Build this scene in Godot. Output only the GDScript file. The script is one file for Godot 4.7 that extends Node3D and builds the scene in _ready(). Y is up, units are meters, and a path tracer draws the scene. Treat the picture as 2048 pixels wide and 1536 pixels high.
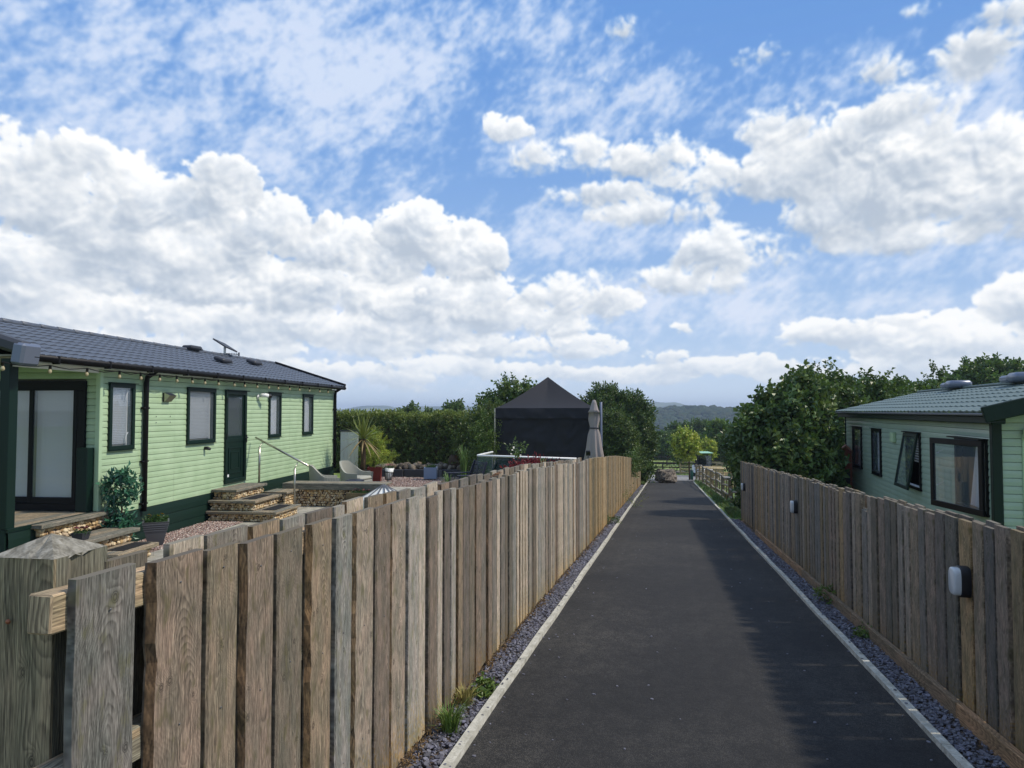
extends Node3D
# Lane between two board fences on a holiday park: x to the right, y up, the lane runs towards -z and falls by K per metre.
const F := 1420.0            # the photograph's focal length in its own pixels (2048 wide)
const YAW := 0.2143093
const PITCH := 0.0380098
const EYE := Vector3(0, 1.5, 0)
const K := 0.058957
const PATIO := -0.55
var cam_basis := Basis.from_euler(Vector3(PITCH, YAW, 0))
var rng := RandomNumberGenerator.new()
var taken := {}
var M := {}
var T := {}

# ---------- photo pixels to directions and places ----------
func ray(u: float, v: float) -> Vector3:
	return cam_basis * Vector3((u - 1024.0) / F, (768.0 - v) / F, -1.0)
func on_y(u: float, v: float, y: float) -> Vector3:
	var d := ray(u, v)
	return EYE + d * ((y - EYE.y) / d.y)
func at_depth(u: float, v: float, depth: float) -> Vector3:
	return EYE + ray(u, v) * depth
func lane_y(s: float) -> float:
	return -K * s if s < 42.0 else -K * 42.0 - 0.066 * (minf(s, 62.0) - 42.0) - 0.034 * (clampf(s, 62.0, 130.0) - 62.0)
func foot(u: float, depth: float) -> Vector3:      # the place on the ground under a pixel column at that depth
	var p := at_depth(u, 822.0, depth)
	return Vector3(p.x, ground_y(p.x, -p.z), p.z)

# ---------- mesh building ----------
class MB:
	var v := PackedVector3Array()
	var t := PackedVector2Array()
	var c := PackedColorArray()
	var col := Color(1, 1, 1)
	var uo := Vector2.ZERO
	func tri(a: Vector3, b: Vector3, d: Vector3, ta := Vector2.ZERO, tb := Vector2.ZERO, td := Vector2.ZERO) -> void:
		v.append(a); v.append(b); v.append(d)
		t.append(ta); t.append(tb); t.append(td)
		c.append(col); c.append(col); c.append(col)
	func quad(a: Vector3, b: Vector3, d: Vector3, e: Vector3, ta := Vector2(0, 0), tb := Vector2(1, 0), td := Vector2(1, 1), te := Vector2(0, 1)) -> void:
		tri(a, b, d, ta, tb, td)
		tri(a, d, e, ta, td, te)
	# a quad turned so that its front looks away from the point m
	func out(a: Vector3, b: Vector3, d: Vector3, e: Vector3, m: Vector3, ta := Vector2(0, 0), tb := Vector2(1, 0), td := Vector2(1, 1), te := Vector2(0, 1)) -> void:
		if (d - a).cross(b - a).dot((a + b + d + e) * 0.25 - m) >= 0.0:
			quad(a, b, d, e, ta, tb, td, te)
		else:
			quad(a, e, d, b, ta, te, td, tb)
	func out3(a: Vector3, b: Vector3, d: Vector3, m: Vector3) -> void:
		if (d - a).cross(b - a).dot((a + b + d) / 3.0 - m) >= 0.0:
			tri(a, b, d)
		else:
			tri(a, d, b)
	func box(p: Vector3, s: Vector3, b := Basis.IDENTITY, ch := 0.0) -> void:
		var h := s * 0.5
		var la := s.max_axis_index()
		for k in 3:
			var i := (k + 1) % 3
			var j := (k + 2) % 3
			var ua := i
			var va := j
			if i == la:
				ua = j
				va = i
			for sg in [-1.0, 1.0]:
				var q := []
				var w := []
				for e in [[-1.0, -1.0], [1.0, -1.0], [1.0, 1.0], [-1.0, 1.0]]:
					var l := Vector3.ZERO
					l[k] = h[k] * sg
					l[i] = (h[i] - ch) * e[0]
					l[j] = (h[j] - ch) * e[1]
					q.append(p + b * l)
					w.append(Vector2(l[ua], l[va]) + uo)
				out(q[0], q[1], q[2], q[3], p, w[0], w[1], w[2], w[3])
		if ch > 0.0:
			for k in 3:
				var i := (k + 1) % 3
				var j := (k + 2) % 3
				for a in [-1.0, 1.0]:
					for d in [-1.0, 1.0]:
						var q := []
						var w := []
						for e in [[0, -1.0], [0, 1.0], [1, 1.0], [1, -1.0]]:
							var l := Vector3.ZERO
							l[i] = (h[i] if e[0] == 0 else h[i] - ch) * a
							l[j] = (h[j] - ch if e[0] == 0 else h[j]) * d
							l[k] = (h[k] - ch) * e[1]
							q.append(p + b * l)
							w.append(Vector2(l[i], l[k]) + uo)
						out(q[0], q[1], q[2], q[3], p, w[0], w[1], w[2], w[3])
			for a in [-1.0, 1.0]:
				for d in [-1.0, 1.0]:
					for e in [-1.0, 1.0]:
						out3(p + b * Vector3(h.x * a, (h.y - ch) * d, (h.z - ch) * e), p + b * Vector3((h.x - ch) * a, h.y * d, (h.z - ch) * e), p + b * Vector3((h.x - ch) * a, (h.y - ch) * d, h.z * e), p)
	# a box from corner to corner
	func span(a: Vector3, b: Vector3, ch := 0.0) -> void:
		box((a + b) * 0.5, (b - a).abs(), Basis.IDENTITY, ch)
	# a bar from a to b of width w (sideways) and height h
	func bar(a: Vector3, b: Vector3, w: float, h: float, ch := 0.0, up := Vector3.UP) -> void:
		var z := (b - a).normalized()
		var x := up.cross(z).normalized()
		box((a + b) * 0.5, Vector3(w, h, (b - a).length()), Basis(x, z.cross(x), z), ch)
	func tube(p: PackedVector3Array, r: PackedFloat32Array, n := 8, caps := true) -> void:
		var rings := []
		var x := Vector3.ZERO
		for i in p.size():
			var z := (p[mini(i + 1, p.size() - 1)] - p[maxi(i - 1, 0)]).normalized()
			if x == Vector3.ZERO:
				x = (Vector3.RIGHT if absf(z.x) < 0.8 else Vector3.UP)
			x = (x - z * x.dot(z)).normalized()
			var y := z.cross(x)
			var ring := PackedVector3Array()
			for k in n:
				var a := TAU * k / n
				ring.append(p[i] + (x * cos(a) + y * sin(a)) * r[mini(i, r.size() - 1)])
			rings.append(ring)
		var run := 0.0
		for i in p.size() - 1:
			var m := (p[i] + p[i + 1]) * 0.5
			var nx := run + p[i].distance_to(p[i + 1])
			for k in n:
				var l := (k + 1) % n
				out(rings[i][k], rings[i][l], rings[i + 1][l], rings[i + 1][k], m, Vector2(k * 0.02, run), Vector2(k * 0.02 + 0.02, run), Vector2(k * 0.02 + 0.02, nx), Vector2(k * 0.02, nx))
			run = nx
		if caps:
			for e in [0, p.size() - 1]:
				var m: Vector3 = p[1] if e == 0 else p[e - 1]
				for k in range(1, n - 1):
					out3(rings[e][0], rings[e][k], rings[e][k + 1], m)
	func rod(a: Vector3, b: Vector3, r: float, n := 8) -> void:
		tube(PackedVector3Array([a, b]), PackedFloat32Array([r, r]), n)
	# profile of (radius, height) turned about y
	func lathe(p: Vector3, prof: Array, n := 16, squash := Vector3.ONE) -> void:
		for i in prof.size() - 1:
			for k in n:
				var a := TAU * k / n
				var b := TAU * (k + 1) / n
				var q := []
				for e in [[i, a], [i, b], [i + 1, b], [i + 1, a]]:
					var f: Vector2 = prof[e[0]]
					q.append(p + Vector3(cos(e[1]) * f.x, f.y, sin(e[1]) * f.x) * squash)
				var w: float = (prof[i].y + prof[i + 1].y) * 0.5
				var m := p + Vector3(0, w, 0) * squash
				if prof[i].x < 1e-5:
					out3(q[0], q[2], q[3], m - Vector3(0, prof[i + 1].y - prof[i].y, 0))
				elif prof[i + 1].x < 1e-5:
					out3(q[0], q[1], q[2], m - Vector3(0, prof[i + 1].y - prof[i].y, 0))
				else:
					out(q[0], q[1], q[2], q[3], m, Vector2(a, prof[i].y), Vector2(b, prof[i].y), Vector2(b, prof[i + 1].y), Vector2(a, prof[i + 1].y))
	func mesh(smooth := false) -> ArrayMesh:
		if smooth:
			var st := SurfaceTool.new()
			st.begin(Mesh.PRIMITIVE_TRIANGLES)
			for i in v.size():
				st.set_color(c[i]); st.set_uv(t[i])
				st.add_vertex(v[i])
			st.generate_normals()
			st.index()
			return st.commit()
		var a := []
		a.resize(Mesh.ARRAY_MAX)
		a[Mesh.ARRAY_VERTEX] = v
		a[Mesh.ARRAY_TEX_UV] = t
		a[Mesh.ARRAY_COLOR] = c
		var m := ArrayMesh.new()
		m.add_surface_from_arrays(Mesh.PRIMITIVE_TRIANGLES, a)
		return m

# ---------- scene tree ----------
func numbered(called: String) -> String:
	taken[called] = taken.get(called, -1) + 1
	return called if taken[called] == 0 else "%s_%03d" % [called, taken[called]]
func tag(o: Node, label: String, category: String, group := "") -> Node:
	o.set_meta("label", label); o.set_meta("category", category)
	if group: o.set_meta("group", group)
	return o
func thing(called: String, label: String, category: String, at := Vector3.ZERO, turn := 0.0, group := "") -> Node3D:
	var o := Node3D.new()
	o.name = numbered(called)
	add_child(o)
	o.position = at
	o.rotation.y = turn
	tag(o, label, category, group)
	return o
func part(parent: Node, called: String, mesh: Mesh, m: Material, at := Transform3D.IDENTITY) -> MeshInstance3D:
	var o := MeshInstance3D.new()
	o.name = called
	o.mesh = mesh
	o.material_override = m
	o.transform = at
	parent.add_child(o, true)
	return o
func setting(called: String, mesh: Mesh, m: Material, at := Transform3D.IDENTITY) -> MeshInstance3D:
	var o := part(self, numbered(called), mesh, m, at)
	o.set_meta("kind", "structure")
	return o
func copies(parent: Node, called: String, mesh: Mesh, m: Material, where: Array, colors: Array) -> MultiMeshInstance3D:
	var mm := MultiMesh.new()
	mm.transform_format = MultiMesh.TRANSFORM_3D
	mm.use_colors = true
	mm.mesh = mesh
	mm.instance_count = where.size()
	for i in where.size():
		mm.set_instance_transform(i, where[i])
		mm.set_instance_color(i, colors[i % colors.size()])
	var o := MultiMeshInstance3D.new()
	o.name = called
	o.multimesh = mm
	o.material_override = m
	parent.add_child(o, true)
	o.set_meta("kind", "stuff")
	return o
func stuff(o: Node) -> Node:
	o.set_meta("kind", "stuff")
	return o
func rnd(a: float, b: float) -> float:
	return rng.randf_range(a, b)
func lin(r: float, g: float, b: float) -> Color:      # an sRGB colour (0-255) as linear values
	return Color(r / 255.0, g / 255.0, b / 255.0).srgb_to_linear()
func any_basis(scale := 1.0) -> Basis:
	return Basis(Vector3(rnd(-1, 1), rnd(-1, 1), rnd(-1, 1) + 0.01).normalized(), rnd(0, TAU)).scaled(Vector3.ONE * scale)
func toward(n: Vector3, spin: float, scale: float) -> Basis:     # y along n
	var y := n.normalized()
	var x := y.cross(Vector3(0.31, 0.22, 0.92)).normalized()
	return (Basis(x, y, x.cross(y)) * Basis(Vector3.UP, spin)).scaled_local(Vector3.ONE * scale)

# ---------- materials and computed textures ----------
func noise(seed_: int, freq: float, oct := 4, type := FastNoiseLite.TYPE_SIMPLEX_SMOOTH) -> FastNoiseLite:
	var n := FastNoiseLite.new()
	n.seed = seed_; n.frequency = freq; n.noise_type = type
	n.fractal_type = FastNoiseLite.FRACTAL_FBM
	n.fractal_octaves = oct
	return n
func tex(im: Image) -> ImageTexture:
	return ImageTexture.create_from_image(im)
func mat(called: String, c: Color, rough := 0.6, metal := 0.0) -> StandardMaterial3D:
	var m := StandardMaterial3D.new()
	m.resource_name = called
	m.albedo_color = c
	m.roughness = rough
	m.metallic = metal
	M[called] = m
	return m
func c8(r: float, g: float, b: float) -> Color:
	return Color(r / 255.0, g / 255.0, b / 255.0)
# speckled grey-scale texture out of seamless noises: list of [seed, frequency, octaves, weight]
func blend_noise(size: int, layers: Array, lo: Color, hi: Color, gain := 1.0) -> Image:
	var ims := []
	for l in layers:
		var im := noise(l[0], l[1], l[2], l[4] if l.size() > 4 else FastNoiseLite.TYPE_SIMPLEX_SMOOTH).get_seamless_image(size, size)
		im.convert(Image.FORMAT_L8)
		ims.append([im.get_data(), l[3]])
	var d := PackedByteArray()
	d.resize(size * size * 3)
	for i in size * size:
		var x := 0.0
		for e in ims:
			x += (e[0][i] / 255.0 - 0.5) * e[1]
		x = clampf(0.5 + x * gain, 0.0, 1.0)
		d[i * 3] = int(255.0 * lerpf(lo.r, hi.r, x))
		d[i * 3 + 1] = int(255.0 * lerpf(lo.g, hi.g, x))
		d[i * 3 + 2] = int(255.0 * lerpf(lo.b, hi.b, x))
	return Image.create_from_data(size, size, false, Image.FORMAT_RGB8, d)
func surf(called: String, im: Image, scale: float, rough := 0.8, relief := 0.0, world := true, tint := Color.WHITE) -> StandardMaterial3D:
	var m := mat(called, tint, rough)
	m.albedo_texture = tex(im)
	m.uv1_triplanar = true
	m.uv1_world_triplanar = world
	m.uv1_scale = Vector3.ONE * scale
	if relief > 0.0:
		m.heightmap_enabled = true
		m.heightmap_texture = m.albedo_texture
		m.heightmap_scale = relief
	return m

# flat-sawn weathered boards side by side: cathedral grain round knots; returns [colour, height]
func wood(w: int, h: int, strips: int, seed_: int, stained: bool) -> Array:
	var n1 := noise(seed_, 1.0, 3)
	var n2 := noise(seed_ + 1, 1.0, 4)
	var n3 := noise(seed_ + 2, 1.0, 3)
	var r := RandomNumberGenerator.new()
	r.seed = seed_
	var col := PackedByteArray()
	col.resize(w * h * 3)
	var hei := PackedByteArray()
	hei.resize(w * h)
	var sw := w / strips
	for st in strips:
		var pith := r.randf_range(0.3, 0.7)
		var deep := r.randf_range(0.10, 0.34)
		var rings := r.randf_range(30.0, 48.0)
		var tone := r.randf_range(0.86, 1.1)
		var warm := r.randf_range(-0.02, 0.06)
		var knots := []
		for k in r.randi_range(2, 6):
			knots.append([r.randf_range(0.12, 0.88), r.randf_range(0.05, 0.95) * 8.0, r.randf_range(0.035, 0.075), r.randf_range(0.25, 0.6)])
		for y in h:
			var fy := 8.0 * y / h        # length in board widths
			var sway := n1.get_noise_2d(st * 31.7, fy * 0.22) * 0.26
			var depth := deep + n1.get_noise_2d(st * 17.3 + 5.0, fy * 0.16) * 0.34
			for x in sw:
				var fx := (x + 0.5) / sw
				var a := fx - pith - sway
				var d := sqrt(a * a + depth * depth)
				var knot := 0.0
				for q in knots:
					var dx: float = fx - q[0]
					var dy: float = (fy - q[1]) * 0.62
					var rr := dx * dx + dy * dy
					if rr < q[2] * 12.0 * q[2]:
						var e := exp(-rr / (q[2] * q[2] * 2.6))
						d += q[3] * 0.22 * e
						if rr < q[2] * q[2] * 0.8:
							knot = maxf(knot, 1.0 - rr / (q[2] * q[2] * 0.8))
				var ph := d * rings + n2.get_noise_2d(fx * 3.0 + st * 9.0, fy * 0.35) * 0.8
				var f := ph - floorf(ph)
				var ring := f * f * (1.0 if f < 0.86 else (1.0 - f) / 0.14)        # late wood rises slowly and ends sharply
				var streak := n2.get_noise_2d(x * 0.33 + st * 400.0, y * 0.008)
				var fine := n3.get_noise_2d(x * 0.9 + st * 700.0, y * 0.035)
				var patch := n1.get_noise_2d(x * 0.02 + st * 60.0, y * 0.007 + 40.0)
				var val := 0.60 - 0.36 * ring + 0.34 * streak + 0.34 * fine + 0.14 * patch
				if knot > 0.0:
					val = lerpf(val, 0.30 + 0.25 * sin(knot * 14.0), minf(1.0, knot * 3.0))
				val = clampf(val, 0.0, 1.0)
				var R := lerpf(78.0, 236.0, val) * tone
				var G := lerpf(73.0, 229.0, val) * tone
				var B := lerpf(66.0, 213.0, val) * tone
				R *= 1.0 + warm + 0.05 * patch
				B *= 1.0 - warm
				if stained:
					# soil and algae splashed on the foot of the board, in flecks with an outline
					var foot_ := float(y) / h
					var s := n3.get_noise_2d(x * 0.11 + st * 90.0, y * 0.05) + 0.6 * streak + (foot_ - 0.90) * 4.0
					if s > 0.12:
						var e := minf(1.0, (s - 0.12) * 3.2) * 0.75
						R = lerpf(R, R * 0.98 + 12.0, e)
						G = lerpf(G, G * 0.90 + 6.0, e)
						B = lerpf(B, B * 0.62, e)
					var g := n1.get_noise_2d(x * 0.035 + st * 30.0 + 300.0, y * 0.012) + 0.4 * fine
					if g > 0.30:
						var e := minf(1.0, (g - 0.30) * 3.0) * 0.5
						R = lerpf(R, 112.0, e)
						G = lerpf(G, 110.0, e)
						B = lerpf(B, 70.0, e)
				var i := y * w + st * sw + x
				col[i * 3] = int(clampf(R, 0, 255))
				col[i * 3 + 1] = int(clampf(G, 0, 255))
				col[i * 3 + 2] = int(clampf(B, 0, 255))
				hei[i] = int(clampf(140.0 - 90.0 * ring * (1.0 - knot) + 70.0 * fine + 30.0 * streak, 0, 255))
	return [Image.create_from_data(w, h, false, Image.FORMAT_RGB8, col), Image.create_from_data(w, h, false, Image.FORMAT_L8, hei)]

func wood_mat(called: String, pair: Array, tint: Color, su: float, sv: float, relief := 0.12) -> StandardMaterial3D:
	var m := mat(called, tint, 0.85)
	m.albedo_texture = pair[0]
	m.heightmap_enabled = true
	m.heightmap_texture = pair[1]
	m.heightmap_scale = relief
	m.uv1_scale = Vector3(su, sv, 1)
	m.vertex_color_use_as_albedo = true
	return m
func leaf_mat(called: String, rough := 0.5, through := 0.62) -> StandardMaterial3D:
	var m := mat(called, Color.WHITE, rough)
	m.vertex_color_use_as_albedo = true
	m.backlight_enabled = true
	m.backlight = Color(through, through, through * 0.75)
	m.cull_mode = BaseMaterial3D.CULL_DISABLED
	return m
func pane_mat(called: String, alpha: float, c := Color(0.55, 0.62, 0.65)) -> StandardMaterial3D:
	var m := mat(called, Color(c.r, c.g, c.b, alpha), 0.02)
	m.transparency = BaseMaterial3D.TRANSPARENCY_ALPHA
	m.metallic_specular = 0.9
	return m

func make_materials() -> void:
	var a := wood(576, 800, 6, 11, true)
	var boards := [tex(a[0]), tex(a[1])]
	var b := wood(256, 640, 2, 29, false)
	var timber := [tex(b[0]), tex(b[1])]
	T.boards = boards
	var tints := [Color(0.78, 0.78, 0.78), Color(0.68, 0.66, 0.65), Color(0.98, 0.99, 1.0), Color(0.72, 0.70, 0.66), Color(0.93, 0.94, 0.94)]
	for i in tints.size():
		wood_mat("board%d" % i, boards, tints[i], 1, 1)
	var warm := [Color(0.88, 0.83, 0.69), Color(0.82, 0.77, 0.63), Color(0.94, 0.90, 0.78), Color(0.80, 0.74, 0.61), Color(0.88, 0.85, 0.77)]
	for i in warm.size():
		wood_mat("newer%d" % i, boards, warm[i], 1, 1)
	wood_mat("rail", timber, Color(0.90, 0.87, 0.80), 2.2, 0.6)
	wood_mat("post", timber, Color(0.74, 0.74, 0.68), 2.6, 0.55, 0.16)
	wood_mat("tread", timber, Color(0.80, 0.80, 0.76), 2.2, 0.6, 0.06)
	wood_mat("gravel_board", timber, Color(0.84, 0.74, 0.62), 2.0, 0.5, 0.05)
	wood_mat("paddock", timber, Color(0.30, 0.27, 0.24), 2.0, 0.6)
	wood_mat("pale_rail", timber, Color(1.0, 0.98, 0.92), 2.0, 0.6)
	wood_mat("picnic", timber, Color(1.0, 0.96, 0.78), 2.0, 0.6)
	wood_mat("planter_wood", timber, Color(0.62, 0.60, 0.48), 2.0, 0.6)
	wood_mat("bark", timber, Color(0.45, 0.39, 0.32), 5.0, 2.0, 0.8)
	wood_mat("log", timber, Color(0.52, 0.40, 0.26), 3.0, 1.4, 0.5)
	surf("weathered_end", blend_noise(256, [[58, 0.05, 4, 1.3], [59, 0.2, 3, 0.9]], c8(88, 84, 72), c8(158, 154, 142), 1.1), 2.2, 0.9, 0.5, false)
	# ground
	surf("asphalt", blend_noise(512, [[3, 0.21, 2, 1.5], [4, 0.055, 3, 0.6], [5, 0.012, 2, 0.35], [8, 0.35, 1, 0.6, FastNoiseLite.TYPE_CELLULAR]], c8(12, 12, 11), c8(81, 78, 73), 1.3), 1.05, 0.86, 0.35)
	var coarse := blend_noise(256, [[6, 0.010, 5, 1.6], [7, 0.03, 3, 0.7]], c8(150, 150, 154), c8(255, 254, 250), 1.1)
	M.asphalt.detail_enabled = true
	M.asphalt.detail_blend_mode = BaseMaterial3D.BLEND_MODE_MUL
	M.asphalt.detail_albedo = tex(coarse)
	M.asphalt.detail_uv_layer = BaseMaterial3D.DETAIL_UV_2
	M.asphalt.uv2_triplanar = true
	M.asphalt.uv2_world_triplanar = true
	M.asphalt.uv2_scale = Vector3.ONE * 0.11
	surf("old_tarmac", blend_noise(256, [[13, 0.2, 2, 1.2], [14, 0.02, 4, 0.9]], c8(105, 104, 102), c8(158, 156, 152)), 0.8, 0.9, 0.2)
	surf("path_tar", blend_noise(256, [[17, 0.2, 2, 1.2], [18, 0.02, 4, 0.9]], c8(66, 68, 70), c8(104, 106, 106)), 0.8, 0.9, 0.2)
	surf("grass", blend_noise(512, [[23, 0.15, 3, 1.0], [24, 0.02, 4, 1.0]], c8(52, 78, 26), c8(118, 138, 58), 1.2), 0.35, 0.95, 1.2)
	surf("meadow", blend_noise(256, [[25, 0.1, 3, 0.8], [26, 0.02, 4, 1.0]], c8(88, 112, 48), c8(146, 158, 84), 1.2), 0.08, 0.95, 2.0)
	surf("soil", blend_noise(256, [[33, 0.12, 3, 1.2], [34, 0.02, 3, 0.8]], c8(48, 40, 34), c8(98, 84, 70)), 0.9, 0.95, 0.8)
	surf("pink_gravel", blend_noise(256, [[43, 0.14, 2, 1.0, FastNoiseLite.TYPE_CELLULAR], [44, 0.2, 2, 1.2]], c8(96, 78, 70), c8(164, 144, 132), 1.2), 1.6, 0.9, 0.8)
	surf("concrete", blend_noise(256, [[53, 0.2, 3, 0.7], [54, 0.02, 4, 1.1]], c8(142, 139, 126), c8(184, 180, 166)), 0.9, 0.85, 0.1)
	surf("edging", blend_noise(256, [[56, 0.15, 3, 0.8], [57, 0.02, 4, 1.1]], c8(158, 156, 142), c8(214, 212, 200)), 1.4, 0.8, 0.08)
	surf("field_far", blend_noise(256, [[63, 0.012, 3, 2.0, FastNoiseLite.TYPE_CELLULAR], [64, 0.04, 4, 0.7]], c8(48, 68, 46), c8(104, 116, 80), 1.0), 0.0025, 1.0)
	surf("wooded_far", blend_noise(256, [[65, 0.05, 3, 1.2], [66, 0.012, 3, 1.0]], c8(30, 46, 24), c8(66, 84, 42), 1.2), 0.006, 1.0)
	surf("rock", blend_noise(256, [[73, 0.05, 4, 1.5], [74, 0.2, 2, 0.7]], c8(80, 74, 66), c8(176, 168, 154), 1.1), 1.3, 0.9, 1.6, false)
	surf("boulder", blend_noise(256, [[75, 0.04, 4, 1.6], [76, 0.2, 2, 0.9]], c8(62, 54, 46), c8(168, 156, 140), 1.2), 0.9, 0.95, 3.0, false)
	# buildings
	surf("sage", blend_noise(256, [[83, 0.02, 4, 1.0], [84, 0.2, 2, 0.3]], c8(156, 182, 143), c8(176, 199, 162)), 0.4, 0.42)
	surf("grey_sage", blend_noise(256, [[85, 0.02, 4, 1.0], [86, 0.2, 2, 0.3]], c8(150, 172, 152), c8(164, 184, 164)), 0.4, 0.34)
	surf("roof_slate", blend_noise(256, [[87, 0.03, 4, 1.0], [88, 0.25, 2, 0.5]], c8(70, 77, 88), c8(90, 97, 108)), 0.8, 0.5, 0.05)
	surf("roof_green", blend_noise(256, [[89, 0.03, 4, 1.0], [90, 0.25, 2, 0.5]], c8(88, 104, 98), c8(112, 126, 120)), 0.8, 0.5, 0.05)
	mat("sage_trim", c8(172, 198, 160), 0.4)
	mat("dark_green", c8(13, 36, 29), 0.45)
	M.dark_green.metallic_specular = 0.35
	mat("skirt_green", c8(18, 42, 34), 0.55)
	M.skirt_green.metallic_specular = 0.35
	mat("frame_black", c8(11, 13, 14), 0.45)
	M.frame_black.metallic_specular = 0.3
	mat("gutter_black", c8(15, 15, 17), 0.5)
	M.gutter_black.metallic_specular = 0.35
	mat("fascia_white", c8(222, 224, 220), 0.5)
	mat("grey_metal", c8(112, 120, 136), 0.35, 0.3)
	mat("blind", c8(206, 212, 220), 0.6)
	mat("curtain", c8(226, 230, 238), 0.8)
	M.curtain.backlight_enabled = true
	M.curtain.backlight = Color(0.5, 0.5, 0.52)
	mat("room", c8(150, 146, 138), 0.9)
	mat("white", c8(232, 234, 232), 0.5)
	mat("black", c8(18, 18, 20), 0.5)
	mat("charcoal", c8(52, 54, 60), 0.55)
	mat("steel", c8(176, 172, 160), 0.28, 0.85)
	mat("copper", c8(150, 96, 70), 0.5, 0.6)
	mat("mat_black", c8(14, 14, 15), 0.95)
	mat("red_pot", c8(122, 40, 30), 0.45)
	mat("terracotta", c8(150, 84, 62), 0.8)
	mat("navy", c8(34, 38, 56), 0.5)
	mat("canvas_black", c8(24, 25, 31), 0.75)
	mat("canvas_grey", c8(150, 142, 138), 0.85)
	mat("wicker", c8(158, 158, 146), 0.75)
	mat("wicker_dark", c8(128, 128, 120), 0.75)
	mat("zinc", c8(92, 94, 98), 0.5, 0.25)
	mat("blue_stone", c8(126, 142, 166), 0.7)
	mat("shed_red", c8(142, 82, 66), 0.8)
	mat("shed_roof", c8(176, 122, 104), 0.8)
	mat("teal", c8(28, 84, 72), 0.5)
	mat("canopy_green", c8(150, 198, 170), 0.5)
	mat("bulb", c8(176, 164, 128), 0.08)
	mat("wire", c8(110, 112, 108), 0.5, 0.6)
	mat("sparrow", Color.WHITE, 0.9)
	M.sparrow.vertex_color_use_as_albedo = true
	mat("chip", Color.WHITE, 0.55)
	M.chip.vertex_color_use_as_albedo = true
	mat("pebble", Color.WHITE, 0.7)
	M.pebble.vertex_color_use_as_albedo = true
	pane_mat("glass", 0.12)
	pane_mat("glass_dark", 0.45, Color(0.08, 0.1, 0.1))
	pane_mat("glass_green", 0.3, Color(0.25, 0.38, 0.36))
	mat("lens", c8(196, 200, 200), 0.18)
	leaf_mat("leaf", 0.45)
	leaf_mat("leaf_gloss", 0.25, 0.3)
	leaf_mat("blade", 0.55, 0.5)
	mat("far_leaf", Color.WHITE, 1.0)
	M.far_leaf.vertex_color_use_as_albedo = true
	M.far_leaf.metallic_specular = 0.1
	mat("petal", Color.WHITE, 0.6)
	M.petal.vertex_color_use_as_albedo = true
	mat("twigs", c8(84, 78, 58), 1.0)

# ---------- sky, sun, camera ----------
func azel(u: float, v: float) -> Vector2:
	var d := ray(u, v).normalized()
	return Vector2(rad_to_deg(atan2(d.x, -d.z)), rad_to_deg(asin(d.y)))
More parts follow.
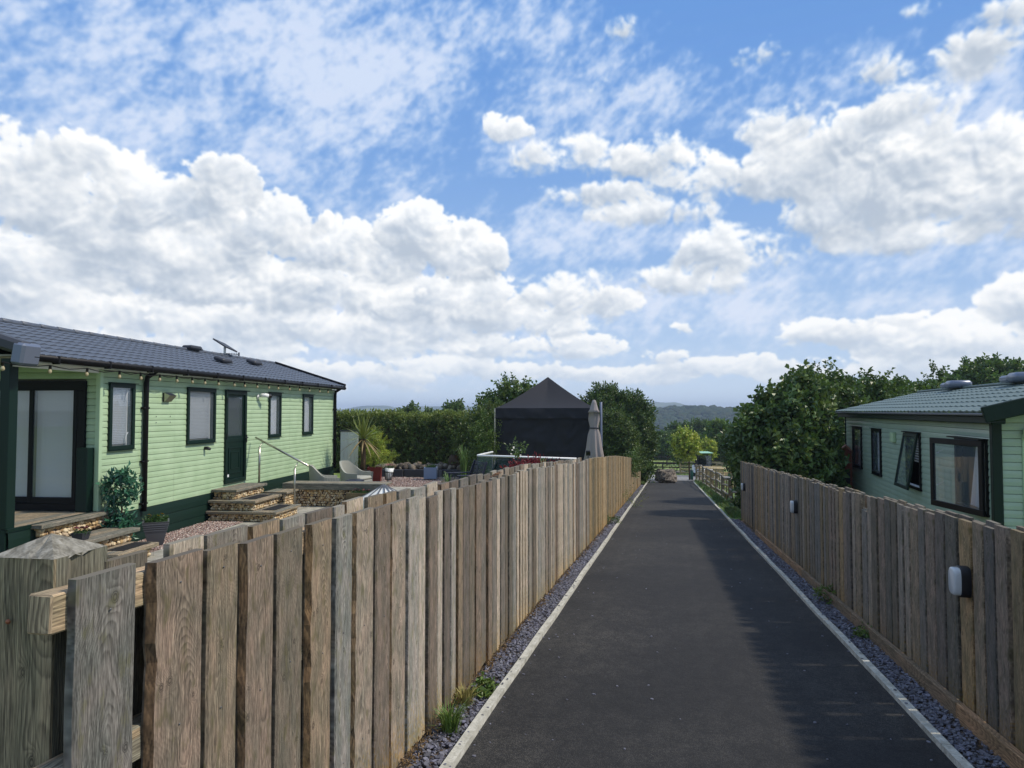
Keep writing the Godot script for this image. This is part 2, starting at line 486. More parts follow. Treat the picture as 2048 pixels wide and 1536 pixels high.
# one patch of the sky: heaped clouds, each with its own lit top and grey foot, laid over one another in the given order (azimuth, elevation, radii, strength); thin cloud round the wisps
func sky_patch(az0: float, el1: float, w: int, h: int, step: float, blobs: Array, wisps: Array) -> PackedByteArray:
	var C := PackedFloat32Array()
	C.resize(w * h); C.fill(-1.0)
	for b in wisps:
		var x0 := maxi(0, int((b[0] - b[2] * 1.4 - az0) / step))
		var x1 := mini(w, int((b[0] + b[2] * 1.4 - az0) / step))
		var y0 := maxi(0, int((el1 - b[1] - b[3] * 1.4) / step))
		var y1 := mini(h, int((el1 - b[1] + b[3] * 1.4) / step))
		for y in range(y0, y1):
			var ey: float = (el1 - y * step - b[1]) / b[3]
			for x in range(x0, x1):
				var ex: float = (az0 + x * step - b[0]) / b[2]
				var val: float = (1.0 - ex * ex - ey * ey) * b[4]
				if val > C[y * w + x]:
					C[y * w + x] = val
	var na := noise(301, 0.11, 4)
	var nb := noise(302, 0.26, 1)
	var nc := noise(303, 0.62, 1)
	var nd := noise(304, 1.4, 3)
	var ne := noise(305, 0.10, 5)
	var nf := noise(306, 0.34, 4)
	var P := PackedFloat32Array()        # edge and relief
	P.resize(w * h)
	var S := PackedFloat32Array()        # broad light and dark
	S.resize(w * h)
	var rgb := PackedFloat32Array()
	rgb.resize(w * h * 3)
	for y in h:
		var el := el1 - y * step
		var e := 0.82 * (el + 4.5 * (1.0 - exp(-el / 5.0)))
		var k := pow(1.0 - clampf(el / 34.0, 0.0, 1.0), 2.0)
		for x in w:
			var i := y * w + x
			var az := az0 + x * step
			var big := na.get_noise_2d(az * 0.95, e * 1.25)
			var q := az + 2.4 * big
			var e2 := e + 1.6 * na.get_noise_2d(az + 90.0, e * 1.3)
			P[i] = 0.85 * big + 0.66 * (absf(nb.get_noise_2d(q * 0.85, e2 * 1.1)) - 0.25) + 0.36 * (absf(nc.get_noise_2d(q * 0.9, e2 * 1.15)) - 0.22) + 0.24 * nd.get_noise_2d(az * 0.9, el * 1.1)
			S[i] = nf.get_noise_2d(az * 0.5 + 30.0, e * 0.8)
			var R := lerpf(104.0, 205.0, k)
			var G := lerpf(150.0, 222.0, k)
			var B := lerpf(214.0, 240.0, k)
			if C[i] > -0.9:
				var u1 := az * 0.86 + el * 0.5
				var u2 := el * 0.86 - az * 0.5
				var n := ne.get_noise_2d(u1, u2 * 1.5) * 0.85 + nf.get_noise_2d(u1 * 0.9, u2 * 1.7) * 0.75 + nd.get_noise_2d(u1 * 0.7, u2 * 1.1) * 0.42
				var a := smoothstep(-0.35, 1.15, C[i] * 0.85 + n * 0.85) * 0.82
				R = lerpf(R, 224.0, a); G = lerpf(G, 231.0, a); B = lerpf(B, 246.0, a)
			rgb[i * 3] = R; rgb[i * 3 + 1] = G; rgb[i * 3 + 2] = B
	var dx := maxi(1, int(round(0.26 / step)))
	var dy := maxi(1, int(round(0.40 / step)))
	for b in blobs:
		var x0 := maxi(0, int((b[0] - b[2] * 1.45 - az0) / step))
		var x1 := mini(w, int((b[0] + b[2] * 1.45 - az0) / step))
		var y0 := maxi(0, int((el1 - b[1] - b[3] * 1.5) / step))
		var y1 := mini(h, int((el1 - b[1] + b[3] * 1.3) / step))
		var far := 1.0 - smoothstep(1.0, 12.0, b[1])
		var sf: float = b[5] if b.size() > 5 else 0.24
		var edge := 0.62 + 0.5 * maxf(0.0, sf - 0.24)
		for y in range(y0, y1):
			var ey: float = (el1 - y * step - b[1]) / b[3]
			var fy := ey * 1.3 if ey < 0.0 else ey
			for x in range(x0, x1):
				var i := y * w + x
				var ex: float = (az0 + x * step - b[0]) / b[2]
				var d: float = (1.0 - ex * ex - fy * fy) * b[4] * 0.85 + P[i] * edge - 0.10
				if d <= 0.0: continue
				var soft := sf if ey > -0.1 else sf + 0.5 * minf(1.0, -ey)      # the foot thins out into haze
				var a := smoothstep(0.0, soft, d) * 0.95
				var j := maxi(0, y - dy) * w + mini(w - 1, x + dx)
				var rel := P[i] - P[j]
				var rim := 1.0 - smoothstep(0.0, 0.75, d)
				var lit := clampf(0.44 + 0.52 * (ey * 0.90 + ex * 0.25) + 0.60 * rel + 0.55 * S[i] + 0.45 * rim * clampf(ey + 0.6, 0.0, 1.0), 0.0, 1.0)
				var gr := lerpf(180.0, 200.0, far)
				rgb[i * 3] = lerpf(rgb[i * 3], lerpf(gr, 253.0, lit), a)
				rgb[i * 3 + 1] = lerpf(rgb[i * 3 + 1], lerpf(gr + 12.0, 253.0, lit), a)
				rgb[i * 3 + 2] = lerpf(rgb[i * 3 + 2], lerpf(gr + 27.0, 252.0, lit), a)
	var out := PackedByteArray()
	out.resize(w * h * 3)
	for y in h:
		var low := (1.0 - smoothstep(0.0, 7.0, el1 - y * step)) * 0.35
		for x in w:
			var i := (y * w + x) * 3
			out[i] = int(clampf(lerpf(rgb[i], 212.0, low), 0, 255))
			out[i + 1] = int(clampf(lerpf(rgb[i + 1], 225.0, low), 0, 255))
			out[i + 2] = int(clampf(lerpf(rgb[i + 2], 238.0, low), 0, 255))
	return out

func make_sky() -> ImageTexture:
	var blobs := []
	var wisps := []
	# cumulus of the photograph: pixel centre, radii in pixels, strength
	# from the back (low, far) to the front
	for b in [[60, 770, 200, 30, 0.5], [300, 740, 200, 34, 0.6], [620, 745, 200, 30, 0.6], [900, 735, 150, 30, 0.6], [1050, 745, 120, 26, 0.6], [1300, 752, 140, 24, 0.6], [1440, 735, 110, 30, 0.75], [1620, 750, 120, 30, 0.6], [1850, 735, 220, 40, 0.8],
			[140, 690, 200, 50, 0.7], [430, 690, 190, 45, 0.7], [760, 690, 160, 40, 0.65], [1000, 695, 130, 36, 0.65], [1165, 700, 90, 30, 0.6], [1330, 715, 60, 20, 0.4], [1660, 665, 90, 36, 0.6], [1780, 680, 120, 50, 0.9], [1900, 675, 140, 56, 0.95], [2010, 690, 110, 50, 0.9], [1370, 660, 40, 20, 0.45],
			[580, 650, 190, 56, 0.8], [330, 640, 180, 56, 0.75], [830, 650, 170, 56, 0.75], [1040, 640, 150, 50, 0.7], [1130, 590, 110, 66, 0.95], [1210, 610, 70, 44, 0.7],
			[60, 560, 120, 80, 0.85], [110, 620, 140, 60, 0.85], [2045, 615, 70, 62, 1.0], [1400, 565, 130, 34, 0.5],
			[640, 580, 210, 66, 0.85], [470, 560, 170, 70, 0.85], [880, 600, 170, 75, 0.95], [300, 540, 170, 75, 0.8],
			[920, 520, 90, 80, 1.0], [835, 475, 85, 80, 1.1], [770, 530, 110, 62, 1.0], [650, 500, 120, 66, 1.0], [540, 460, 120, 72, 1.05], [400, 500, 150, 70, 0.8], [435, 370, 80, 66, 1.05], [340, 405, 150, 84, 1.0],
			[210, 450, 150, 70, 0.75], [120, 400, 150, 80, 0.85], [30, 340, 130, 84, 0.85], [170, 330, 90, 50, 0.5],
			[1460, 510, 110, 60, 0.85], [1290, 430, 140, 36, 0.75], [1180, 395, 130, 34, 0.7], [1170, 320, 140, 50, 0.62], [1310, 320, 120, 46, 0.55], [1400, 360, 110, 60, 0.5],
			[1840, 470, 170, 44, 0.6], [2030, 400, 150, 90, 0.8], [1900, 360, 190, 100, 0.9], [1760, 400, 180, 90, 0.95], [1610, 340, 130, 95, 1.0], [1720, 290, 160, 90, 0.95], [1560, 260, 90, 55, 0.8], [1800, 215, 110, 48, 0.7],
			[1930, 130, 75, 46, 0.85], [1990, 90, 60, 30, 0.45], [1530, 108, 62, 28, 0.5], [1770, 150, 80, 36, 0.5], [1250, 65, 38, 26, 0.3], [1845, 18, 26, 18, 0.35], [2020, 30, 50, 26, 0.5], [1215, 175, 80, 36, 0.4], [1010, 265, 50, 24, 0.35]]:
		var a := azel(b[0], b[1])
		blobs.append([a.x, a.y, b[2] / 24.0, b[3] / 24.0, b[4] * (1.35 if b[0] > 1480 and b[1] > 200 and b[1] < 500 else 1.0), 0.17 if b[0] < 1100 or b[1] > 600 else (0.55 if b[1] < 200 else 0.46)])
	for b in [[640, 120, 330, 200, 1.0], [560, 260, 260, 140, 0.8], [800, 60, 220, 130, 0.7], [150, 110, 260, 160, 0.75], [230, 250, 300, 90, 0.7], [40, 200, 200, 120, 0.6], [1060, 40, 120, 80, 0.5], [1200, 190, 190, 90, 0.6], [1010, 260, 80, 60, 0.4],
			[1130, 470, 260, 70, 0.8], [1300, 590, 330, 60, 0.75], [1500, 620, 300, 50, 0.6], [1960, 590, 160, 30, 0.7], [720, 400, 110, 60, 0.5], [1600, 190, 170, 60, 0.4], [1950, 230, 180, 100, 0.5], [1900, 520, 220, 60, 0.6], [700, 640, 700, 120, 0.55]]:
		var a := azel(b[0], b[1])
		wisps.append([a.x, a.y, b[2] / 24.0, b[3] / 24.0, b[4]])
	# the same kind of weather all round
	var r := RandomNumberGenerator.new()
	r.seed = 77
	for i in 150:
		var az := r.randf_range(-180, 180)
		var el := r.randf_range(1.5, 9.0)
		if absf(az + 12.3) > 39.0 or el < 3.4:
			blobs.append([az, el, r.randf_range(2.0, 5.5), r.randf_range(0.7, 1.6), r.randf_range(0.5, 0.9)])
	for i in 90:
		var az := r.randf_range(-180, 180)
		var el := r.randf_range(8.0, 80.0)
		var sz := r.randf_range(0.6, 1.5)
		if absf(az + 12.3) > 42.0 or el > 36.0:
			var wide := sz * 6.0 / maxf(0.35, cos(deg_to_rad(el)))
			blobs.append([az, el, wide, sz * 3.4, r.randf_range(0.6, 1.0)])
			wisps.append([az + r.randf_range(-12, 12), el + r.randf_range(-6, 8), wide * 1.8, sz * 6.0, 0.7])
	blobs.sort_custom(func(p, q): return p[1] < q[1] - 0.001 if absf(p[1] - q[1]) > 2.5 else p[1] < q[1])
	var lo := sky_patch(-180.0, 90.0, 1024, 264, 360.0 / 1024.0, blobs, wisps)
	var im := Image.create_from_data(1024, 264, false, Image.FORMAT_RGB8, lo)
	im.resize(4096, 1056, Image.INTERPOLATE_CUBIC)
	var all := Image.create(4096, 2048, false, Image.FORMAT_RGB8)
	all.fill(c8(150, 156, 150))
	all.blit_rect(im, Rect2i(0, 0, 4096, 1056), Vector2i.ZERO)
	var st := 360.0 / 4096.0
	var hx0 := int((-12.3 - 40.0 + 180.0) / st)
	var hy0 := int((90.0 - 36.0) / st)
	var hw := int(80.0 / st)
	var hh := int(37.0 / st)
	var hi := sky_patch(-180.0 + hx0 * st, 90.0 - hy0 * st, hw, hh, st, blobs, wisps)
	all.blit_rect(Image.create_from_data(hw, hh, false, Image.FORMAT_RGB8, hi), Rect2i(0, 0, hw, hh), Vector2i(hx0, hy0))
	# the panorama's first column looks along -z
	var rolled := Image.create(4096, 2048, false, Image.FORMAT_RGB8)
	rolled.blit_rect(all, Rect2i(2048, 0, 2048, 2048), Vector2i.ZERO)
	rolled.blit_rect(all, Rect2i(0, 0, 2048, 2048), Vector2i(2048, 0))
	return tex(rolled)

func make_light() -> void:
	var cam := Camera3D.new()
	cam.name = "camera"
	cam.fov = 56.813
	cam.near = 0.05
	cam.far = 6000.0
	cam.position = EYE
	cam.basis = cam_basis
	add_child(cam)
	cam.current = true
	var sun := DirectionalLight3D.new()
	sun.name = "sun"
	var az := deg_to_rad(78.0)
	var el := deg_to_rad(47.5)
	var to := Vector3(sin(az) * cos(el), sin(el), -cos(az) * cos(el))
	add_child(sun)
	sun.look_at_from_position(to * 50.0, Vector3.ZERO, Vector3.UP)
	sun.light_color = Color(1.0, 0.955, 0.89)
	sun.light_energy = 1.15
	sun.light_angular_distance = 3.0
	sun.shadow_enabled = true
	var env := Environment.new()
	env.background_mode = Environment.BG_SKY
	var sky := Sky.new()
	var pm := PanoramaSkyMaterial.new()
	pm.panorama = make_sky()
	pm.energy_multiplier = 1.1
	sky.sky_material = pm
	env.sky = sky
	env.tonemap_mode = Environment.TONE_MAPPER_LINEAR
	env.tonemap_exposure = 1.0
	env.sdfgi_enabled = true
	env.ssao_enabled = true
	env.ssil_enabled = true
	env.fog_enabled = true
	env.fog_density = 0.00042
	env.fog_light_color = Color(0.80, 0.87, 0.97)
	var we := WorldEnvironment.new()
	we.name = "surroundings"
	we.environment = env
	add_child(we)

# ---------- the ground, the lane, the hills ----------
func ground_y(x: float, s: float) -> float:
	var lane := lane_y(maxf(s, -25.0)) - 0.06
	var field := smoothstep(26.0, 36.0, s)
	var y := lane
	if x < -1.3:
		y = lerpf(lane, lerpf(PATIO - 0.07, lane + 0.02, field), smoothstep(1.5, 3.6, -x))
	elif x > 1.7:
		y = lane - 0.45 * (1.0 - smoothstep(38.0, 43.0, s)) * smoothstep(1.62, 2.5, x)
	var far := Vector2(x, s).length()
	return y - 46.0 * smoothstep(110.0, 420.0, far)

func make_ground() -> void:
	var xs := [-3200.0, -1600.0, -800.0, -420.0, -260.0, -160.0, -100.0, -60.0, -40.0, -26.0, -18.0, -12.0, -9.0, -7.0, -5.5, -4.5, -3.6, -3.0, -2.4, -1.9, -1.5, -1.3, -1.0, 0.2, 1.4, 1.7, 1.9, 2.2, 2.5, 2.9, 4.0, 6.0, 9.0, 14.0, 20.0, 30.0, 50.0, 80.0, 120.0, 180.0, 260.0, 420.0, 800.0, 1600.0, 3200.0]
	var ss := [-400.0, -160.0, -80.0, -40.0, -25.0, -12.0, -4.0, 0.0]
	for i in 44:
		ss.append(2.0 + i)
	ss.append_array([48.0, 51.0, 54.0, 57.0, 60.0, 62.0, 66.0, 72.0, 80.0, 90.0, 100.0, 115.0, 140.0, 175.0, 220.0, 280.0, 350.0, 430.0, 700.0, 1400.0, 3200.0])
	var mb := MB.new()
	for i in xs.size() - 1:
		for j in ss.size() - 1:
			var q := []
			for e in [[i, j], [i, j + 1], [i + 1, j + 1], [i + 1, j]]:
				q.append(Vector3(xs[e[0]], ground_y(xs[e[0]], ss[e[1]]), -ss[e[1]]))
			mb.quad(q[0], q[1], q[2], q[3])
	setting("ground", mb.mesh(true), M.meadow)
	# the lane
	mb = MB.new()
	var s := -8.0
	while s < 42.0:
		var e := minf(s + 1.0, 42.0)
		var fl := [0.0, 0.0]
		for k in 2:
			var q: float = [s, e][k]
			fl[k] = 0.35 * pow(maxf(0.0, (q - 39.6) / 2.4), 2.0)
		mb.quad(Vector3(-1.02 - fl[0], lane_y(s), -s), Vector3(-1.02 - fl[1], lane_y(e), -e), Vector3(1.40 + fl[1] * 0.4, lane_y(e), -e), Vector3(1.40 + fl[0] * 0.4, lane_y(s), -s))
		s = e
	setting("lane", mb.mesh(), M.asphalt)
	# the paler road across its end
	mb = MB.new()
	var edge := []
	for i in 29:
		var x := -34.0 + i * 2.0
		edge.append([x, 41.9 + maxf(0.0, x - 1.0) * 0.6, 56.0 + maxf(0.0, x - 4.0) * 0.4 - 0.02 * x])
	for i in edge.size() - 1:
		var a: Array = edge[i]
		var b: Array = edge[i + 1]
		for j in 8:
			var q := []
			for e in [[a, j], [a, j + 1], [b, j + 1], [b, j]]:
				var z: float = lerpf(e[0][1], e[0][2], e[1] / 8.0)
				q.append(Vector3(e[0][0], lane_y(z) - 0.005, -z))
			mb.quad(q[0], q[1], q[2], q[3])
	setting("side_road", mb.mesh(), M.old_tarmac)
	# strips of soil under the slate, and a grass verge further on
	mb = MB.new()
	for r in [[-1.42, -1.03, -8.0, 36.0, 0.004], [1.42, 1.80, -8.0, 17.3, 0.004]]:
		s = r[2]
		while s < r[3]:
			var e := minf(s + 2.0, r[3])
			mb.quad(Vector3(r[0], lane_y(s) - 0.012, -s), Vector3(r[0], lane_y(e) - 0.012, -e), Vector3(r[1], lane_y(e) - 0.012, -e), Vector3(r[1], lane_y(s) - 0.012, -s))
			s = e
	setting("soil_strip", mb.mesh(), M.soil)
	mb = MB.new()
	var nz := noise(411, 0.6, 3)
	var verge := func(x0: float, x1: float, s0: float, s1: float, widen: float):
		var n := int((s1 - s0) / 0.5)
		for i in n:
			for k in 6:
				var q := []
				for e in [[i, k], [i + 1, k], [i + 1, k + 1], [i, k + 1]]:
					var z: float = s0 + (s1 - s0) * e[0] / n
					var xx: float = x0 + (x1 + widen * float(e[0]) / n - x0) * e[1] / 6.0
					var up: float = 0.0 if e[1] == 0 else 0.02 + 0.05 * (nz.get_noise_2d(xx * 3.0, z * 2.0) + 0.5)
					q.append(Vector3(xx, maxf(ground_y(xx, z) + 0.045, lane_y(z) - 0.04 if e[1] == 0 else -99.0) + up, -z))
				mb.quad(q[0], q[1], q[2], q[3])
	verge.call(1.465, 2.4, 17.3, 42.2, 1.6)
	verge.call(-1.9, -1.08, 34.8, 41.6, -0.2)
	verge.call(-30.0, 16.0, 56.4, 61.0, 0.0)
	verge.call(2.3, 9.0, 20.0, 41.0, 0.0)
	setting("grass_verge", mb.mesh(true), M.grass)
	make_tufts()
	# hills
	hill("wooded_hill", [[-600, 812], [300, 822], [672, 832], [735, 831], [800, 836], [950, 834], [1130, 826], [1291, 819], [1318, 819.5], [1379, 816.5], [1416, 816], [1457, 819.5], [1560, 822], [1800, 815], [2700, 806]], 430.0, 840.0, -46.5, M.wooded_far, 5.0, 21)
	hill("far_hill", [[-600, 806], [300, 816], [600, 821], [672, 819.5], [735, 811.5], [770, 811], [795, 815], [857, 812.5], [940, 813], [1130, 808], [1270, 805], [1305, 803.5], [1332, 805.5], [1354, 804.5], [1370, 810], [1425, 814], [1470, 817], [1520, 818], [1800, 812], [2700, 809]], 1500.0, 2350.0, -50.0, M.field_far, 6.0, 22)

func hill(called: String, sky_line: Array, d0: float, d1: float, y0: float, m: Material, rough: float, sd: int) -> void:
	var nz := noise(sd, 0.012, 4)
	var mb := MB.new()
	var pts := []
	for i in sky_line.size():
		var r := ray(sky_line[i][0], sky_line[i][1])
		pts.append([rad_to_deg(atan2(r.x, -r.z)), r.y / Vector2(r.x, r.z).length()])
	var na := 260
	var nd := 14
	var grid := []
	for i in na + 1:
		var az: float = lerpf(pts[0][0], pts[-1][0], float(i) / na)
		var k := 0
		while k < pts.size() - 2 and pts[k + 1][0] < az:
			k += 1
		var f: float = (az - pts[k][0]) / (pts[k + 1][0] - pts[k][0])
		f = f * f * (3.0 - 2.0 * f)
		var el: float = lerpf(pts[k][1], pts[k + 1][1], f)
		var row := []
		for j in nd + 1:
			var t := float(j) / nd
			var d := lerpf(d0, d1, t)
			var a := deg_to_rad(az)
			var p := Vector3(sin(a) * d, 0, -cos(a) * d)
			var top := EYE.y + el * d1
			p.y = lerpf(y0, top, pow(sin(t * PI * 0.5), 1.15)) + nz.get_noise_2d(p.x, p.z) * rough * sin(t * PI)
			row.append(p)
		var back := deg_to_rad(az)
		row.append(Vector3(sin(back) * d1 * 1.25, y0, -cos(back) * d1 * 1.25))
		grid.append(row)
	for i in na:
		for j in nd + 1:
			mb.quad(grid[i][j], grid[i][j + 1], grid[i + 1][j + 1], grid[i + 1][j])
	setting(called, mb.mesh(true), m)
	if called == "wooded_hill":
		var where := []
		var cols := []
		rng.seed = 9
		for i in 16000:
			var gi := int(rnd(0, na - 1))
			var azp: Vector3 = grid[gi][nd]
			var az := rad_to_deg(atan2(azp.x, -azp.z))
			if not ((az > -3.5 and az < 8.0) or (az > -28.0 and az < -13.0)):
				continue
			var j := rnd(0.0, nd + 0.35)
			var j0 := mini(int(j), nd - 1)
			var a: Vector3 = grid[gi][j0].lerp(grid[gi][j0 + 1], minf(1.0, j - j0))
			a = a.lerp(grid[gi + 1][j0].lerp(grid[gi + 1][j0 + 1], minf(1.0, j - j0)), rnd(0, 1))
			var sc := rnd(2.4, 5.2) * (0.5 if j > nd - 1.5 else 1.0)
			where.append(Transform3D(Basis(Vector3.UP, rnd(0, TAU)).scaled(Vector3(sc, sc * rnd(0.55, 0.8), sc)), a + Vector3(0, sc * 0.1, 0)))
			var g := rnd(0.85, 1.15)
			cols.append(Color(0.036 * g * rnd(0.85, 1.2), 0.056 * g, 0.026 * g))
		var o := copies(self, "far_woodland", lump_mesh(5, 10, 7, 0.32), M.far_leaf, where, cols)
		stuff(o)
		tag(o, "hazy woodland covering the wooded hill across the valley", "woodland")

# a lumpy ball of radius 1
func lump_mesh(sd: int, n: int, rows: int, rough: float, flat_ := 1.0, freq := 1.1) -> ArrayMesh:
	var nz := noise(sd, freq, 3)
	var mb := MB.new()
	var g := []
	for j in rows + 1:
		var row := []
		for k in n:
			var th := PI * j / rows
			var ph := TAU * k / n
			var d := Vector3(sin(th) * cos(ph), cos(th), sin(th) * sin(ph))
			row.append(d * (1.0 + rough * nz.get_noise_3dv(d)) * Vector3(1, flat_, 1))
		g.append(row)
	for j in rows:
		for k in n:
			var l := (k + 1) % n
			if j == 0:
				mb.out3(g[0][0], g[1][k], g[1][l], Vector3.ZERO)
			elif j == rows - 1:
				mb.out3(g[j][k], g[j][l], g[rows][0], Vector3.ZERO)
			else:
				mb.out(g[j][k], g[j][l], g[j + 1][l], g[j + 1][k], Vector3.ZERO)
	return mb.mesh(true)

func grass_mesh(sd: int, n: int, hgt: float, spread: float) -> ArrayMesh:
	var mb := MB.new()
	rng.seed = sd
	for i in n:
		var a := rnd(0, TAU)
		var p := Vector3(cos(a), 0, sin(a)) * rnd(0, spread * 0.4)
		var lean := Vector3(cos(a + rnd(-1, 1)), 0, sin(a + rnd(-1, 1))) * rnd(0.2, 1.0) * spread
		var h := hgt * rnd(0.5, 1.0)
		var sd2 := Vector3(-sin(a), 0, cos(a)) * rnd(0.0025, 0.005)
		var m := p + lean * 0.35 + Vector3(0, h * 0.6, 0)
		var tp := p + lean + Vector3(0, h * rnd(0.75, 1.0), 0)
		mb.quad(p - sd2, m - sd2 * 0.8, m + sd2 * 0.8, p + sd2)
		mb.tri(m - sd2 * 0.8, tp, m + sd2 * 0.8)
	return mb.mesh()

func make_tufts() -> void:
	var where := []
	var cols := []
	rng.seed = 15
	for i in 2600:
		var s := rnd(17.4, 41.5)
		var x := rnd(1.50, 2.5 + (s - 17.0) * 0.06)
		where.append(Transform3D(Basis(Vector3.UP, rnd(0, TAU)).scaled(Vector3.ONE * rnd(0.6, 1.5)), Vector3(x, ground_y(x, s) + 0.06, -s)))
		cols.append(Color(0.10 * rnd(0.6, 1.3), 0.17 * rnd(0.7, 1.2), 0.035))
	for i in 500:
		var s := rnd(34.8, 41.4)
		where.append(Transform3D(Basis(Vector3.UP, rnd(0, TAU)).scaled(Vector3.ONE * rnd(0.6, 1.6)), Vector3(rnd(-1.9, -1.1), lane_y(s) - 0.005, -s)))
		cols.append(Color(0.12 * rnd(0.6, 1.3), 0.17 * rnd(0.7, 1.2), 0.04))
	for i in 2600:
		var s := rnd(56.5, 90.0)
		var x := rnd(-16.0, 14.0)
		where.append(Transform3D(Basis(Vector3.UP, rnd(0, TAU)).scaled(Vector3.ONE * rnd(1.0, 2.2)), Vector3(x, ground_y(x, s) + 0.02, -s)))
		cols.append(Color(0.15 * rnd(0.7, 1.3), 0.20 * rnd(0.7, 1.2), 0.05))
	for i in 700:                                            # the lawn before the porch
		var x := rnd(-9.4, -5.7)
		var s := rnd(2.0, 6.2)
		where.append(Transform3D(Basis(Vector3.UP, rnd(0, TAU)).scaled(Vector3.ONE * rnd(0.5, 0.9)), Vector3(x, ground_y(x, s) - 0.005, -s)))
		cols.append(Color(0.13 * rnd(0.7, 1.3), 0.22 * rnd(0.7, 1.2), 0.04))
	var o := copies(self, "grass", grass_mesh(3, 16, 0.14, 0.07), M.blade, where, cols)
	stuff(o)
	tag(o, "short green grass on the verges and the paddock", "grass")

# ---------- fences ----------
# a sawn board of width, height and thickness 1, with one edge of the log left on when bark > 0
func board_mesh(sd: int, strip: int, nseg: int, wob: float, bark: float) -> ArrayMesh:
	rng.seed = sd * 7 + 5
	var nz := noise(sd, 1.0, 3)
	var mb := MB.new()
	var flip := rng.randf() < 0.5
	var rows := []
	var tint := []
	for j in nseg + 1:
		var y := float(j) / nseg
		var xl := -0.5 + wob * nz.get_noise_2d(3.0, y * 3.1)
		var xr := 0.5 + wob * nz.get_noise_2d(9.0, y * 3.1)
		var b := 0.05
		var bz := 0.22
		var top := 0.004 * nz.get_noise_1d(sd + 77.0)
		if bark > 0.0:
			b = bark * (0.55 + 0.9 * absf(nz.get_noise_2d(15.0, y * 4.0))) + 0.06 * absf(nz.get_noise_2d(33.0, y * 23.0))
			bz = 0.80
			xl += 0.05 * nz.get_noise_2d(21.0, y * 12.0)
		var yy := y + (top if j == nseg else 0.0)
		rows.append([Vector3(xl, yy, -0.5), Vector3(xr, yy, -0.5), Vector3(xr, yy, 0.5 - 0.2), Vector3(xr - 0.04, yy, 0.5), Vector3(xl + b, yy, 0.5), Vector3(xl, yy, 0.5 - bz)])
		var f := rnd(0.75, 1.1)
		tint.append(Color(0.80 * f, 0.66 * f, 0.48 * f) if bark > 0.0 else Color(1, 1, 1))
	var m := Vector3(0, 0.5, 0)
	for j in nseg:
		for k in 6:
			var l := (k + 1) % 6
			var q := [rows[j][k], rows[j][l], rows[j + 1][l], rows[j + 1][k]]
			var w := []
			for e in q:
				var fx: float = e.x + 0.5
				if k == 0:
					fx = 1.0 - fx
				fx = clampf(0.02 + fx * 0.96 + (e.z - 0.5) * 0.03, 0.0, 1.0)
				w.append(Vector2((strip + (1.0 - fx if flip else fx)) / 6.0, 1.0 - e.y * 0.97))
			mb.col = tint[j] if k == 4 else Color(1, 1, 1)
			mb.out(q[0], q[1], q[2], q[3], Vector3(0, (q[0].y + q[2].y) * 0.5, 0), w[0], w[1], w[2], w[3])
	mb.col = Color(1.15, 1.14, 1.12)
	for e in [0, nseg]:
		for k in range(1, 5):
			mb.out3(rows[e][0], rows[e][k], rows[e][k + 1], m)
	return mb.mesh()

func curve_at(pts: Array, s: float) -> float:
	for i in pts.size() - 1:
		if s <= pts[i + 1][0]:
			return lerpf(pts[i][1], pts[i + 1][1], clampf((s - pts[i][0]) / (pts[i + 1][0] - pts[i][0]), 0.0, 1.0))
	return pts[-1][1]

const BACK := [[1.500, 1.643, 6, 3, 0.0], [1.735, 1.883, 2, 4, 0.012], [1.900, 2.104, 9, 0, 0.016], [2.122, 2.305, 4, 3, 0.018], [2.327, 2.480, 0, 4, 0.02], [2.500, 2.704, 5, 1, 0.022], [2.722, 2.81, 3, 2, 0.018]]
const LEFT_TOP := [[1.3, 1.218], [2.3, 1.228], [3.2, 1.258], [5.05, 1.295], [6.3, 1.338], [8.0, 1.352], [10.4, 1.362], [11.6, 1.40], [13.0, 1.418], [18.0, 1.436], [20.0, 1.415], [27.0, 1.33], [35.0, 1.245]]
const RIGHT_TOP := [[3.0, 1.135], [4.3, 1.145], [5.0, 1.158], [7.2, 1.165], [9.7, 1.222], [11.4, 1.232], [16.3, 1.336], [18.0, 1.34]]

func put_board(parent: Node3D, mesh: Mesh, m: Material, x: float, y: float, z: float, w: float, h: float, th: float) -> void:
	var b := Basis(Vector3.UP, rnd(-0.02, 0.02)) * Basis(Vector3(0, 0, 1), rnd(-0.006, 0.006))
	part(parent, "board", mesh, m, Transform3D(b.scaled_local(Vector3(w, h, th)), Vector3(x, y, z)))

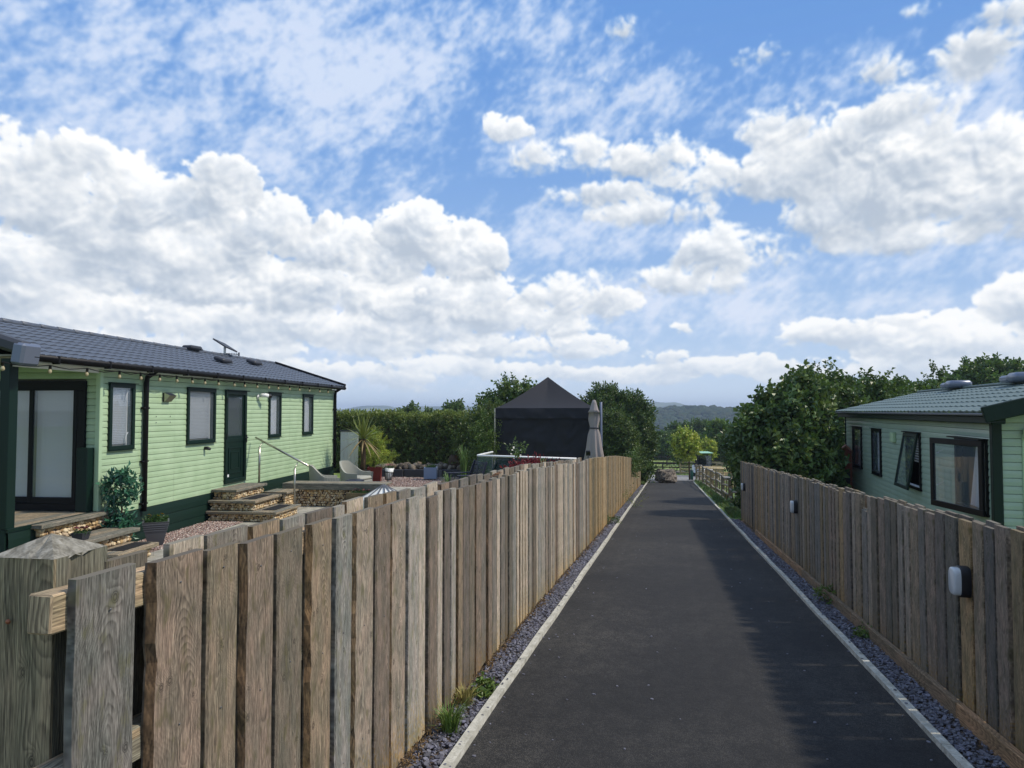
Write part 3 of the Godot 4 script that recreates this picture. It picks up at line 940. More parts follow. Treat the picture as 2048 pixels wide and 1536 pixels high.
func make_fences() -> void:
	var near := []
	for i in 12:
		near.append(board_mesh(i + 1, i % 6, 24, 0.022, 0.06 if i % 3 == 1 else 0.0))
	var plain := []
	for i in 12:
		plain.append(board_mesh(i + 31, i % 6, 6, 0.03, 0.09 if i % 5 == 2 else 0.0))
	# --- the long fence beside the lane, its weathered first stretch
	var a := thing("board_fence", "long weathered grey fence of upright boards with a pyramid-topped end post", "fence", Vector3(-1.245, 0, 0), PI / 2)
	rng.seed = 41
	var first := [[1.313, 1.490, 1.218, 0, 0], [1.548, 1.742, 1.219, 1, 1], [1.765, 1.903, 1.218, 2, 3], [1.942, 2.107, 1.219, 4, 1], [2.128, 2.293, 1.224, 3, 3], [2.340, 2.514, 1.234, 7, 3], [2.552, 2.687, 1.239, 6, 4], [2.711, 2.902, 1.246, 10, 0], [2.933, 3.097, 1.249, 8, 1], [3.104, 3.300, 1.259, 1, 0]]
	for f in first:
		var mid: float = (f[0] + f[1]) * 0.5
		var h: float = f[2] - 0.03
		put_board(a, near[f[3]], M["board%d" % f[4]], mid, lane_y(mid) + 0.03, -0.0125 - rnd(0, 0.003), f[1] - f[0], h, 0.027)
	var s := 3.34
	while s < 11.5:
		var w := rnd(0.085, 0.165)
		var g := rnd(0.010, 0.036)
		var mid := s + w * 0.5
		var h := curve_at(LEFT_TOP, mid) - 0.03 + rnd(-0.006, 0.006)
		put_board(a, near[rng.randi() % 12] if s < 6.5 else plain[rng.randi() % 12], M["board%d" % [0, 2, 4, 3, 4, 1, 0, 2][rng.randi() % 8]], mid, lane_y(mid) + rnd(0.02, 0.04), -0.0125 + rnd(-0.006, 0.006), w, h, rnd(0.02, 0.03))
		s += w + g
	# boards on the far side of the rails, over the gaps
	for f in BACK:
		put_board(a, near[f[2]], M["board%d" % f[3]], (f[0] + f[1]) * 0.5, lane_y(f[0]) + 0.03, -0.106, f[1] - f[0], curve_at(LEFT_TOP, f[0]) + f[4] - 0.03, 0.025)
	s = 2.83
	while s < 11.4:
		var w := rnd(0.14, 0.20)
		var mid := s + w * 0.5
		var h := curve_at(LEFT_TOP, mid) + rnd(-0.005, 0.012)
		put_board(a, near[rng.randi() % 12] if s < 4.5 else plain[rng.randi() % 12], M["board%d" % (rng.randi() % 5)], mid, lane_y(mid) + 0.03, -0.106, w, h, 0.025)
		s += w + rnd(0.03, 0.075)
	# nail heads where the near boards cross the rails
	var head := MB.new()
	head.lathe(Vector3.ZERO, [Vector2(0.003, 0), Vector2(0.0025, 0.001), Vector2(0, 0.0013)], 8)
	var nail := head.mesh(true)
	for f in first:
		for hh in [1.143, 0.77, 0.30]:
			for e in [0.5]:
				var x: float = lerpf(f[0], f[1], e) + rnd(-0.012, 0.012)
				part(a, "nail", nail, M.zinc, Transform3D(Basis(Vector3.RIGHT, PI / 2), Vector3(x, lane_y(x) + hh + rnd(-0.02, 0.02), 0.0022)))
	for hh in [1.143, 0.77, 0.30]:
		s = 1.275
		while s < 11.5:
			var e := minf(s + 2.9, 11.55)
			var mb := MB.new()
			mb.uo = Vector2(rnd(0, 3), rnd(0, 3))
			var off := curve_at(LEFT_TOP, s) - 1.218
			var off2 := curve_at(LEFT_TOP, e) - 1.218
			mb.bar(Vector3(s, lane_y(s) + hh + off, -0.060), Vector3(e, lane_y(e) + hh + off2, -0.060), 0.062, 0.084, 0.004)
			part(a, "rail", mb.mesh(), M.rail)
			s = e + 0.004
	# posts
	for p in [1.42, 4.32, 7.22, 10.12]:
		var mb := MB.new()
		mb.uo = Vector2(rnd(0, 3), 0.3)
		var y0 := lane_y(p) - 0.25
		if p < 2.0:
			end_post(a, Vector3(p, 0, -0.178), 0.165, lane_y(p) + 1.253)
			continue
		mb.box(Vector3(p, (y0 + lane_y(p) + 1.16) * 0.5, -0.19), Vector3(0.1, lane_y(p) + 1.16 - y0, 0.1), Basis.IDENTITY, 0.006)
		part(a, "post", mb.mesh(), M.post)
	# --- the newer stretch
	var b := thing("board_fence", "newer yellowish brown run of close boards carrying on from the weathered grey fence", "fence", Vector3(-1.245, 0, 0), PI / 2)
	s = 11.6
	while s < 34.9:
		var w := rnd(0.095, 0.14)
		var mid := s + w * 0.5
		var h := curve_at(LEFT_TOP, mid) + rnd(-0.008, 0.008) - 0.02
		put_board(b, plain[rng.randi() % 12], M["newer%d" % (rng.randi() % 5)], mid, lane_y(mid) + 0.02, -0.0125 + rnd(-0.008, 0.006), w, h, rnd(0.02, 0.028))
		s += w + rnd(0.004, 0.016)
	for hh in [1.15, 0.75, 0.32]:
		s = 11.6
		while s < 34.8:
			var e := minf(s + 2.9, 34.85)
			var mb := MB.new()
			mb.uo = Vector2(rnd(0, 3), rnd(0, 3))
			mb.bar(Vector3(s, lane_y(s) + hh, -0.066), Vector3(e, lane_y(e) + hh, -0.066), 0.045, 0.09)
			part(b, "rail", mb.mesh(), M.rail)
			s = e + 0.004
	for i in 8:
		var p := 13.0 + i * 2.9
		var mb := MB.new()
		mb.uo = Vector2(rnd(0, 3), 0.3)
		mb.box(Vector3(p, lane_y(p) + 0.45, -0.14), Vector3(0.1, 1.4, 0.1))
		part(b, "post", mb.mesh(), M.post)
	# --- the fence on the other side, before the pale green caravan; its face is away from the sun
	var c := thing("board_fence", "brown shaded fence of uneven overlapping boards in front of the caravan with open windows", "fence", Vector3(1.66, 0, 0), -PI / 2)
	rng.seed = 57
	s = 3.0
	while s < 17.2:
		var w := rnd(0.10, 0.16)
		var mid := s + w * 0.5
		var h := curve_at(RIGHT_TOP, mid) + rnd(-0.022, 0.016) - 0.04
		var miss := absf(mid - 6.68) < 0.06
		put_board(c, near[rng.randi() % 12] if s < 6.0 else plain[rng.randi() % 12], M[["board0", "board1", "board3", "board0", "board3", "newer3"][rng.randi() % 6]], -mid, lane_y(mid) + 0.04, -0.0125 + rnd(-0.005, 0.005), w, h - (0.12 if miss else 0.0), rnd(0.02, 0.03))
		s += w + rnd(0.006, 0.05)
	s = 3.05
	while s < 17.0:
		var w := rnd(0.12, 0.17)
		var mid := s + w * 0.5
		var h := curve_at(RIGHT_TOP, mid) + rnd(-0.02, 0.012) - 0.03
		put_board(c, plain[rng.randi() % 12], M[["board0", "board1", "board3", "board0", "board3", "newer3"][rng.randi() % 6]], -mid, lane_y(mid) + 0.03, -0.098, w, h - (0.1 if absf(mid - 6.68) < 0.08 else 0.0), 0.025)
		s += w + rnd(0.02, 0.06)
	for hh in [1.0, 0.62, 0.25]:
		s = 3.0
		while s < 17.2:
			var e := minf(s + 2.9, 17.25)
			var mb := MB.new()
			mb.uo = Vector2(rnd(0, 3), rnd(0, 3))
			mb.bar(Vector3(-s, lane_y(s) + hh, -0.055), Vector3(-e, lane_y(e) + hh, -0.055), 0.055, 0.085)
			part(c, "rail", mb.mesh(), M.rail)
			s = e + 0.004
	for i in 5:
		var p := 4.6 + i * 2.9
		var mb := MB.new()
		mb.box(Vector3(-p, lane_y(p) + 0.4, -0.165), Vector3(0.1, 1.3, 0.1))
		part(c, "post", mb.mesh(), M.post)
	s = 2.2
	while s < 14.1:
		var e := minf(s + 2.4, 14.2)
		var mb := MB.new()
		mb.uo = Vector2(rnd(0, 3), rnd(0, 3))
		mb.bar(Vector3(-s, lane_y(s) + 0.03, 0.026), Vector3(-e, lane_y(e) + 0.03, 0.026), 0.04, 0.13, 0.004)
		part(c, "gravel_board", mb.mesh(), M.gravel_board)
		s = e + 0.006
	# --- bulkhead lamps on it
	for q in [[4.52, 0.80, "oval grey bulkhead lamp with black back, close to the big open caravan window"], [9.93, 0.831, "oval grey bulkhead lamp with black back, halfway along the brown fence"], [16.3, 0.806, "oval grey bulkhead lamp with black back, beside the leafy end of the brown fence"]]:
		var l := thing("bulkhead_lamp", q[2], "lamp", Vector3(1.66, lane_y(q[0]) + q[1], -q[0]), -PI / 2, "bulkhead lamps on the brown fence")
		part(l, "back_plate", oval(0.088, 0.086, 0.05, 0.022, 0.004), M.black)
		part(l, "lens", oval(0.080, 0.078, 0.085, 0.05, 0.012), M.lens)
		var mb := MB.new()
		for k in 7:
			mb.box(Vector3(0, -0.048 + k * 0.016, 0.081), Vector3(0.085, 0.004, 0.006))
		part(l, "lens_rib", mb.mesh(), M.lens)
	edging()
	slate()

# a rounded plate: half width, half height, from z0 to z1, with rounded front edge
func oval(hw: float, hh: float, z1: float, z0: float, rd: float) -> ArrayMesh:
	var mb := MB.new()
	var n := 28
	var prof := [[1.0, z0 if z0 < 0.03 else 0.03], [1.0, z1 - rd], [1.0 - 0.35 * rd / 0.012 * 0.12, z1 - rd * 0.3], [0.86, z1], [0.0, z1]]
	if z0 < 0.03:
		prof[0][1] = 0.0
	var ring := func(f: float, z: float) -> PackedVector3Array:
		var r := PackedVector3Array()
		for k in n:
			var a := TAU * k / n
			var x := signf(cos(a)) * pow(absf(cos(a)), 0.55) * hw * 0.62 * f
			var y := signf(sin(a)) * pow(absf(sin(a)), 0.55) * hh * f
			r.append(Vector3(x, y, z))
		return r
	for i in prof.size() - 1:
		var a: PackedVector3Array = ring.call(prof[i][0], prof[i][1])
		var b: PackedVector3Array = ring.call(prof[i + 1][0], prof[i + 1][1])
		for k in n:
			var l := (k + 1) % n
			if prof[i + 1][0] < 0.01:
				mb.out3(a[k], a[l], Vector3(0, 0, prof[i + 1][1]), Vector3(0, 0, -0.2))
			else:
				mb.out(a[k], a[l], b[l], b[k], Vector3(0, 0, -0.05))
	return mb.mesh(true)

func end_post(parent: Node3D, at: Vector3, w: float, top: float) -> void:
	var mb := MB.new()
	mb.uo = Vector2(0.11, 0.2)
	var h := w * 0.5
	var nz := noise(91, 2.0, 3)
	# four faces built of strips so that they can bow a little and split
	var y0 := lane_y(at.x) - 0.25
	var ang := 0.05
	var B := Basis(Vector3.UP, ang)
	var cap := MB.new()
	var cs := [Vector3(-h, 0, -h), Vector3(h, 0, -h), Vector3(h, 0, h), Vector3(-h, 0, h)]
	for k in 4:
		var p: Vector3 = B * cs[k]
		var q: Vector3 = B * cs[(k + 1) % 4]
		var cols := 8
		for i in cols:
			for j in 10:
				var pt := []
				var uv := []
				for e in [[i, j], [i + 1, j], [i + 1, j + 1], [i, j + 1]]:
					var f := float(e[0]) / cols
					var y: float = lerpf(y0, top, float(e[1]) / 10.0)
					var o := p.lerp(q, f)
					var nn := o.normalized()
					o += nn * 0.002 * nz.get_noise_3d(o.x * 30.0, y * 2.0, o.z * 30.0) if e[0] != 0 and e[0] != cols else Vector3.ZERO
					# a drying split down the two faces one sees
					if k == 2 and e[0] == 3 and e[1] > 4: o -= nn * 0.012 * (e[1] - 4) / 6.0
					if k == 2 and e[0] == 5 and e[1] > 6: o -= nn * 0.014
					if k == 3 and e[0] == 5: o -= nn * 0.006
					if k == 3 and e[0] == 2: o -= nn * 0.004
					pt.append(Vector3(at.x + o.x, y, at.z + o.z))
					uv.append(Vector2(f * w + k * 0.21, y))
				mb.out(pt[0], pt[1], pt[2], pt[3], Vector3(at.x, (pt[0].y + pt[2].y) * 0.5, at.z), uv[0], uv[1], uv[2], uv[3])
		var ap := Vector3(at.x, top + 0.042, at.z)
		var a0 := Vector3(at.x + p.x, top, at.z + p.z)
		var a1 := Vector3(at.x + q.x, top, at.z + q.z)
		var m := Vector3(at.x, top - 0.1, at.z)
		for i in 8:
			for j in 4:
				var e := []
				for d in [[i, j], [i + 1, j], [i + 1, j + 1], [i, j + 1]]:
					var base := a0.lerp(a1, d[0] / 8.0)
					var pp := base.lerp(ap, d[1] / 4.0)
					if k == 2 and d[0] == 4 and d[1] < 3: pp.y -= 0.007
					if k == 3 and d[0] == 3 and d[1] < 4 and d[1] > 0: pp.y -= 0.004
					if k == 2 and d[0] == 6 and d[1] < 2: pp.y -= 0.006
					e.append(pp)
				cap.out(e[0], e[1], e[2], e[3], m, Vector2(e[0].x, e[0].z), Vector2(e[1].x, e[1].z), Vector2(e[2].x, e[2].z), Vector2(e[3].x, e[3].z))
	var o := part(parent, "post", mb.mesh(), M.post)
	o.set_meta("label", "thick square end post with a cracked pyramid top")
	part(o, "post_top", cap.mesh(), M.weathered_end)
	var nb := MB.new()
	nb.lathe(Vector3.ZERO, [Vector2(0.006, 0), Vector2(0.005, 0.004), Vector2(0, 0.006)], 8)
	part(o, "nail", nb.mesh(true), M.copper, Transform3D(Basis(Vector3(0, 0, 1), PI / 2), Vector3(at.x - h - 0.006, top - 0.14, at.z - 0.02)))

func edging() -> void:
	var e := Node3D.new()
	e.name = numbered("lane_edging")
	e.set_meta("kind", "structure")
	add_child(e)
	rng.seed = 88
	for side in [[-1.022, 39.6], [1.388, 39.9]]:
		var s := -5.0
		while s < side[1]:
			var en := minf(s + rnd(2.6, 3.4), side[1])
			var mb := MB.new()
			var n := 10
			for i in n:
				var p := []
				for k in 2:
					var f := lerpf(s + 0.004, en - 0.004, float(i + k) / n)
					p.append(Vector3(side[0] + 0.003 * sin(f * 1.3 + side[0]) + 0.0015 * sin(f * 4.1), lane_y(f) + 0.008 + 0.004 * sin(f * 2.3), -f))
				mb.bar(p[0], p[1], 0.048, 0.05)
			part(e, "edging_strip", mb.mesh(), M.edging)
			s = en

func chip_mesh(sd: int) -> ArrayMesh:
	rng.seed = sd
	var mb := MB.new()
	var n := 6
	var top := []
	var bot := []
	for k in n:
		var a := TAU * k / n + rnd(-0.3, 0.3)
		var r := rnd(0.6, 1.0)
		var p := Vector3(cos(a) * r, 0, sin(a) * r * 0.62)
		top.append(p * 0.9 + Vector3(0, 0.16 + rnd(-0.05, 0.05), 0))
		bot.append(p + Vector3(0, -0.16, 0))
	for k in n:
		var l := (k + 1) % n
		mb.out(bot[k], bot[l], top[l], top[k], Vector3.ZERO)
		if k > 0 and k < n - 1:
			mb.out3(top[0], top[k], top[k + 1], Vector3.ZERO)
			mb.out3(bot[0], bot[k], bot[k + 1], Vector3.ZERO)
	return mb.mesh()

func slate() -> void:
	rng.seed = 99
	var where := []
	var cols := []
	for side in [[-1.245, -1.052, -1.0, 34.8], [1.418, 1.625, -1.0, 17.3]]:
		var s: float = side[2]
		while s < side[3]:
			var dens := 60.0 if s < 9.0 else (34.0 if s < 18.0 else 20.0)
			for i in int(dens):
				var x := rnd(side[0], side[1])
				var z := s + rnd(0, 0.1)
				var sc := rnd(0.010, 0.024) * (1.0 if s < 9.0 else 1.35)
				var b := Basis(Vector3.UP, rnd(0, TAU)) * Basis(Vector3.RIGHT, rnd(-0.5, 0.5)) * Basis(Vector3(0, 0, 1), rnd(-0.5, 0.5))
				where.append(Transform3D(b.scaled_local(Vector3(sc, sc * rnd(0.5, 1.0), sc)), Vector3(x, lane_y(z) - 0.004 + rnd(0, 0.012), -z)))
				var g := rnd(0.55, 1.35)
				cols.append(Color(0.135 * g, 0.136 * g, 0.166 * g * rnd(0.92, 1.1)))
			s += 0.1
	# strays on the edging and the asphalt
	for i in 330:
		var s := 2.0 + pow(rng.randf(), 1.6) * 16.0
		var x := -1.03 + pow(rng.randf(), 3.0) * 1.1
		if rng.randf() < 0.35:
			x = 1.40 - pow(rng.randf(), 3.0) * 0.7
		var up := 0.036 if x < -0.998 or x > 1.364 else 0.003
		where.append(Transform3D(Basis(Vector3.UP, rnd(0, TAU)).scaled_local(Vector3.ONE * rnd(0.006, 0.017)), Vector3(x, lane_y(s) + up, -s)))
		var g := rnd(0.6, 1.6)
		cols.append(Color(0.13 * g, 0.13 * g, 0.155 * g))
	var half := where.size() / 2
	var o := copies(self, "slate_chippings", chip_mesh(7), M.chip, where, cols)
	stuff(o)
	tag(o, "blue grey slate chippings strewn between the fences and the lane edging", "chippings")

# ---------- caravans ----------
# lap boards over the wall x0..x1, y0..y1 of a caravan whose outside is +z, left open where windows and doors are
func siding(parent: Node3D, called: String, x0: float, x1: float, y0: float, y1: float, n: int, holes: Array, m: Material, at := Transform3D.IDENTITY, bulge := 0.009) -> void:
	var hgt := (y1 - y0) / n
	for i in n:
		var b := y0 + i * hgt
		var t := b + hgt
		var cuts := [[x0, x1]]
		for h in holes:
			if (b + t) * 0.5 > h[2] and (b + t) * 0.5 < h[3]:
				var nx := []
				for c in cuts:
					if h[1] <= c[0] or h[0] >= c[1]:
						nx.append(c)
						continue
					if h[0] > c[0]: nx.append([c[0], h[0]])
					if h[1] < c[1]: nx.append([h[1], c[1]])
				cuts = nx
		for c in cuts:
			if c[1] - c[0] < 0.01:
				continue
			var mb := MB.new()
			var prof := [Vector2(-0.014, b + 0.008), Vector2(bulge - 0.002, b + 0.006), Vector2(bulge, b + 0.008), Vector2(bulge, b + hgt * 0.55), Vector2(bulge * 0.4, t - hgt * 0.1), Vector2(0.0, t + 0.001), Vector2(-0.012, t + 0.001)]
			for k in prof.size() - 1:
				mb.quad(Vector3(c[0], prof[k].y, prof[k].x), Vector3(c[0], prof[k + 1].y, prof[k + 1].x), Vector3(c[1], prof[k + 1].y, prof[k + 1].x), Vector3(c[1], prof[k].y, prof[k].x))
			part(parent, called, mb.mesh(), m, at)

func frame_bars(mb: MB, x0: float, x1: float, y0: float, y1: float, w: float, z0: float, z1: float, ch := 0.004) -> void:
	mb.span(Vector3(x0, y0, z0), Vector3(x1, y0 + w, z1), ch)
	mb.span(Vector3(x0, y1 - w, z0), Vector3(x1, y1, z1), ch)
	mb.span(Vector3(x0, y0 + w, z0), Vector3(x0 + w, y1 - w, z1), ch)
	mb.span(Vector3(x1 - w, y0 + w, z0), Vector3(x1, y1 - w, z1), ch)

func slats(x0: float, x1: float, y0: float, y1: float, z: float, pitch: float, tilt := 0.5) -> ArrayMesh:
	var mb := MB.new()
	var n := int((y1 - y0) / pitch)
	for i in n:
		var y := y1 - (i + 0.5) * pitch
		mb.box(Vector3((x0 + x1) * 0.5, y, z), Vector3(x1 - x0, pitch * 0.86, 0.0025), Basis(Vector3.RIGHT, tilt * 0.5))
	return mb.mesh()

# a closed window with a blind: part window > frame, hood, pane, blind
func window(parent: Node3D, x0: float, x1: float, y0: float, y1: float, frame: Material, blind: String, hood := true) -> MeshInstance3D:
	var mb := MB.new()
	frame_bars(mb, x0, x1, y0, y1, 0.062, -0.05, 0.042)
	mb.span(Vector3(x0 - 0.006, y0 - 0.012, -0.01), Vector3(x1 + 0.006, y0 - 0.001, 0.058))
	if hood:
		mb.span(Vector3(x0 - 0.012, y1 + 0.001, -0.01), Vector3(x1 + 0.03, y1 + 0.013, 0.075))
	var w := part(parent, "window", mb.mesh(), frame)
	mb = MB.new()
	mb.span(Vector3(x0 + 0.05, y0 + 0.05, 0.010), Vector3(x1 - 0.05, y1 - 0.05, 0.014))
	part(w, "pane", mb.mesh(), M.glass)
	if blind == "slats":
		part(w, "blind", slats(x0 + 0.065, x1 - 0.10, y0 + 0.06, y1 - 0.06, -0.045, 0.026, 0.7), M.blind)
		mb = MB.new()
		mb.span(Vector3(x1 - 0.098, y0 + 0.06, -0.06), Vector3(x1 - 0.082, y1 - 0.06, -0.04))
		part(w, "blind_cord", mb.mesh(), M.white)
	elif blind == "sheet":
		mb = MB.new()
		mb.span(Vector3(x0 + 0.06, y0 + 0.06, -0.05), Vector3(x1 - 0.10, y1 - 0.06, -0.045))
		part(w, "blind", mb.mesh(), M.blind)
	mb = MB.new()
	mb.span(Vector3(x0 - 0.01, y0 - 0.01, -0.12), Vector3(x1 + 0.01, y1 + 0.01, -0.115))
	part(w, "lining", mb.mesh(), M.room)
	return w

func curtain_mesh(a: Vector3, b: Vector3, y0: float, y1: float, waves: float, amp: float, pull := 0.0) -> ArrayMesh:
	var mb := MB.new()
	var n := 48
	var z := (b - a).normalized()
	var nn := Vector3(-z.z, 0, z.x)
	var at := func(f: float, t: float) -> Vector3:
		var gather := lerpf(f, f * (1.0 - pull), 1.0 - t)
		return a.lerp(b, gather) + nn * amp * sin(f * waves * TAU) * lerpf(1.0, 0.7, t) + Vector3(0, lerpf(y0, y1, t), 0)
	for i in n:
		for j in 4:
			var q := []
			for e in [[i, j], [i, j + 1], [i + 1, j + 1], [i + 1, j]]:
				q.append(at.call(float(e[0]) / n, e[1] / 4.0))
			mb.quad(q[0], q[1], q[2], q[3])
	return mb.mesh(true)

func roof(parent: Node3D, x0: float, x1: float, eave: Vector2, ridge: Vector2, rows: int, period: float, amp: float, m: Material) -> void:   # eave and ridge as (z, y)
	var up := (ridge - eave).normalized()
	var nrm := Vector2(-up.y, up.x)
	if nrm.y < 0.0: nrm = -nrm
	var cols := int((x1 - x0) / period * 6.0)
	for r in rows:
		var mb := MB.new()
		var t0 := float(r) / rows
		var t1 := (r + 1.12) / rows
		if r == rows - 1: t1 = 1.0
		var pts := []
		for i in cols + 1:
			var x := x0 + (x1 - x0) * i / cols
			var wv := amp * pow(0.5 + 0.5 * cos(TAU * x / period), 1.3)
			var col := []
			for e in [[t0, 0.0], [t0, 0.017], [lerpf(t0, t1, 0.5), 0.009], [t1, 0.0]]:
				var p: Vector2 = eave.lerp(ridge, e[0]) + nrm * (e[1] + wv)
				col.append(Vector3(x, p.y, p.x))
			pts.append(col)
		var mid := Vector3(0, (eave.y + ridge.y) * 0.5 - 3.0, (eave.x + ridge.x) * 0.5)
		for i in cols:
			for k in 3:
				mb.out(pts[i][k], pts[i + 1][k], pts[i + 1][k + 1], pts[i][k + 1], Vector3(pts[i][k].x, mid.y, mid.z))
		part(parent, "tile_course", mb.mesh(false), m)

func make_left_caravan() -> void:
	var c := thing("green_caravan", "sage green static caravan with a dark tiled roof and an open porch", "caravan", Vector3(-8.065, -0.05, -8.836), PI / 2 + deg_to_rad(6.5856))
	var holes := [[0.215, 0.715, 1.02, 1.91], [2.31, 3.17, 1.02, 1.91], [3.64, 4.42, 0.14, 1.94], [5.60, 6.13, 1.02, 1.91], [7.53, 8.09, 1.02, 1.91], [1.9, 1.9035, -1, 3], [6.72, 6.7235, -1, 3]]
	siding(c, "siding_board", 0.03, 9.80, 0.0, 2.14, 23, holes, M.sage)
	siding(c, "skirt_board", 0.0, 9.80, -0.56, -0.004, 3, [], M.skirt_green, Transform3D.IDENTITY, 0.012)
	siding(c, "skirt_board", -1.62, -0.004, -0.56, 0.06, 3, [], M.skirt_green, Transform3D.IDENTITY, 0.012)
	# porch wall, looking towards the lane's near end (-x of the caravan)
	var turn := Transform3D(Basis(Vector3.UP, -PI / 2), Vector3(0, 0, 0))
	siding(c, "siding_board", -3.7, 0.0, 0.10, 2.30, 23, [[-1.9 - 1.8, -0.22, 0.10, 1.97]], M.sage, turn)
	var mb := MB.new()
	mb.span(Vector3(-0.035, 0.0, -0.05), Vector3(0.035, 2.15, 0.024), 0.006)
	part(c, "corner_trim", mb.mesh(), M.sage_trim)
	mb = MB.new()
	mb.span(Vector3(9.79, 0.0, -0.06), Vector3(9.84, 2.15, 0.02), 0.004)
	part(c, "corner_trim", mb.mesh(), M.fascia_white)
	# windows
	for w in [[0.165, 0.765], [2.255, 3.225], [5.545, 6.185], [7.48, 8.145]]:
		var o := window(c, w[0], w[1], 0.965, 1.965, M.dark_green, "sheet" if w[0] > 5.0 else "slats")
		if w[0] < 1.0:
			for y in [1.08, 1.72]:
				mb = MB.new()
				var x: float = w[1] - 0.10
				mb.tube(PackedVector3Array([Vector3(x + 0.01, y + 0.14, -0.02), Vector3(x - 0.02, y + 0.11, -0.02), Vector3(x - 0.05, y + 0.05, -0.02), Vector3(x - 0.05, y - 0.03, -0.02)]), PackedFloat32Array([0.008, 0.009, 0.009, 0.008]), 6)
				part(o, "window_stay", mb.mesh(true), M.white)
	# door
	mb = MB.new()
	frame_bars(mb, 3.60, 4.46, 0.12, 1.955, 0.075, -0.05, 0.05)
	mb.span(Vector3(3.59, 1.957, -0.01), Vector3(4.49, 1.972, 0.10))
	var d := part(c, "door", mb.mesh(), M.dark_green)
	mb = MB.new()
	mb.span(Vector3(3.68, 0.20, -0.03), Vector3(4.38, 0.93, 0.012))
	mb.span(Vector3(3.68, 0.93, -0.028), Vector3(4.38, 1.00, 0.022), 0.004)
	frame_bars(mb, 3.77, 4.29, 0.30, 0.82, 0.02, 0.012, 0.026, 0.003)
	frame_bars(mb, 3.86, 4.20, 0.39, 0.73, 0.014, 0.012, 0.021, 0.003)
	frame_bars(mb, 3.68, 4.38, 1.00, 1.88, 0.05, -0.028, 0.018, 0.003)
	part(d, "door_panel", mb.mesh(), M.dark_green)
	mb = MB.new()
	mb.span(Vector3(3.73, 1.05, 0.002), Vector3(4.33, 1.83, 0.007))
	part(d, "pane", mb.mesh(), M.glass)
	part(d, "blind", slats(3.75, 4.31, 1.06, 1.82, -0.04, 0.022, 1.2), M.zinc)
	mb = MB.new()
	mb.box(Vector3(4.425, 0.98, 0.062), Vector3(0.03, 0.16, 0.02), Basis.IDENTITY, 0.004)
	mb.box(Vector3(4.38, 1.0, 0.085), Vector3(0.12, 0.022, 0.022), Basis.IDENTITY, 0.004)
	part(d, "handle", mb.mesh(), M.black)
	mb = MB.new()
	mb.box(Vector3(3.76, 0.27, 0.0145), Vector3(0.07, 0.05, 0.003))
	part(d, "sticker", mb.mesh(), M.white)
	mb = MB.new()
	for y in [0.35, 1.05, 1.75]:
		mb.rod(Vector3(3.615, y - 0.05, 0.057), Vector3(3.615, y + 0.05, 0.057), 0.009, 6)
	part(d, "hinge", mb.mesh(), M.black)
	# sliding porch doors, in the wall across the caravan
	var y0 := 0.105
	var y1 := 1.99
	mb = MB.new()
	for z in [[-3.6, -0.20, y1 - 0.14, y1], [-3.6, -0.20, y0, y0 + 0.10], [-0.32, -0.20, y0 + 0.10, y1 - 0.14]]:
		mb.span(Vector3(-0.05, z[2], z[0]), Vector3(0.05, z[3], z[1]), 0.005)
	var sd := part(c, "patio_door", mb.mesh(), M.frame_black)
	for z in [[-0.39, -1.02, -0.02], [-1.11, -1.74, 0.012], [-1.83, -2.46, -0.02], [-2.55, -3.18, 0.012]]:
		mb = MB.new()
		mb.span(Vector3(z[2] - 0.02, y0 + 0.1, z[0] + 0.06), Vector3(z[2] + 0.02, y1 - 0.14, z[0]), 0.003)
		mb.span(Vector3(z[2] - 0.02, y0 + 0.1, z[1]), Vector3(z[2] + 0.02, y1 - 0.14, z[1] - 0.06), 0.003)
		mb.span(Vector3(z[2] - 0.02, y0 + 0.1, z[0]), Vector3(z[2] + 0.02, y0 + 0.19, z[1]), 0.003)
		part(sd, "sash", mb.mesh(), M.frame_black)
		mb = MB.new()
		mb.span(Vector3(z[2] - 0.004, y0 + 0.19, z[1]), Vector3(z[2] + 0.004, y1 - 0.14, z[0]))
		part(sd, "pane", mb.mesh(), M.glass)
		mb = MB.new()
		for k in 9:
			var zz: float = lerpf(z[0] - 0.03, z[1] + 0.03, k / 8.0)
			mb.box(Vector3(0.075, (y0 + y1) * 0.5, zz), Vector3(0.003, y1 - y0 - 0.28, 0.082), Basis(Vector3.UP, 0.35))
		part(sd, "blind", mb.mesh(), M.curtain)
	mb = MB.new()
	mb.span(Vector3(0.16, 0.0, -3.7), Vector3(0.17, 2.1, -0.08))
	part(c, "inner_wall", mb.mesh(), M.room)
	# a dark cupboard by the porch corner
	mb = MB.new()
	mb.span(Vector3(-0.16, 0.10, -0.235), Vector3(-0.022, 1.02, -0.06), 0.008)
	mb.span(Vector3(-0.17, 0.78, -0.19), Vector3(-0.161, 0.86, -0.11), 0.002)
	part(c, "meter_box", mb.mesh(), M.dark_green)
	# porch floor, its edge, post and beam
	for k in 22:
		mb = MB.new()
		mb.uo = Vector2(rnd(0, 3), rnd(0, 3))
		mb.span(Vector3(-1.60, 0.072, -3.7 + k * 0.168), Vector3(-0.06, 0.098, -3.7 + k * 0.168 + 0.163))
		part(c, "deck_board", mb.mesh(), M.tread)
	mb = MB.new()
	mb.span(Vector3(-1.64, -0.5, -3.7), Vector3(-1.605, 0.095, -0.02))
	part(c, "deck_fascia", mb.mesh(), M.skirt_green)
	mb = MB.new()
	mb.span(Vector3(-1.64, 0.06, -0.012), Vector3(-0.05, 0.106, 0.014))
	part(c, "deck_edge", mb.mesh(), M.dark_green)
	mb = MB.new()
	mb.span(Vector3(-1.64, 0.10, -0.14), Vector3(-1.50, 2.2, -0.01), 0.006)
	part(c, "porch_post", mb.mesh(), M.dark_green)
	mb = MB.new()
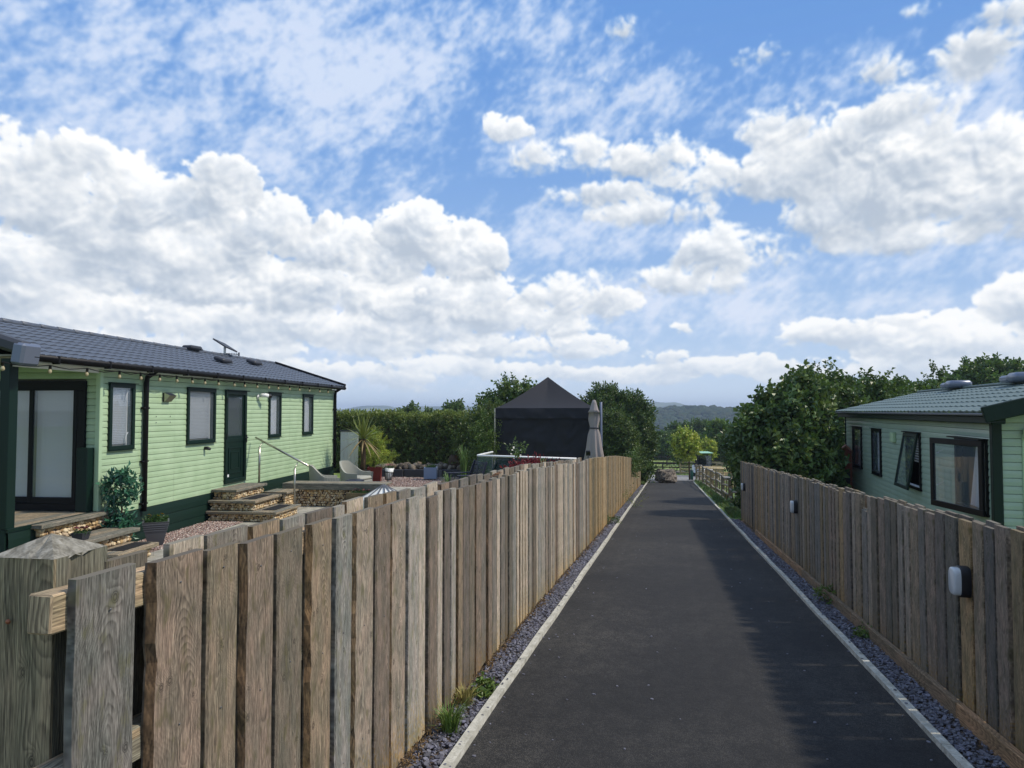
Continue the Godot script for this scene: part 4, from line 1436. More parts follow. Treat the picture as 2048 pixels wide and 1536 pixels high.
	mb.span(Vector3(-1.64, 0.10, -3.72), Vector3(-1.50, 2.2, -3.60), 0.006)
	part(c, "porch_post", mb.mesh(), M.dark_green)
	# box gutter end and barge board across the porch gable
	mb = MB.new()
	var e0 := Vector3(-1.70, 2.30, 0.26)
	var rd := Vector3(-1.70, 2.96, -1.85)
	mb.bar(e0, rd, 0.20, 0.17, 0.04)
	mb.bar(Vector3(-1.70, 2.30, -3.96), rd, 0.20, 0.17, 0.04)
	part(c, "barge_board", mb.mesh(), M.charcoal)
	mb = MB.new()
	mb.box(Vector3(-1.66, 2.245, 0.215), Vector3(0.30, 0.27, 0.17), Basis(Vector3.RIGHT, 0.16), 0.03)
	part(c, "gutter_end", mb.mesh(), M.grey_metal)
	mb = MB.new()
	mb.span(Vector3(-1.6, 2.10, -0.02), Vector3(0.0, 2.20, 0.0))
	mb.span(Vector3(-1.6, 2.155, 0.0), Vector3(9.85, 2.185, 0.20))
	part(c, "soffit", mb.mesh(), M.fascia_white)
	mb = MB.new()
	mb.span(Vector3(-1.62, 2.23, -3.7), Vector3(9.85, 2.25, -0.0))
	part(c, "ceiling", mb.mesh(), M.room)
	# gutter with brackets, down pipes
	mb = MB.new()
	mb.tube(PackedVector3Array([Vector3(-1.62, 2.215, 0.25), Vector3(4.0, 2.205, 0.25), Vector3(9.95, 2.195, 0.25)]), PackedFloat32Array([0.048]), 8)
	part(c, "gutter", mb.mesh(true), M.gutter_black)
	mb = MB.new()
	for k in 12:
		mb.box(Vector3(-1.2 + k * 1.0, 2.205, 0.25), Vector3(0.03, 0.11, 0.11), Basis.IDENTITY, 0.01)
	part(c, "gutter_bracket", mb.mesh(), M.gutter_black)
	for x in [1.012, 9.72]:
		mb = MB.new()
		mb.tube(PackedVector3Array([Vector3(x, 2.19, 0.22), Vector3(x, 2.09, 0.07), Vector3(x, 2.0, 0.055), Vector3(x, -0.04, 0.055)]), PackedFloat32Array([0.04]), 8)
		for y in [0.75, 0.08, 1.6]:
			mb.box(Vector3(x, y, 0.04), Vector3(0.15, 0.025, 0.06))
		part(c, "down_pipe", mb.mesh(true), M.gutter_black)
	# roof
	roof(c, -1.66, 9.97, Vector2(0.27, 2.235), Vector2(-1.85, 2.905), 9, 0.192, 0.015, M.roof_slate)
	roof(c, -1.66, 9.97, Vector2(-3.97, 2.235), Vector2(-1.85, 2.905), 9, 0.192, 0.015, M.roof_slate)
	mb = MB.new()
	for k in 30:
		var x := -1.66 + k * 0.3877
		mb.tube(PackedVector3Array([Vector3(x, 2.925, -1.85), Vector3(x + 0.375, 2.925, -1.85)]), PackedFloat32Array([0.052, 0.046]), 8)
	part(c, "ridge_cap", mb.mesh(true), M.roof_slate)
	mb = MB.new()
	mb.tri(Vector3(9.82, 2.2, -3.9), Vector3(9.82, 2.88, -1.85), Vector3(9.82, 2.2, 0.2))
	mb.span(Vector3(9.78, -0.55, -3.7), Vector3(9.82, 2.21, -0.07))
	mb.span(Vector3(-1.0, -0.55, -3.72), Vector3(9.78, 2.21, -3.68))
	part(c, "far_wall", mb.mesh(), M.sage)
	mb = MB.new()
	mb.bar(Vector3(9.97, 2.25, 0.26), Vector3(9.97, 2.92, -1.85), 0.05, 0.13, 0.01)
	mb.bar(Vector3(9.97, 2.25, -3.96), Vector3(9.97, 2.92, -1.85), 0.05, 0.13, 0.01)
	part(c, "barge_board", mb.mesh(), M.gutter_black)
	mb = MB.new()
	mb.span(Vector3(-1.6, -0.5, -3.65), Vector3(9.76, -0.03, -0.03))
	part(c, "underfloor", mb.mesh(), M.black)
	mb = MB.new()                                    # overflow spout and four screw caps
	mb.tube(PackedVector3Array([Vector3(2.88, 0.86, 0.0), Vector3(2.88, 0.86, 0.07), Vector3(2.90, 0.84, 0.12)]), PackedFloat32Array([0.03, 0.035, 0.02]), 8)
	part(c, "overflow_spout", mb.mesh(true), M.black)
	mb = MB.new()
	for p in [[1.35, 1.46], [1.75, 1.46], [1.35, 1.36], [1.75, 1.36]]:
		mb.box(Vector3(p[0], p[1], 0.018), Vector3(0.012, 0.014, 0.008))
	part(c, "screw", mb.mesh(), M.zinc)
	# --- things fixed to it or standing on its roof
	var X := c.transform
	var sl := thing("solar_wall_light", "small steel solar lamp fixed to the green wall beside the black down pipe", "lamp", X * Vector3(1.62, 1.78, 0.015), c.rotation.y)
	mb = MB.new()
	mb.box(Vector3(0, 0, 0.015), Vector3(0.20, 0.15, 0.03), Basis.IDENTITY, 0.006)
	part(sl, "back_plate", mb.mesh(), M.black)
	mb = MB.new()
	mb.quad(Vector3(-0.10, -0.075, 0.03), Vector3(-0.10, 0.03, 0.13), Vector3(0.10, 0.03, 0.13), Vector3(0.10, -0.075, 0.03))
	mb.tri(Vector3(-0.10, -0.075, 0.03), Vector3(-0.10, 0.075, 0.03), Vector3(-0.10, 0.03, 0.13))
	mb.tri(Vector3(0.10, -0.075, 0.03), Vector3(0.10, 0.03, 0.13), Vector3(0.10, 0.075, 0.03))
	part(sl, "shade", mb.mesh(), M.steel)
	mb = MB.new()
	mb.quad(Vector3(-0.095, 0.031, 0.129), Vector3(-0.095, 0.074, 0.031), Vector3(0.095, 0.074, 0.031), Vector3(0.095, 0.031, 0.129))
	part(sl, "solar_panel", mb.mesh(), M.navy)
	var sc := thing("security_camera", "white security camera with black front on the wall beside the caravan door", "camera", X * Vector3(5.0, 1.86, 0.015), c.rotation.y)
	mb = MB.new()
	mb.lathe(Vector3.ZERO, [Vector2(0.0, 0.0), Vector2(0.05, 0.0), Vector2(0.05, 0.02), Vector2(0.015, 0.03), Vector2(0.015, 0.07)], 12)
	part(sc, "bracket", mb.mesh(true), M.white, Transform3D(Basis(Vector3.RIGHT, PI / 2), Vector3.ZERO))
	mb = MB.new()
	mb.tube(PackedVector3Array([Vector3(0, 0.03, 0.07), Vector3(0.07, 0.035, 0.12), Vector3(0.14, 0.02, 0.17)]), PackedFloat32Array([0.035, 0.045, 0.043]), 12)
	part(sc, "body", mb.mesh(true), M.white)
	mb = MB.new()
	mb.tube(PackedVector3Array([Vector3(0.14, 0.02, 0.17), Vector3(0.20, 0.01, 0.21)]), PackedFloat32Array([0.042, 0.046]), 12)
	part(sc, "lens", mb.mesh(true), M.black)
	# roof vents: pixel-measured places along the roof slope
	var slope := atan2(0.67, 2.12)
	var on_roof := func(x: float, f: float) -> Vector3:
		return X * Vector3(x, lerpf(2.26, 2.93, f) + 0.02, lerpf(0.27, -1.85, f))
	for q in [[5.55, 0.98, 0.55, "flat grey roof vent on the ridge, the one closest to the porch"], [5.1, 0.52, 0.5, "low grey roof vent with a pale foot, halfway down the tiled slope"], [7.2, 0.66, 0.5, "low grey roof vent higher on the tiled slope, towards its far end"]]:
		var v := thing("roof_vent", q[3], "vent", on_roof.call(q[0], q[1]), c.rotation.y, "vents on the dark tiled roof")
		mb = MB.new()
		mb.box(Vector3(0, 0.045, 0), Vector3(q[2] * 0.8, 0.09, 0.26), Basis(Vector3.RIGHT, slope if q[1] < 0.9 else 0.0), 0.03)
		part(v, "cowl", mb.mesh(), M.charcoal)
		mb = MB.new()
		mb.box(Vector3(q[2] * 0.44, 0.02, 0.0), Vector3(q[2] * 0.16, 0.04, 0.22), Basis(Vector3.RIGHT, slope if q[1] < 0.9 else 0.0), 0.01)
		part(v, "flashing", mb.mesh(), M.zinc)
	var an := thing("flat_antenna", "tilted flat satellite antenna on a short mast on the caravan ridge", "antenna", X * Vector3(7.1, 2.90, -1.85), c.rotation.y)
	mb = MB.new()
	mb.rod(Vector3(0, 0, 0), Vector3(0, 0.24, 0), 0.03)
	part(an, "mast", mb.mesh(true), M.fascia_white)
	mb = MB.new()
	mb.box(Vector3(0.02, 0.28, 0), Vector3(0.62, 0.035, 0.40), Basis(Vector3(0, 0, 1), -0.13) * Basis(Vector3.RIGHT, 0.55), 0.008)
	part(an, "panel", mb.mesh(), M.charcoal)
	mb = MB.new()
	mb.rod(Vector3(0.02, 0.08, 0), Vector3(0.95, 0.13, -0.1), 0.012, 6)
	mb.rod(Vector3(0.93, 0.08, -0.1), Vector3(0.93, 0.18, -0.1), 0.022, 6)
	for k in 5:
		mb.rod(Vector3(0.3 + k * 0.13, 0.07 + k * 0.008, -0.04), Vector3(0.3 + k * 0.13, 0.12 + k * 0.008, -0.04), 0.006, 5)
	part(an, "aerial_boom", mb.mesh(), M.zinc)
	# festoon lights under the gutter
	var fs := thing("string_lights", "string of clear festoon bulbs on black cable under the caravan gutter", "string lights", X * Vector3(0, 0, 0), c.rotation.y)
	var line := PackedVector3Array()
	rng.seed = 5
	var xb := [-1.95, -1.28, -0.60, 0.08, 0.58, 1.08, 1.55, 2.02, 2.45, 2.92, 3.52, 3.95, 4.5, 5.05, 5.55, 6.15, 6.75, 7.35, 8.05, 8.65, 9.3]
	for i in xb.size() - 1:
		for k in 4:
			var f := k / 4.0
			line.append(Vector3(lerpf(xb[i], xb[i + 1], f), 2.14 - 0.03 * sin(f * PI) - 0.01 * rnd(0, 1), 0.235 if xb[i] > -1.5 else 0.16))
	mb = MB.new()
	mb.tube(line, PackedFloat32Array([0.007]), 5)
	part(fs, "cable", mb.mesh(), M.black)
	var hb := MB.new()
	hb.lathe(Vector3.ZERO, [Vector2(0.0, 0.0), Vector2(0.016, -0.002), Vector2(0.019, -0.05), Vector2(0.0, -0.052)], 10)
	var holder := hb.mesh(true)
	hb = MB.new()
	hb.lathe(Vector3.ZERO, [Vector2(0.014, -0.05), Vector2(0.024, -0.080), Vector2(0.024, -0.092), Vector2(0.013, -0.108), Vector2(0.0, -0.112)], 12)
	var bulb := hb.mesh(true)
	for i in xb.size() - 1:
		var tr := Transform3D(Basis(Vector3(0, 0, 1), rnd(-0.2, 0.2)), Vector3(xb[i], 2.135, 0.235 if xb[i] > -1.5 else 0.16))
		var hd := part(fs, "bulb_holder", holder, M.black, tr)
		part(hd, "bulb", bulb, M.bulb)

func make_right_caravan() -> void:
	var c := thing("pale_green_caravan", "grey green static caravan with open outward windows behind the brown fence", "caravan", Vector3(4.06, -0.85, -10.133), -PI / 2 - deg_to_rad(3.4))
	# along x from -10.3 (far) to 0 (near); outside is +z
	var W := [[-9.27, -8.18], [-7.05, -6.18], [-4.19, -3.25], [-1.44, -0.19]]
	var holes := []
	for w in W:
		holes.append([w[0] + 0.05, w[1] - 0.05, 1.03, 1.93])
	siding(c, "siding_board", -10.28, -0.03, 0.0, 2.2, 22, holes, M.grey_sage)
	siding(c, "skirt_board", -10.28, 0.0, -0.8, -0.004, 5, [], M.grey_sage)
	var turn := Transform3D(Basis(Vector3.UP, PI / 2), Vector3(0.0, 0, 0))
	siding(c, "siding_board", 0.08, 3.7, 0.0, 2.3, 23, [[0.36, 2.2, 0.0, 1.98]], M.grey_sage, turn)
	var inner := Transform3D(Basis(Vector3.UP, PI / 2), Vector3(-0.16, 0, 0))
	siding(c, "siding_board", 0.36, 2.2, 0.0, 1.98, 20, [], M.grey_sage, inner)
	var mb := MB.new()
	mb.span(Vector3(-0.07, -0.8, -0.08), Vector3(0.03, 2.22, 0.03), 0.006)
	mb.span(Vector3(-10.33, -0.8, -0.06), Vector3(-10.26, 2.2, 0.03), 0.006)
	part(c, "corner_post", mb.mesh(), M.dark_green)
	mb = MB.new()
	mb.span(Vector3(-0.17, -0.5, -0.36), Vector3(0.03, 1.98, -0.30), 0.005)
	mb.span(Vector3(-0.17, 1.98, -2.26), Vector3(0.03, 2.06, -0.30), 0.005)
	part(c, "door_trim", mb.mesh(), M.sage_trim)
	mb = MB.new()
	mb.span(Vector3(0.03, 2.0, -0.6), Vector3(0.09, 2.13, -0.30), 0.02)
	part(c, "awning_cassette", mb.mesh(), M.sage_trim)
	for i in 2:
		window(c, W[i][0], W[i][1], 0.975, 1.965, M.frame_black, "", true)
		mb = MB.new()
	part(c, "curtain", curtain_mesh(Vector3(-9.2, 0, -0.08), Vector3(-8.6, 0, -0.08), 1.0, 1.95, 5, 0.012), M.curtain)
	part(c, "curtain", curtain_mesh(Vector3(-6.98, 0, -0.08), Vector3(-6.4, 0, -0.08), 1.0, 1.95, 5, 0.012), M.curtain)
	# the two that stand open: window > frame, sash, pane, stay
	mb = MB.new()
	frame_bars(mb, W[2][0], W[2][1], 0.975, 1.965, 0.055, -0.06, 0.035)
	mb.span(Vector3(W[2][0] - 0.03, 1.967, -0.01), Vector3(W[2][1] + 0.02, 1.985, 0.09))
	var w3 := part(c, "window", mb.mesh(), M.frame_black)
	mb = MB.new()
	frame_bars(mb, 0.0, 0.90, -0.98, 0.0, 0.06, -0.018, 0.018)
	var tilt := Transform3D(Basis(Vector3.RIGHT, -deg_to_rad(10.0)), Vector3(W[2][0] + 0.02, 1.955, 0.052))
	var sash := part(w3, "sash", mb.mesh(), M.dark_green, tilt)
	mb = MB.new()
	mb.span(Vector3(0.05, -0.93, -0.003), Vector3(0.85, -0.05, 0.003))
	part(w3, "pane", mb.mesh(), M.glass, tilt)
	part(w3, "blind", slats(W[2][0] + 0.06, W[2][1] - 0.06, 1.42, 1.92, -0.10, 0.045, 1.3), M.blind)
	mb = MB.new()
	mb.span(Vector3(W[2][0] + 0.05, 1.03, -0.03), Vector3(W[2][1] - 0.05, 1.045, 0.03))
	part(w3, "sill", mb.mesh(), M.blind)
	mb = MB.new()
	frame_bars(mb, W[3][0], W[3][1], 0.975, 1.965, 0.055, -0.06, 0.035)
	mb.span(Vector3(W[3][0] - 0.04, 1.967, -0.01), Vector3(W[3][1] + 0.02, 1.985, 0.12))
	var w4 := part(c, "window", mb.mesh(), M.frame_black)
	var wd: float = W[3][1] - W[3][0] - 0.02
	mb = MB.new()
	frame_bars(mb, -wd, 0.0, -0.985, 0.0, 0.082, -0.02, 0.02)
	var swing := Transform3D(Basis(Vector3.UP, deg_to_rad(13.5)), Vector3(W[3][1] - 0.01, 1.962, 0.062))
	part(w4, "sash", mb.mesh(), M.frame_black, swing)
	mb = MB.new()
	mb.span(Vector3(-wd + 0.07, -0.915, -0.003), Vector3(-0.07, -0.07, 0.003))
	part(w4, "pane", mb.mesh(), M.glass, swing)
	for y in [-0.22, -0.68]:
		mb = MB.new()
		mb.box(Vector3(-wd + 0.115, y, -0.03), Vector3(0.035, 0.02, 0.03), Basis.IDENTITY, 0.004)
		mb.rod(Vector3(-wd + 0.10, y, -0.03), Vector3(-wd + 0.20, y + 0.05, -0.06), 0.006, 6)
		part(w4, "window_stay", mb.mesh(), M.white, swing)
	mb = MB.new()
	mb.span(Vector3(W[3][1] - 0.055, 1.05, 0.036), Vector3(W[3][1] - 0.035, 1.93, 0.044))
	part(w4, "seal_strip", mb.mesh(), M.white)
	part(w4, "curtain", curtain_mesh(Vector3(W[3][1] - 0.05, 0, -0.10), Vector3(W[3][1] - 0.72, 0, -0.10), 0.99, 1.96, 5.0, 0.025, -0.45), M.curtain)
	# vent box, gutter, roof, inside
	mb = MB.new()
	mb.box(Vector3(-5.06, 1.84, 0.04), Vector3(0.22, 0.2, 0.07), Basis.IDENTITY, 0.012)
	part(c, "vent_box", mb.mesh(), M.sage_trim)
	mb = MB.new()
	mb.span(Vector3(-10.55, 2.19, 0.0), Vector3(0.40, 2.29, 0.16), 0.01)
	part(c, "fascia", mb.mesh(), M.dark_green)
	mb = MB.new()
	mb.span(Vector3(-10.58, 2.29, 0.10), Vector3(0.42, 2.325, 0.24), 0.008)
	part(c, "gutter", mb.mesh(), M.zinc)
	roof(c, -10.55, 0.42, Vector2(0.22, 2.33), Vector2(-1.85, 2.83), 7, 0.24, 0.016, M.roof_green)
	roof(c, -10.55, 0.42, Vector2(-3.92, 2.33), Vector2(-1.85, 2.83), 7, 0.24, 0.016, M.roof_green)
	mb = MB.new()
	mb.bar(Vector3(0.45, 2.30, 0.26), Vector3(0.45, 2.84, -1.85), 0.06, 0.2, 0.01)
	mb.bar(Vector3(0.45, 2.30, -3.96), Vector3(0.45, 2.84, -1.85), 0.06, 0.2, 0.01)
	part(c, "barge_board", mb.mesh(), M.dark_green)
	mb = MB.new()
	mb.bar(Vector3(-10.55, 2.86, -1.85), Vector3(0.42, 2.86, -1.85), 0.16, 0.05, 0.015)
	part(c, "ridge_cap", mb.mesh(), M.roof_green)
	mb = MB.new()
	mb.span(Vector3(-10.3, 2.2, -3.7), Vector3(0.0, 2.22, -0.03))
	mb.span(Vector3(-10.28, 0.0, -3.72), Vector3(-0.02, 2.2, -3.68))
	mb.span(Vector3(-10.28, -0.02, -3.68), Vector3(-0.02, 0.0, -0.03))
	mb.span(Vector3(-10.3, -0.8, -3.72), Vector3(-10.26, 2.2, -0.06))
	mb.span(Vector3(-0.20, 0.0, -3.68), Vector3(-0.18, 2.2, -0.05))
	part(c, "inner_wall", mb.mesh(), M.room)
	mb = MB.new()
	mb.tri(Vector3(0.0, 2.28, -0.1), Vector3(0.0, 2.80, -1.85), Vector3(0.0, 2.28, -3.6))
	part(c, "gable", mb.mesh(), M.grey_sage)
	for q in [[-7.55, "ribbed grey roof vent on the pale caravan ridge, the one beside the trees"], [-4.1, "ribbed grey roof vent on the pale caravan ridge, towards its gable end"]]:
		var v := thing("roof_vent", q[1], "vent", c.transform * Vector3(q[0], 2.87, -1.85), c.rotation.y, "vents on the pale caravan roof")
		mb = MB.new()
		mb.box(Vector3(-0.14, 0.05, 0.1), Vector3(0.40, 0.13, 0.36), Basis.IDENTITY, 0.04)
		part(v, "cowl", mb.mesh(), M.grey_metal)
		mb = MB.new()
		mb.box(Vector3(0.32, 0.065, 0.1), Vector3(0.5, 0.16, 0.42), Basis.IDENTITY, 0.05)
		part(v, "dome", mb.mesh(true), M.grey_metal)

# ---------- the garden of the green caravan ----------
var LX: Transform3D

func stone_meshes() -> Array:
	if not T.has("stones"):
		T.stones = []
		for i in 4:
			T.stones.append(lump_mesh(200 + i, 7, 5, 0.55, 0.8, 0.9))
		for i in 5:
			var m: StandardMaterial3D = mat("stone%d" % i, [c8(206, 182, 138), c8(186, 158, 112), c8(222, 204, 168), c8(164, 136, 98), c8(196, 176, 146)][i], 0.75)
	return T.stones
# cage of stones from a to b (own axes of parent); stones show on +z, -x (and +x) faces
func gabion(parent: Node3D, a: Vector3, b: Vector3, r: float, single: bool, sides: Array) -> void:
	var st := stone_meshes()
	var mb := MB.new()
	mb.span(a + Vector3(r, 0, r) * 0.8, b - Vector3(r, 0, r) * 0.8)
	var core := part(parent, "cage", mb.mesh(), M.soil)
	var where := []
	var cols := []
	for f in sides:
		var len := (b.x - a.x) if f == "z" else (b.z - a.z)
		var n := int(len / (r * 1.5))
		var rows := maxi(1, int(round((b.y - a.y) / (r * 1.45))))
		for i in n:
			for j in rows:
				var q := (i + 0.5 + (0.5 if j % 2 else 0.0) + rnd(-0.25, 0.25)) / (n + 0.5)
				var y := a.y + (b.y - a.y) * (j + 0.5 + rnd(-0.15, 0.15)) / rows
				var sc := r * rnd(0.72, 1.1)
				var p := Vector3(lerpf(a.x, b.x, q), y, b.z - r * 0.8)
				if f == "x": p = Vector3(a.x + r * 0.8, y, lerpf(a.z, b.z, q))
				if f == "X": p = Vector3(b.x - r * 0.8, y, lerpf(a.z, b.z, q))
				where.append(Transform3D(any_basis().scaled_local(Vector3(sc * rnd(0.8, 1.25), sc * rnd(0.7, 1.0), sc)), p))
				cols.append([lin(206, 182, 138), lin(186, 158, 112), lin(222, 204, 168), lin(164, 136, 98), lin(196, 176, 146)][rng.randi() % 5])
	if single:
		for i in where.size():
			part(parent, "stone", st[rng.randi() % 4], M["stone%d" % (rng.randi() % 5)], where[i])
	else:
		stuff(copies(parent, "stone_fill", st[0], M.pebble, where, cols))
	# the wire cage
	mb = MB.new()
	for f in sides:
		var len := (b.x - a.x) if f == "z" else (b.z - a.z)
		var n := int(len / 0.075)
		for i in n + 1:
			var q := float(i) / n
			var p := Vector3(lerpf(a.x, b.x, q), a.y, b.z + 0.003)
			if f == "x": p = Vector3(a.x - 0.003, a.y, lerpf(a.z, b.z, q))
			if f == "X": p = Vector3(b.x + 0.003, a.y, lerpf(a.z, b.z, q))
			mb.rod(p, Vector3(p.x, b.y, p.z), 0.0018, 3)
	part(parent, "wire_mesh", mb.mesh(), M.wire)

func plank(parent: Node3D, called: String, a: Vector3, b: Vector3, m: Material, ch := 0.006) -> MeshInstance3D:
	var mb := MB.new()
	mb.uo = Vector2(rnd(0, 3), rnd(0, 3))
	mb.span(a, b, ch)
	return part(parent, called, mb.mesh(), m)

func make_patio() -> void:
	rng.seed = 120
	var p := Node3D.new()
	p.name = numbered("patio")
	p.set_meta("kind", "structure")
	add_child(p)
	p.transform = LX
	var tones := []
	for i in 4:
		var m: StandardMaterial3D = M.concrete.duplicate()
		m.resource_name = "concrete%d" % i
		m.albedo_color = Color.WHITE * [0.92, 1.0, 0.96, 0.87][i]
		m.albedo_color.a = 1.0
		m.uv1_offset = Vector3(i * 0.3, 0, i * 0.17)
		tones.append(m)
	var mb := MB.new()
	mb.box(Vector3.ZERO, Vector3(0.594, 0.05, 0.444), Basis.IDENTITY, 0.004)
	var slab := mb.mesh()
	for i in 18:
		for j in 9:
			var u := -1.3 + i * 0.6
			var o := 0.98 + j * 0.45 + (0.0 if u < 3.0 else 0.0)
			if u > 8.9 and o < 2.2:
				continue
			part(p, "paving_slab", slab, tones[rng.randi() % 4], Transform3D(Basis(Vector3.RIGHT, rnd(-0.004, 0.004)) * Basis(Vector3(0, 0, 1), rnd(-0.004, 0.004)), Vector3(u, -0.525 + rnd(-0.002, 0.002), o)))
	# bedding under the slabs
	mb = MB.new()
	mb.span(Vector3(-1.6, -0.60, 0.7), Vector3(9.3, -0.535, 4.8))
	part(p, "bedding", mb.mesh(), M.soil)
	# a tarred path between the lawn and the fence
	mb = MB.new()
	for i in 14:
		for j in 12:
			var q := []
			for e in [[i, j], [i + 1, j], [i + 1, j + 1], [i, j + 1]]:
				var s: float = 0.3 + e[0] * 0.56
				var x: float = -5.6 + e[1] * 0.35
				q.append(Vector3(x, ground_y(x, s) + 0.03, -s))
			mb.quad(q[0], q[1], q[2], q[3])
	setting("tarred_path", mb.mesh(true), M.path_tar)
	# lawn before the porch
	mb = MB.new()
	for i in 8:
		for j in 6:
			var q := []
			for e in [[i, j], [i + 1, j], [i + 1, j + 1], [i, j + 1]]:
				var s: float = 1.6 + e[0] * 0.6
				var x: float = -9.6 + e[1] * 0.66
				q.append(Vector3(x, ground_y(x, s) + 0.02, -s))
			mb.quad(q[0], q[1], q[2], q[3])
	setting("lawn", mb.mesh(true), M.grass)
	# pink gravel beds
	mb = MB.new()
	for r in [[-0.05, 3.0, 0.02, 0.76, -0.505], [-2.6, -1.35, -1.5, 2.4, -0.555], [8.75, 12.3, 0.1, 2.05, -0.535], [9.25, 12.6, 2.05, 4.9, -0.535]]:
		mb.quad(LX * Vector3(r[0], r[4], r[2]), LX * Vector3(r[1], r[4], r[2]), LX * Vector3(r[1], r[4], r[3]), LX * Vector3(r[0], r[4], r[3]))
	setting("gravel_bed", mb.mesh(), M.pink_gravel)
	var where := []
	var cols := []
	for r in [[0.3, 2.95, 0.05, 0.75, -0.503, 4200], [-2.6, -1.4, 0.2, 2.3, -0.553, 900], [8.8, 12.25, 0.2, 2.05, -0.533, 3600], [9.3, 12.5, 2.05, 4.7, -0.533, 4200]]:
		for i in int(r[5]):
			var sc := rnd(0.008, 0.017)
			where.append(Transform3D(LX.basis * any_basis().scaled_local(Vector3(sc, sc * 0.7, sc)), LX * Vector3(rnd(r[0], r[1]), r[4] + rnd(0, 0.01), rnd(r[2], r[3]))))
			var g := rnd(0.55, 1.35)
			var c: Color = [lin(150, 124, 114), lin(172, 148, 134), lin(128, 104, 98), lin(188, 176, 166)][rng.randi() % 4]
			cols.append(Color(c.r * g, c.g * g, c.b * g))
	var o := copies(self, "pink_gravel", lump_mesh(210, 6, 4, 0.5, 0.8, 0.9), M.pebble, where, cols)
	stuff(o)
	tag(o, "pinkish gravel in the beds round the green caravan", "gravel")

func make_steps() -> void:
	rng.seed = 131
	var s := thing("gabion_steps", "three stone-filled gabion steps with timber treads below the dark green caravan door", "steps", LX * Vector3(0, -0.5, 0), LX.basis.get_euler().y)
	# heights from the patio (0); bottom, middle, top
	var lv := [[2.93, 4.12, 1.38, 0.0, 0.19], [3.0, 4.18, 0.95, 0.19, 0.38], [3.12, 4.42, 0.53, 0.38, 0.57]]
	for l in lv:
		gabion(s, Vector3(l[0] + 0.05, l[3], 0.03), Vector3(l[1] - 0.04, l[4] - 0.05, l[2] - 0.05), 0.034, false, ["z", "x"])
		for k in 2:
			var z0: float = l[2] - 0.45 + 0.226 * k
			plank(s, "tread", Vector3(l[0], l[4] - 0.05, z0), Vector3(l[1], l[4], z0 + 0.222), M.tread)
		plank(s, "tread", Vector3(l[0], l[4] - 0.05, 0.02), Vector3(l[1], l[4] - 0.001, maxf(0.06, l[2] - 0.455)), M.tread)
	for l in [[lv[0], "black rubber mat on the lowest timber step of the caravan door"], [lv[1], "black rubber mat on the middle timber step of the caravan door"]]:
		var mb := MB.new()
		mb.span(Vector3(-0.38, 0.0, -0.13), Vector3(0.38, 0.008, 0.13), 0.002)
		var m := thing("step_mat", l[1], "mat", LX * Vector3(l[0][0] + 0.62, -0.5 + l[0][4], l[0][2] - 0.25), LX.basis.get_euler().y, "mats on the caravan steps")
		part(m, "tread_sheet", mb.mesh(), M.mat_black)
	var p := thing("gabion_steps", "wide stone-filled gabion steps with timber treads up to the porch deck", "steps", LX * Vector3(0, -0.5, 0), LX.basis.get_euler().y)
	var pv := [[-0.98, -0.08, 1.0, 0.0, 0.19], [-1.06, 0.06, 0.62, 0.19, 0.37], [-1.26, 0.25, 0.16, 0.37, 0.60]]
	for l in pv:
		gabion(p, Vector3(l[0] + 0.06, l[3], -0.30 if l[3] > 0.3 else 0.03), Vector3(l[1] - 0.06, l[4] - 0.055, l[2] - 0.05), 0.042, true, ["z", "x"])
		plank(p, "tread", Vector3(l[0], l[4] - 0.055, l[2] - 0.24), Vector3(l[1], l[4], l[2]), M.tread)
		plank(p, "tread", Vector3(l[0], l[4] - 0.055, l[2] - 0.485), Vector3(l[1], l[4], l[2] - 0.246), M.tread)
	var mb := MB.new()
	mb.span(Vector3(-0.30, 0.0, -0.12), Vector3(0.30, 0.008, 0.12), 0.002)
	var m := thing("step_mat", "black rubber mat on the lowest porch step", "mat", LX * Vector3(-0.45, -0.31, 0.80), LX.basis.get_euler().y, "mats on the caravan steps")
	part(m, "tread_sheet", mb.mesh(), M.mat_black)
	# low wall
	var w := thing("gabion_wall", "low stone-filled gabion wall with a thick timber coping in front of the wicker chairs", "wall", LX * Vector3(0, -0.5, 0), LX.basis.get_euler().y)
	gabion(w, Vector3(5.18, 0.0, 0.62), Vector3(5.55, 0.36, 2.72), 0.036, false, ["x", "z"])
	plank(w, "coping", Vector3(5.10, 0.362, 0.55), Vector3(5.16, 0.46, 2.82), M.tread)
	plank(w, "coping", Vector3(5.10, 0.462, 0.55), Vector3(5.36, 0.50, 2.82), M.tread)
	plank(w, "coping", Vector3(5.365, 0.462, 0.55), Vector3(5.64, 0.50, 2.82), M.tread)
	gabion(w, Vector3(4.52, 0.0, 0.5), Vector3(5.16, 0.33, 0.86), 0.036, false, ["z", "x"])
	plank(w, "coping", Vector3(4.48, 0.335, 0.42), Vector3(5.16, 0.38, 0.92), M.tread)
	# hand rail
	var h := thing("hand_rail", "slanting steel hand rail on two posts beside the caravan door steps", "hand rail", LX * Vector3(0, -0.5, 0), LX.basis.get_euler().y)
	mb = MB.new()
	mb.rod(Vector3(4.72, 1.49, 0.12), Vector3(4.20, 0.945, 1.48), 0.021, 10)
	part(h, "rail", mb.mesh(true), M.steel)
	for q in [[4.52, 0.57, 0.30, 1.40], [4.10, 0.19, 1.24, 1.0]]:
		mb = MB.new()
		mb.rod(Vector3(q[0] - 0.0, q[1], q[2]), Vector3(q[0] + 0.06 * 0, q[3] - 0.1, q[2]), 0.021, 10)
		part(h, "post", mb.mesh(true), M.steel)
		mb = MB.new()
		mb.rod(Vector3(q[0], q[3] - 0.1, q[2]), Vector3(q[0] + 0.14, q[3] + 0.0, q[2]), 0.010, 8)
		part(h, "bracket", mb.mesh(true), M.steel)

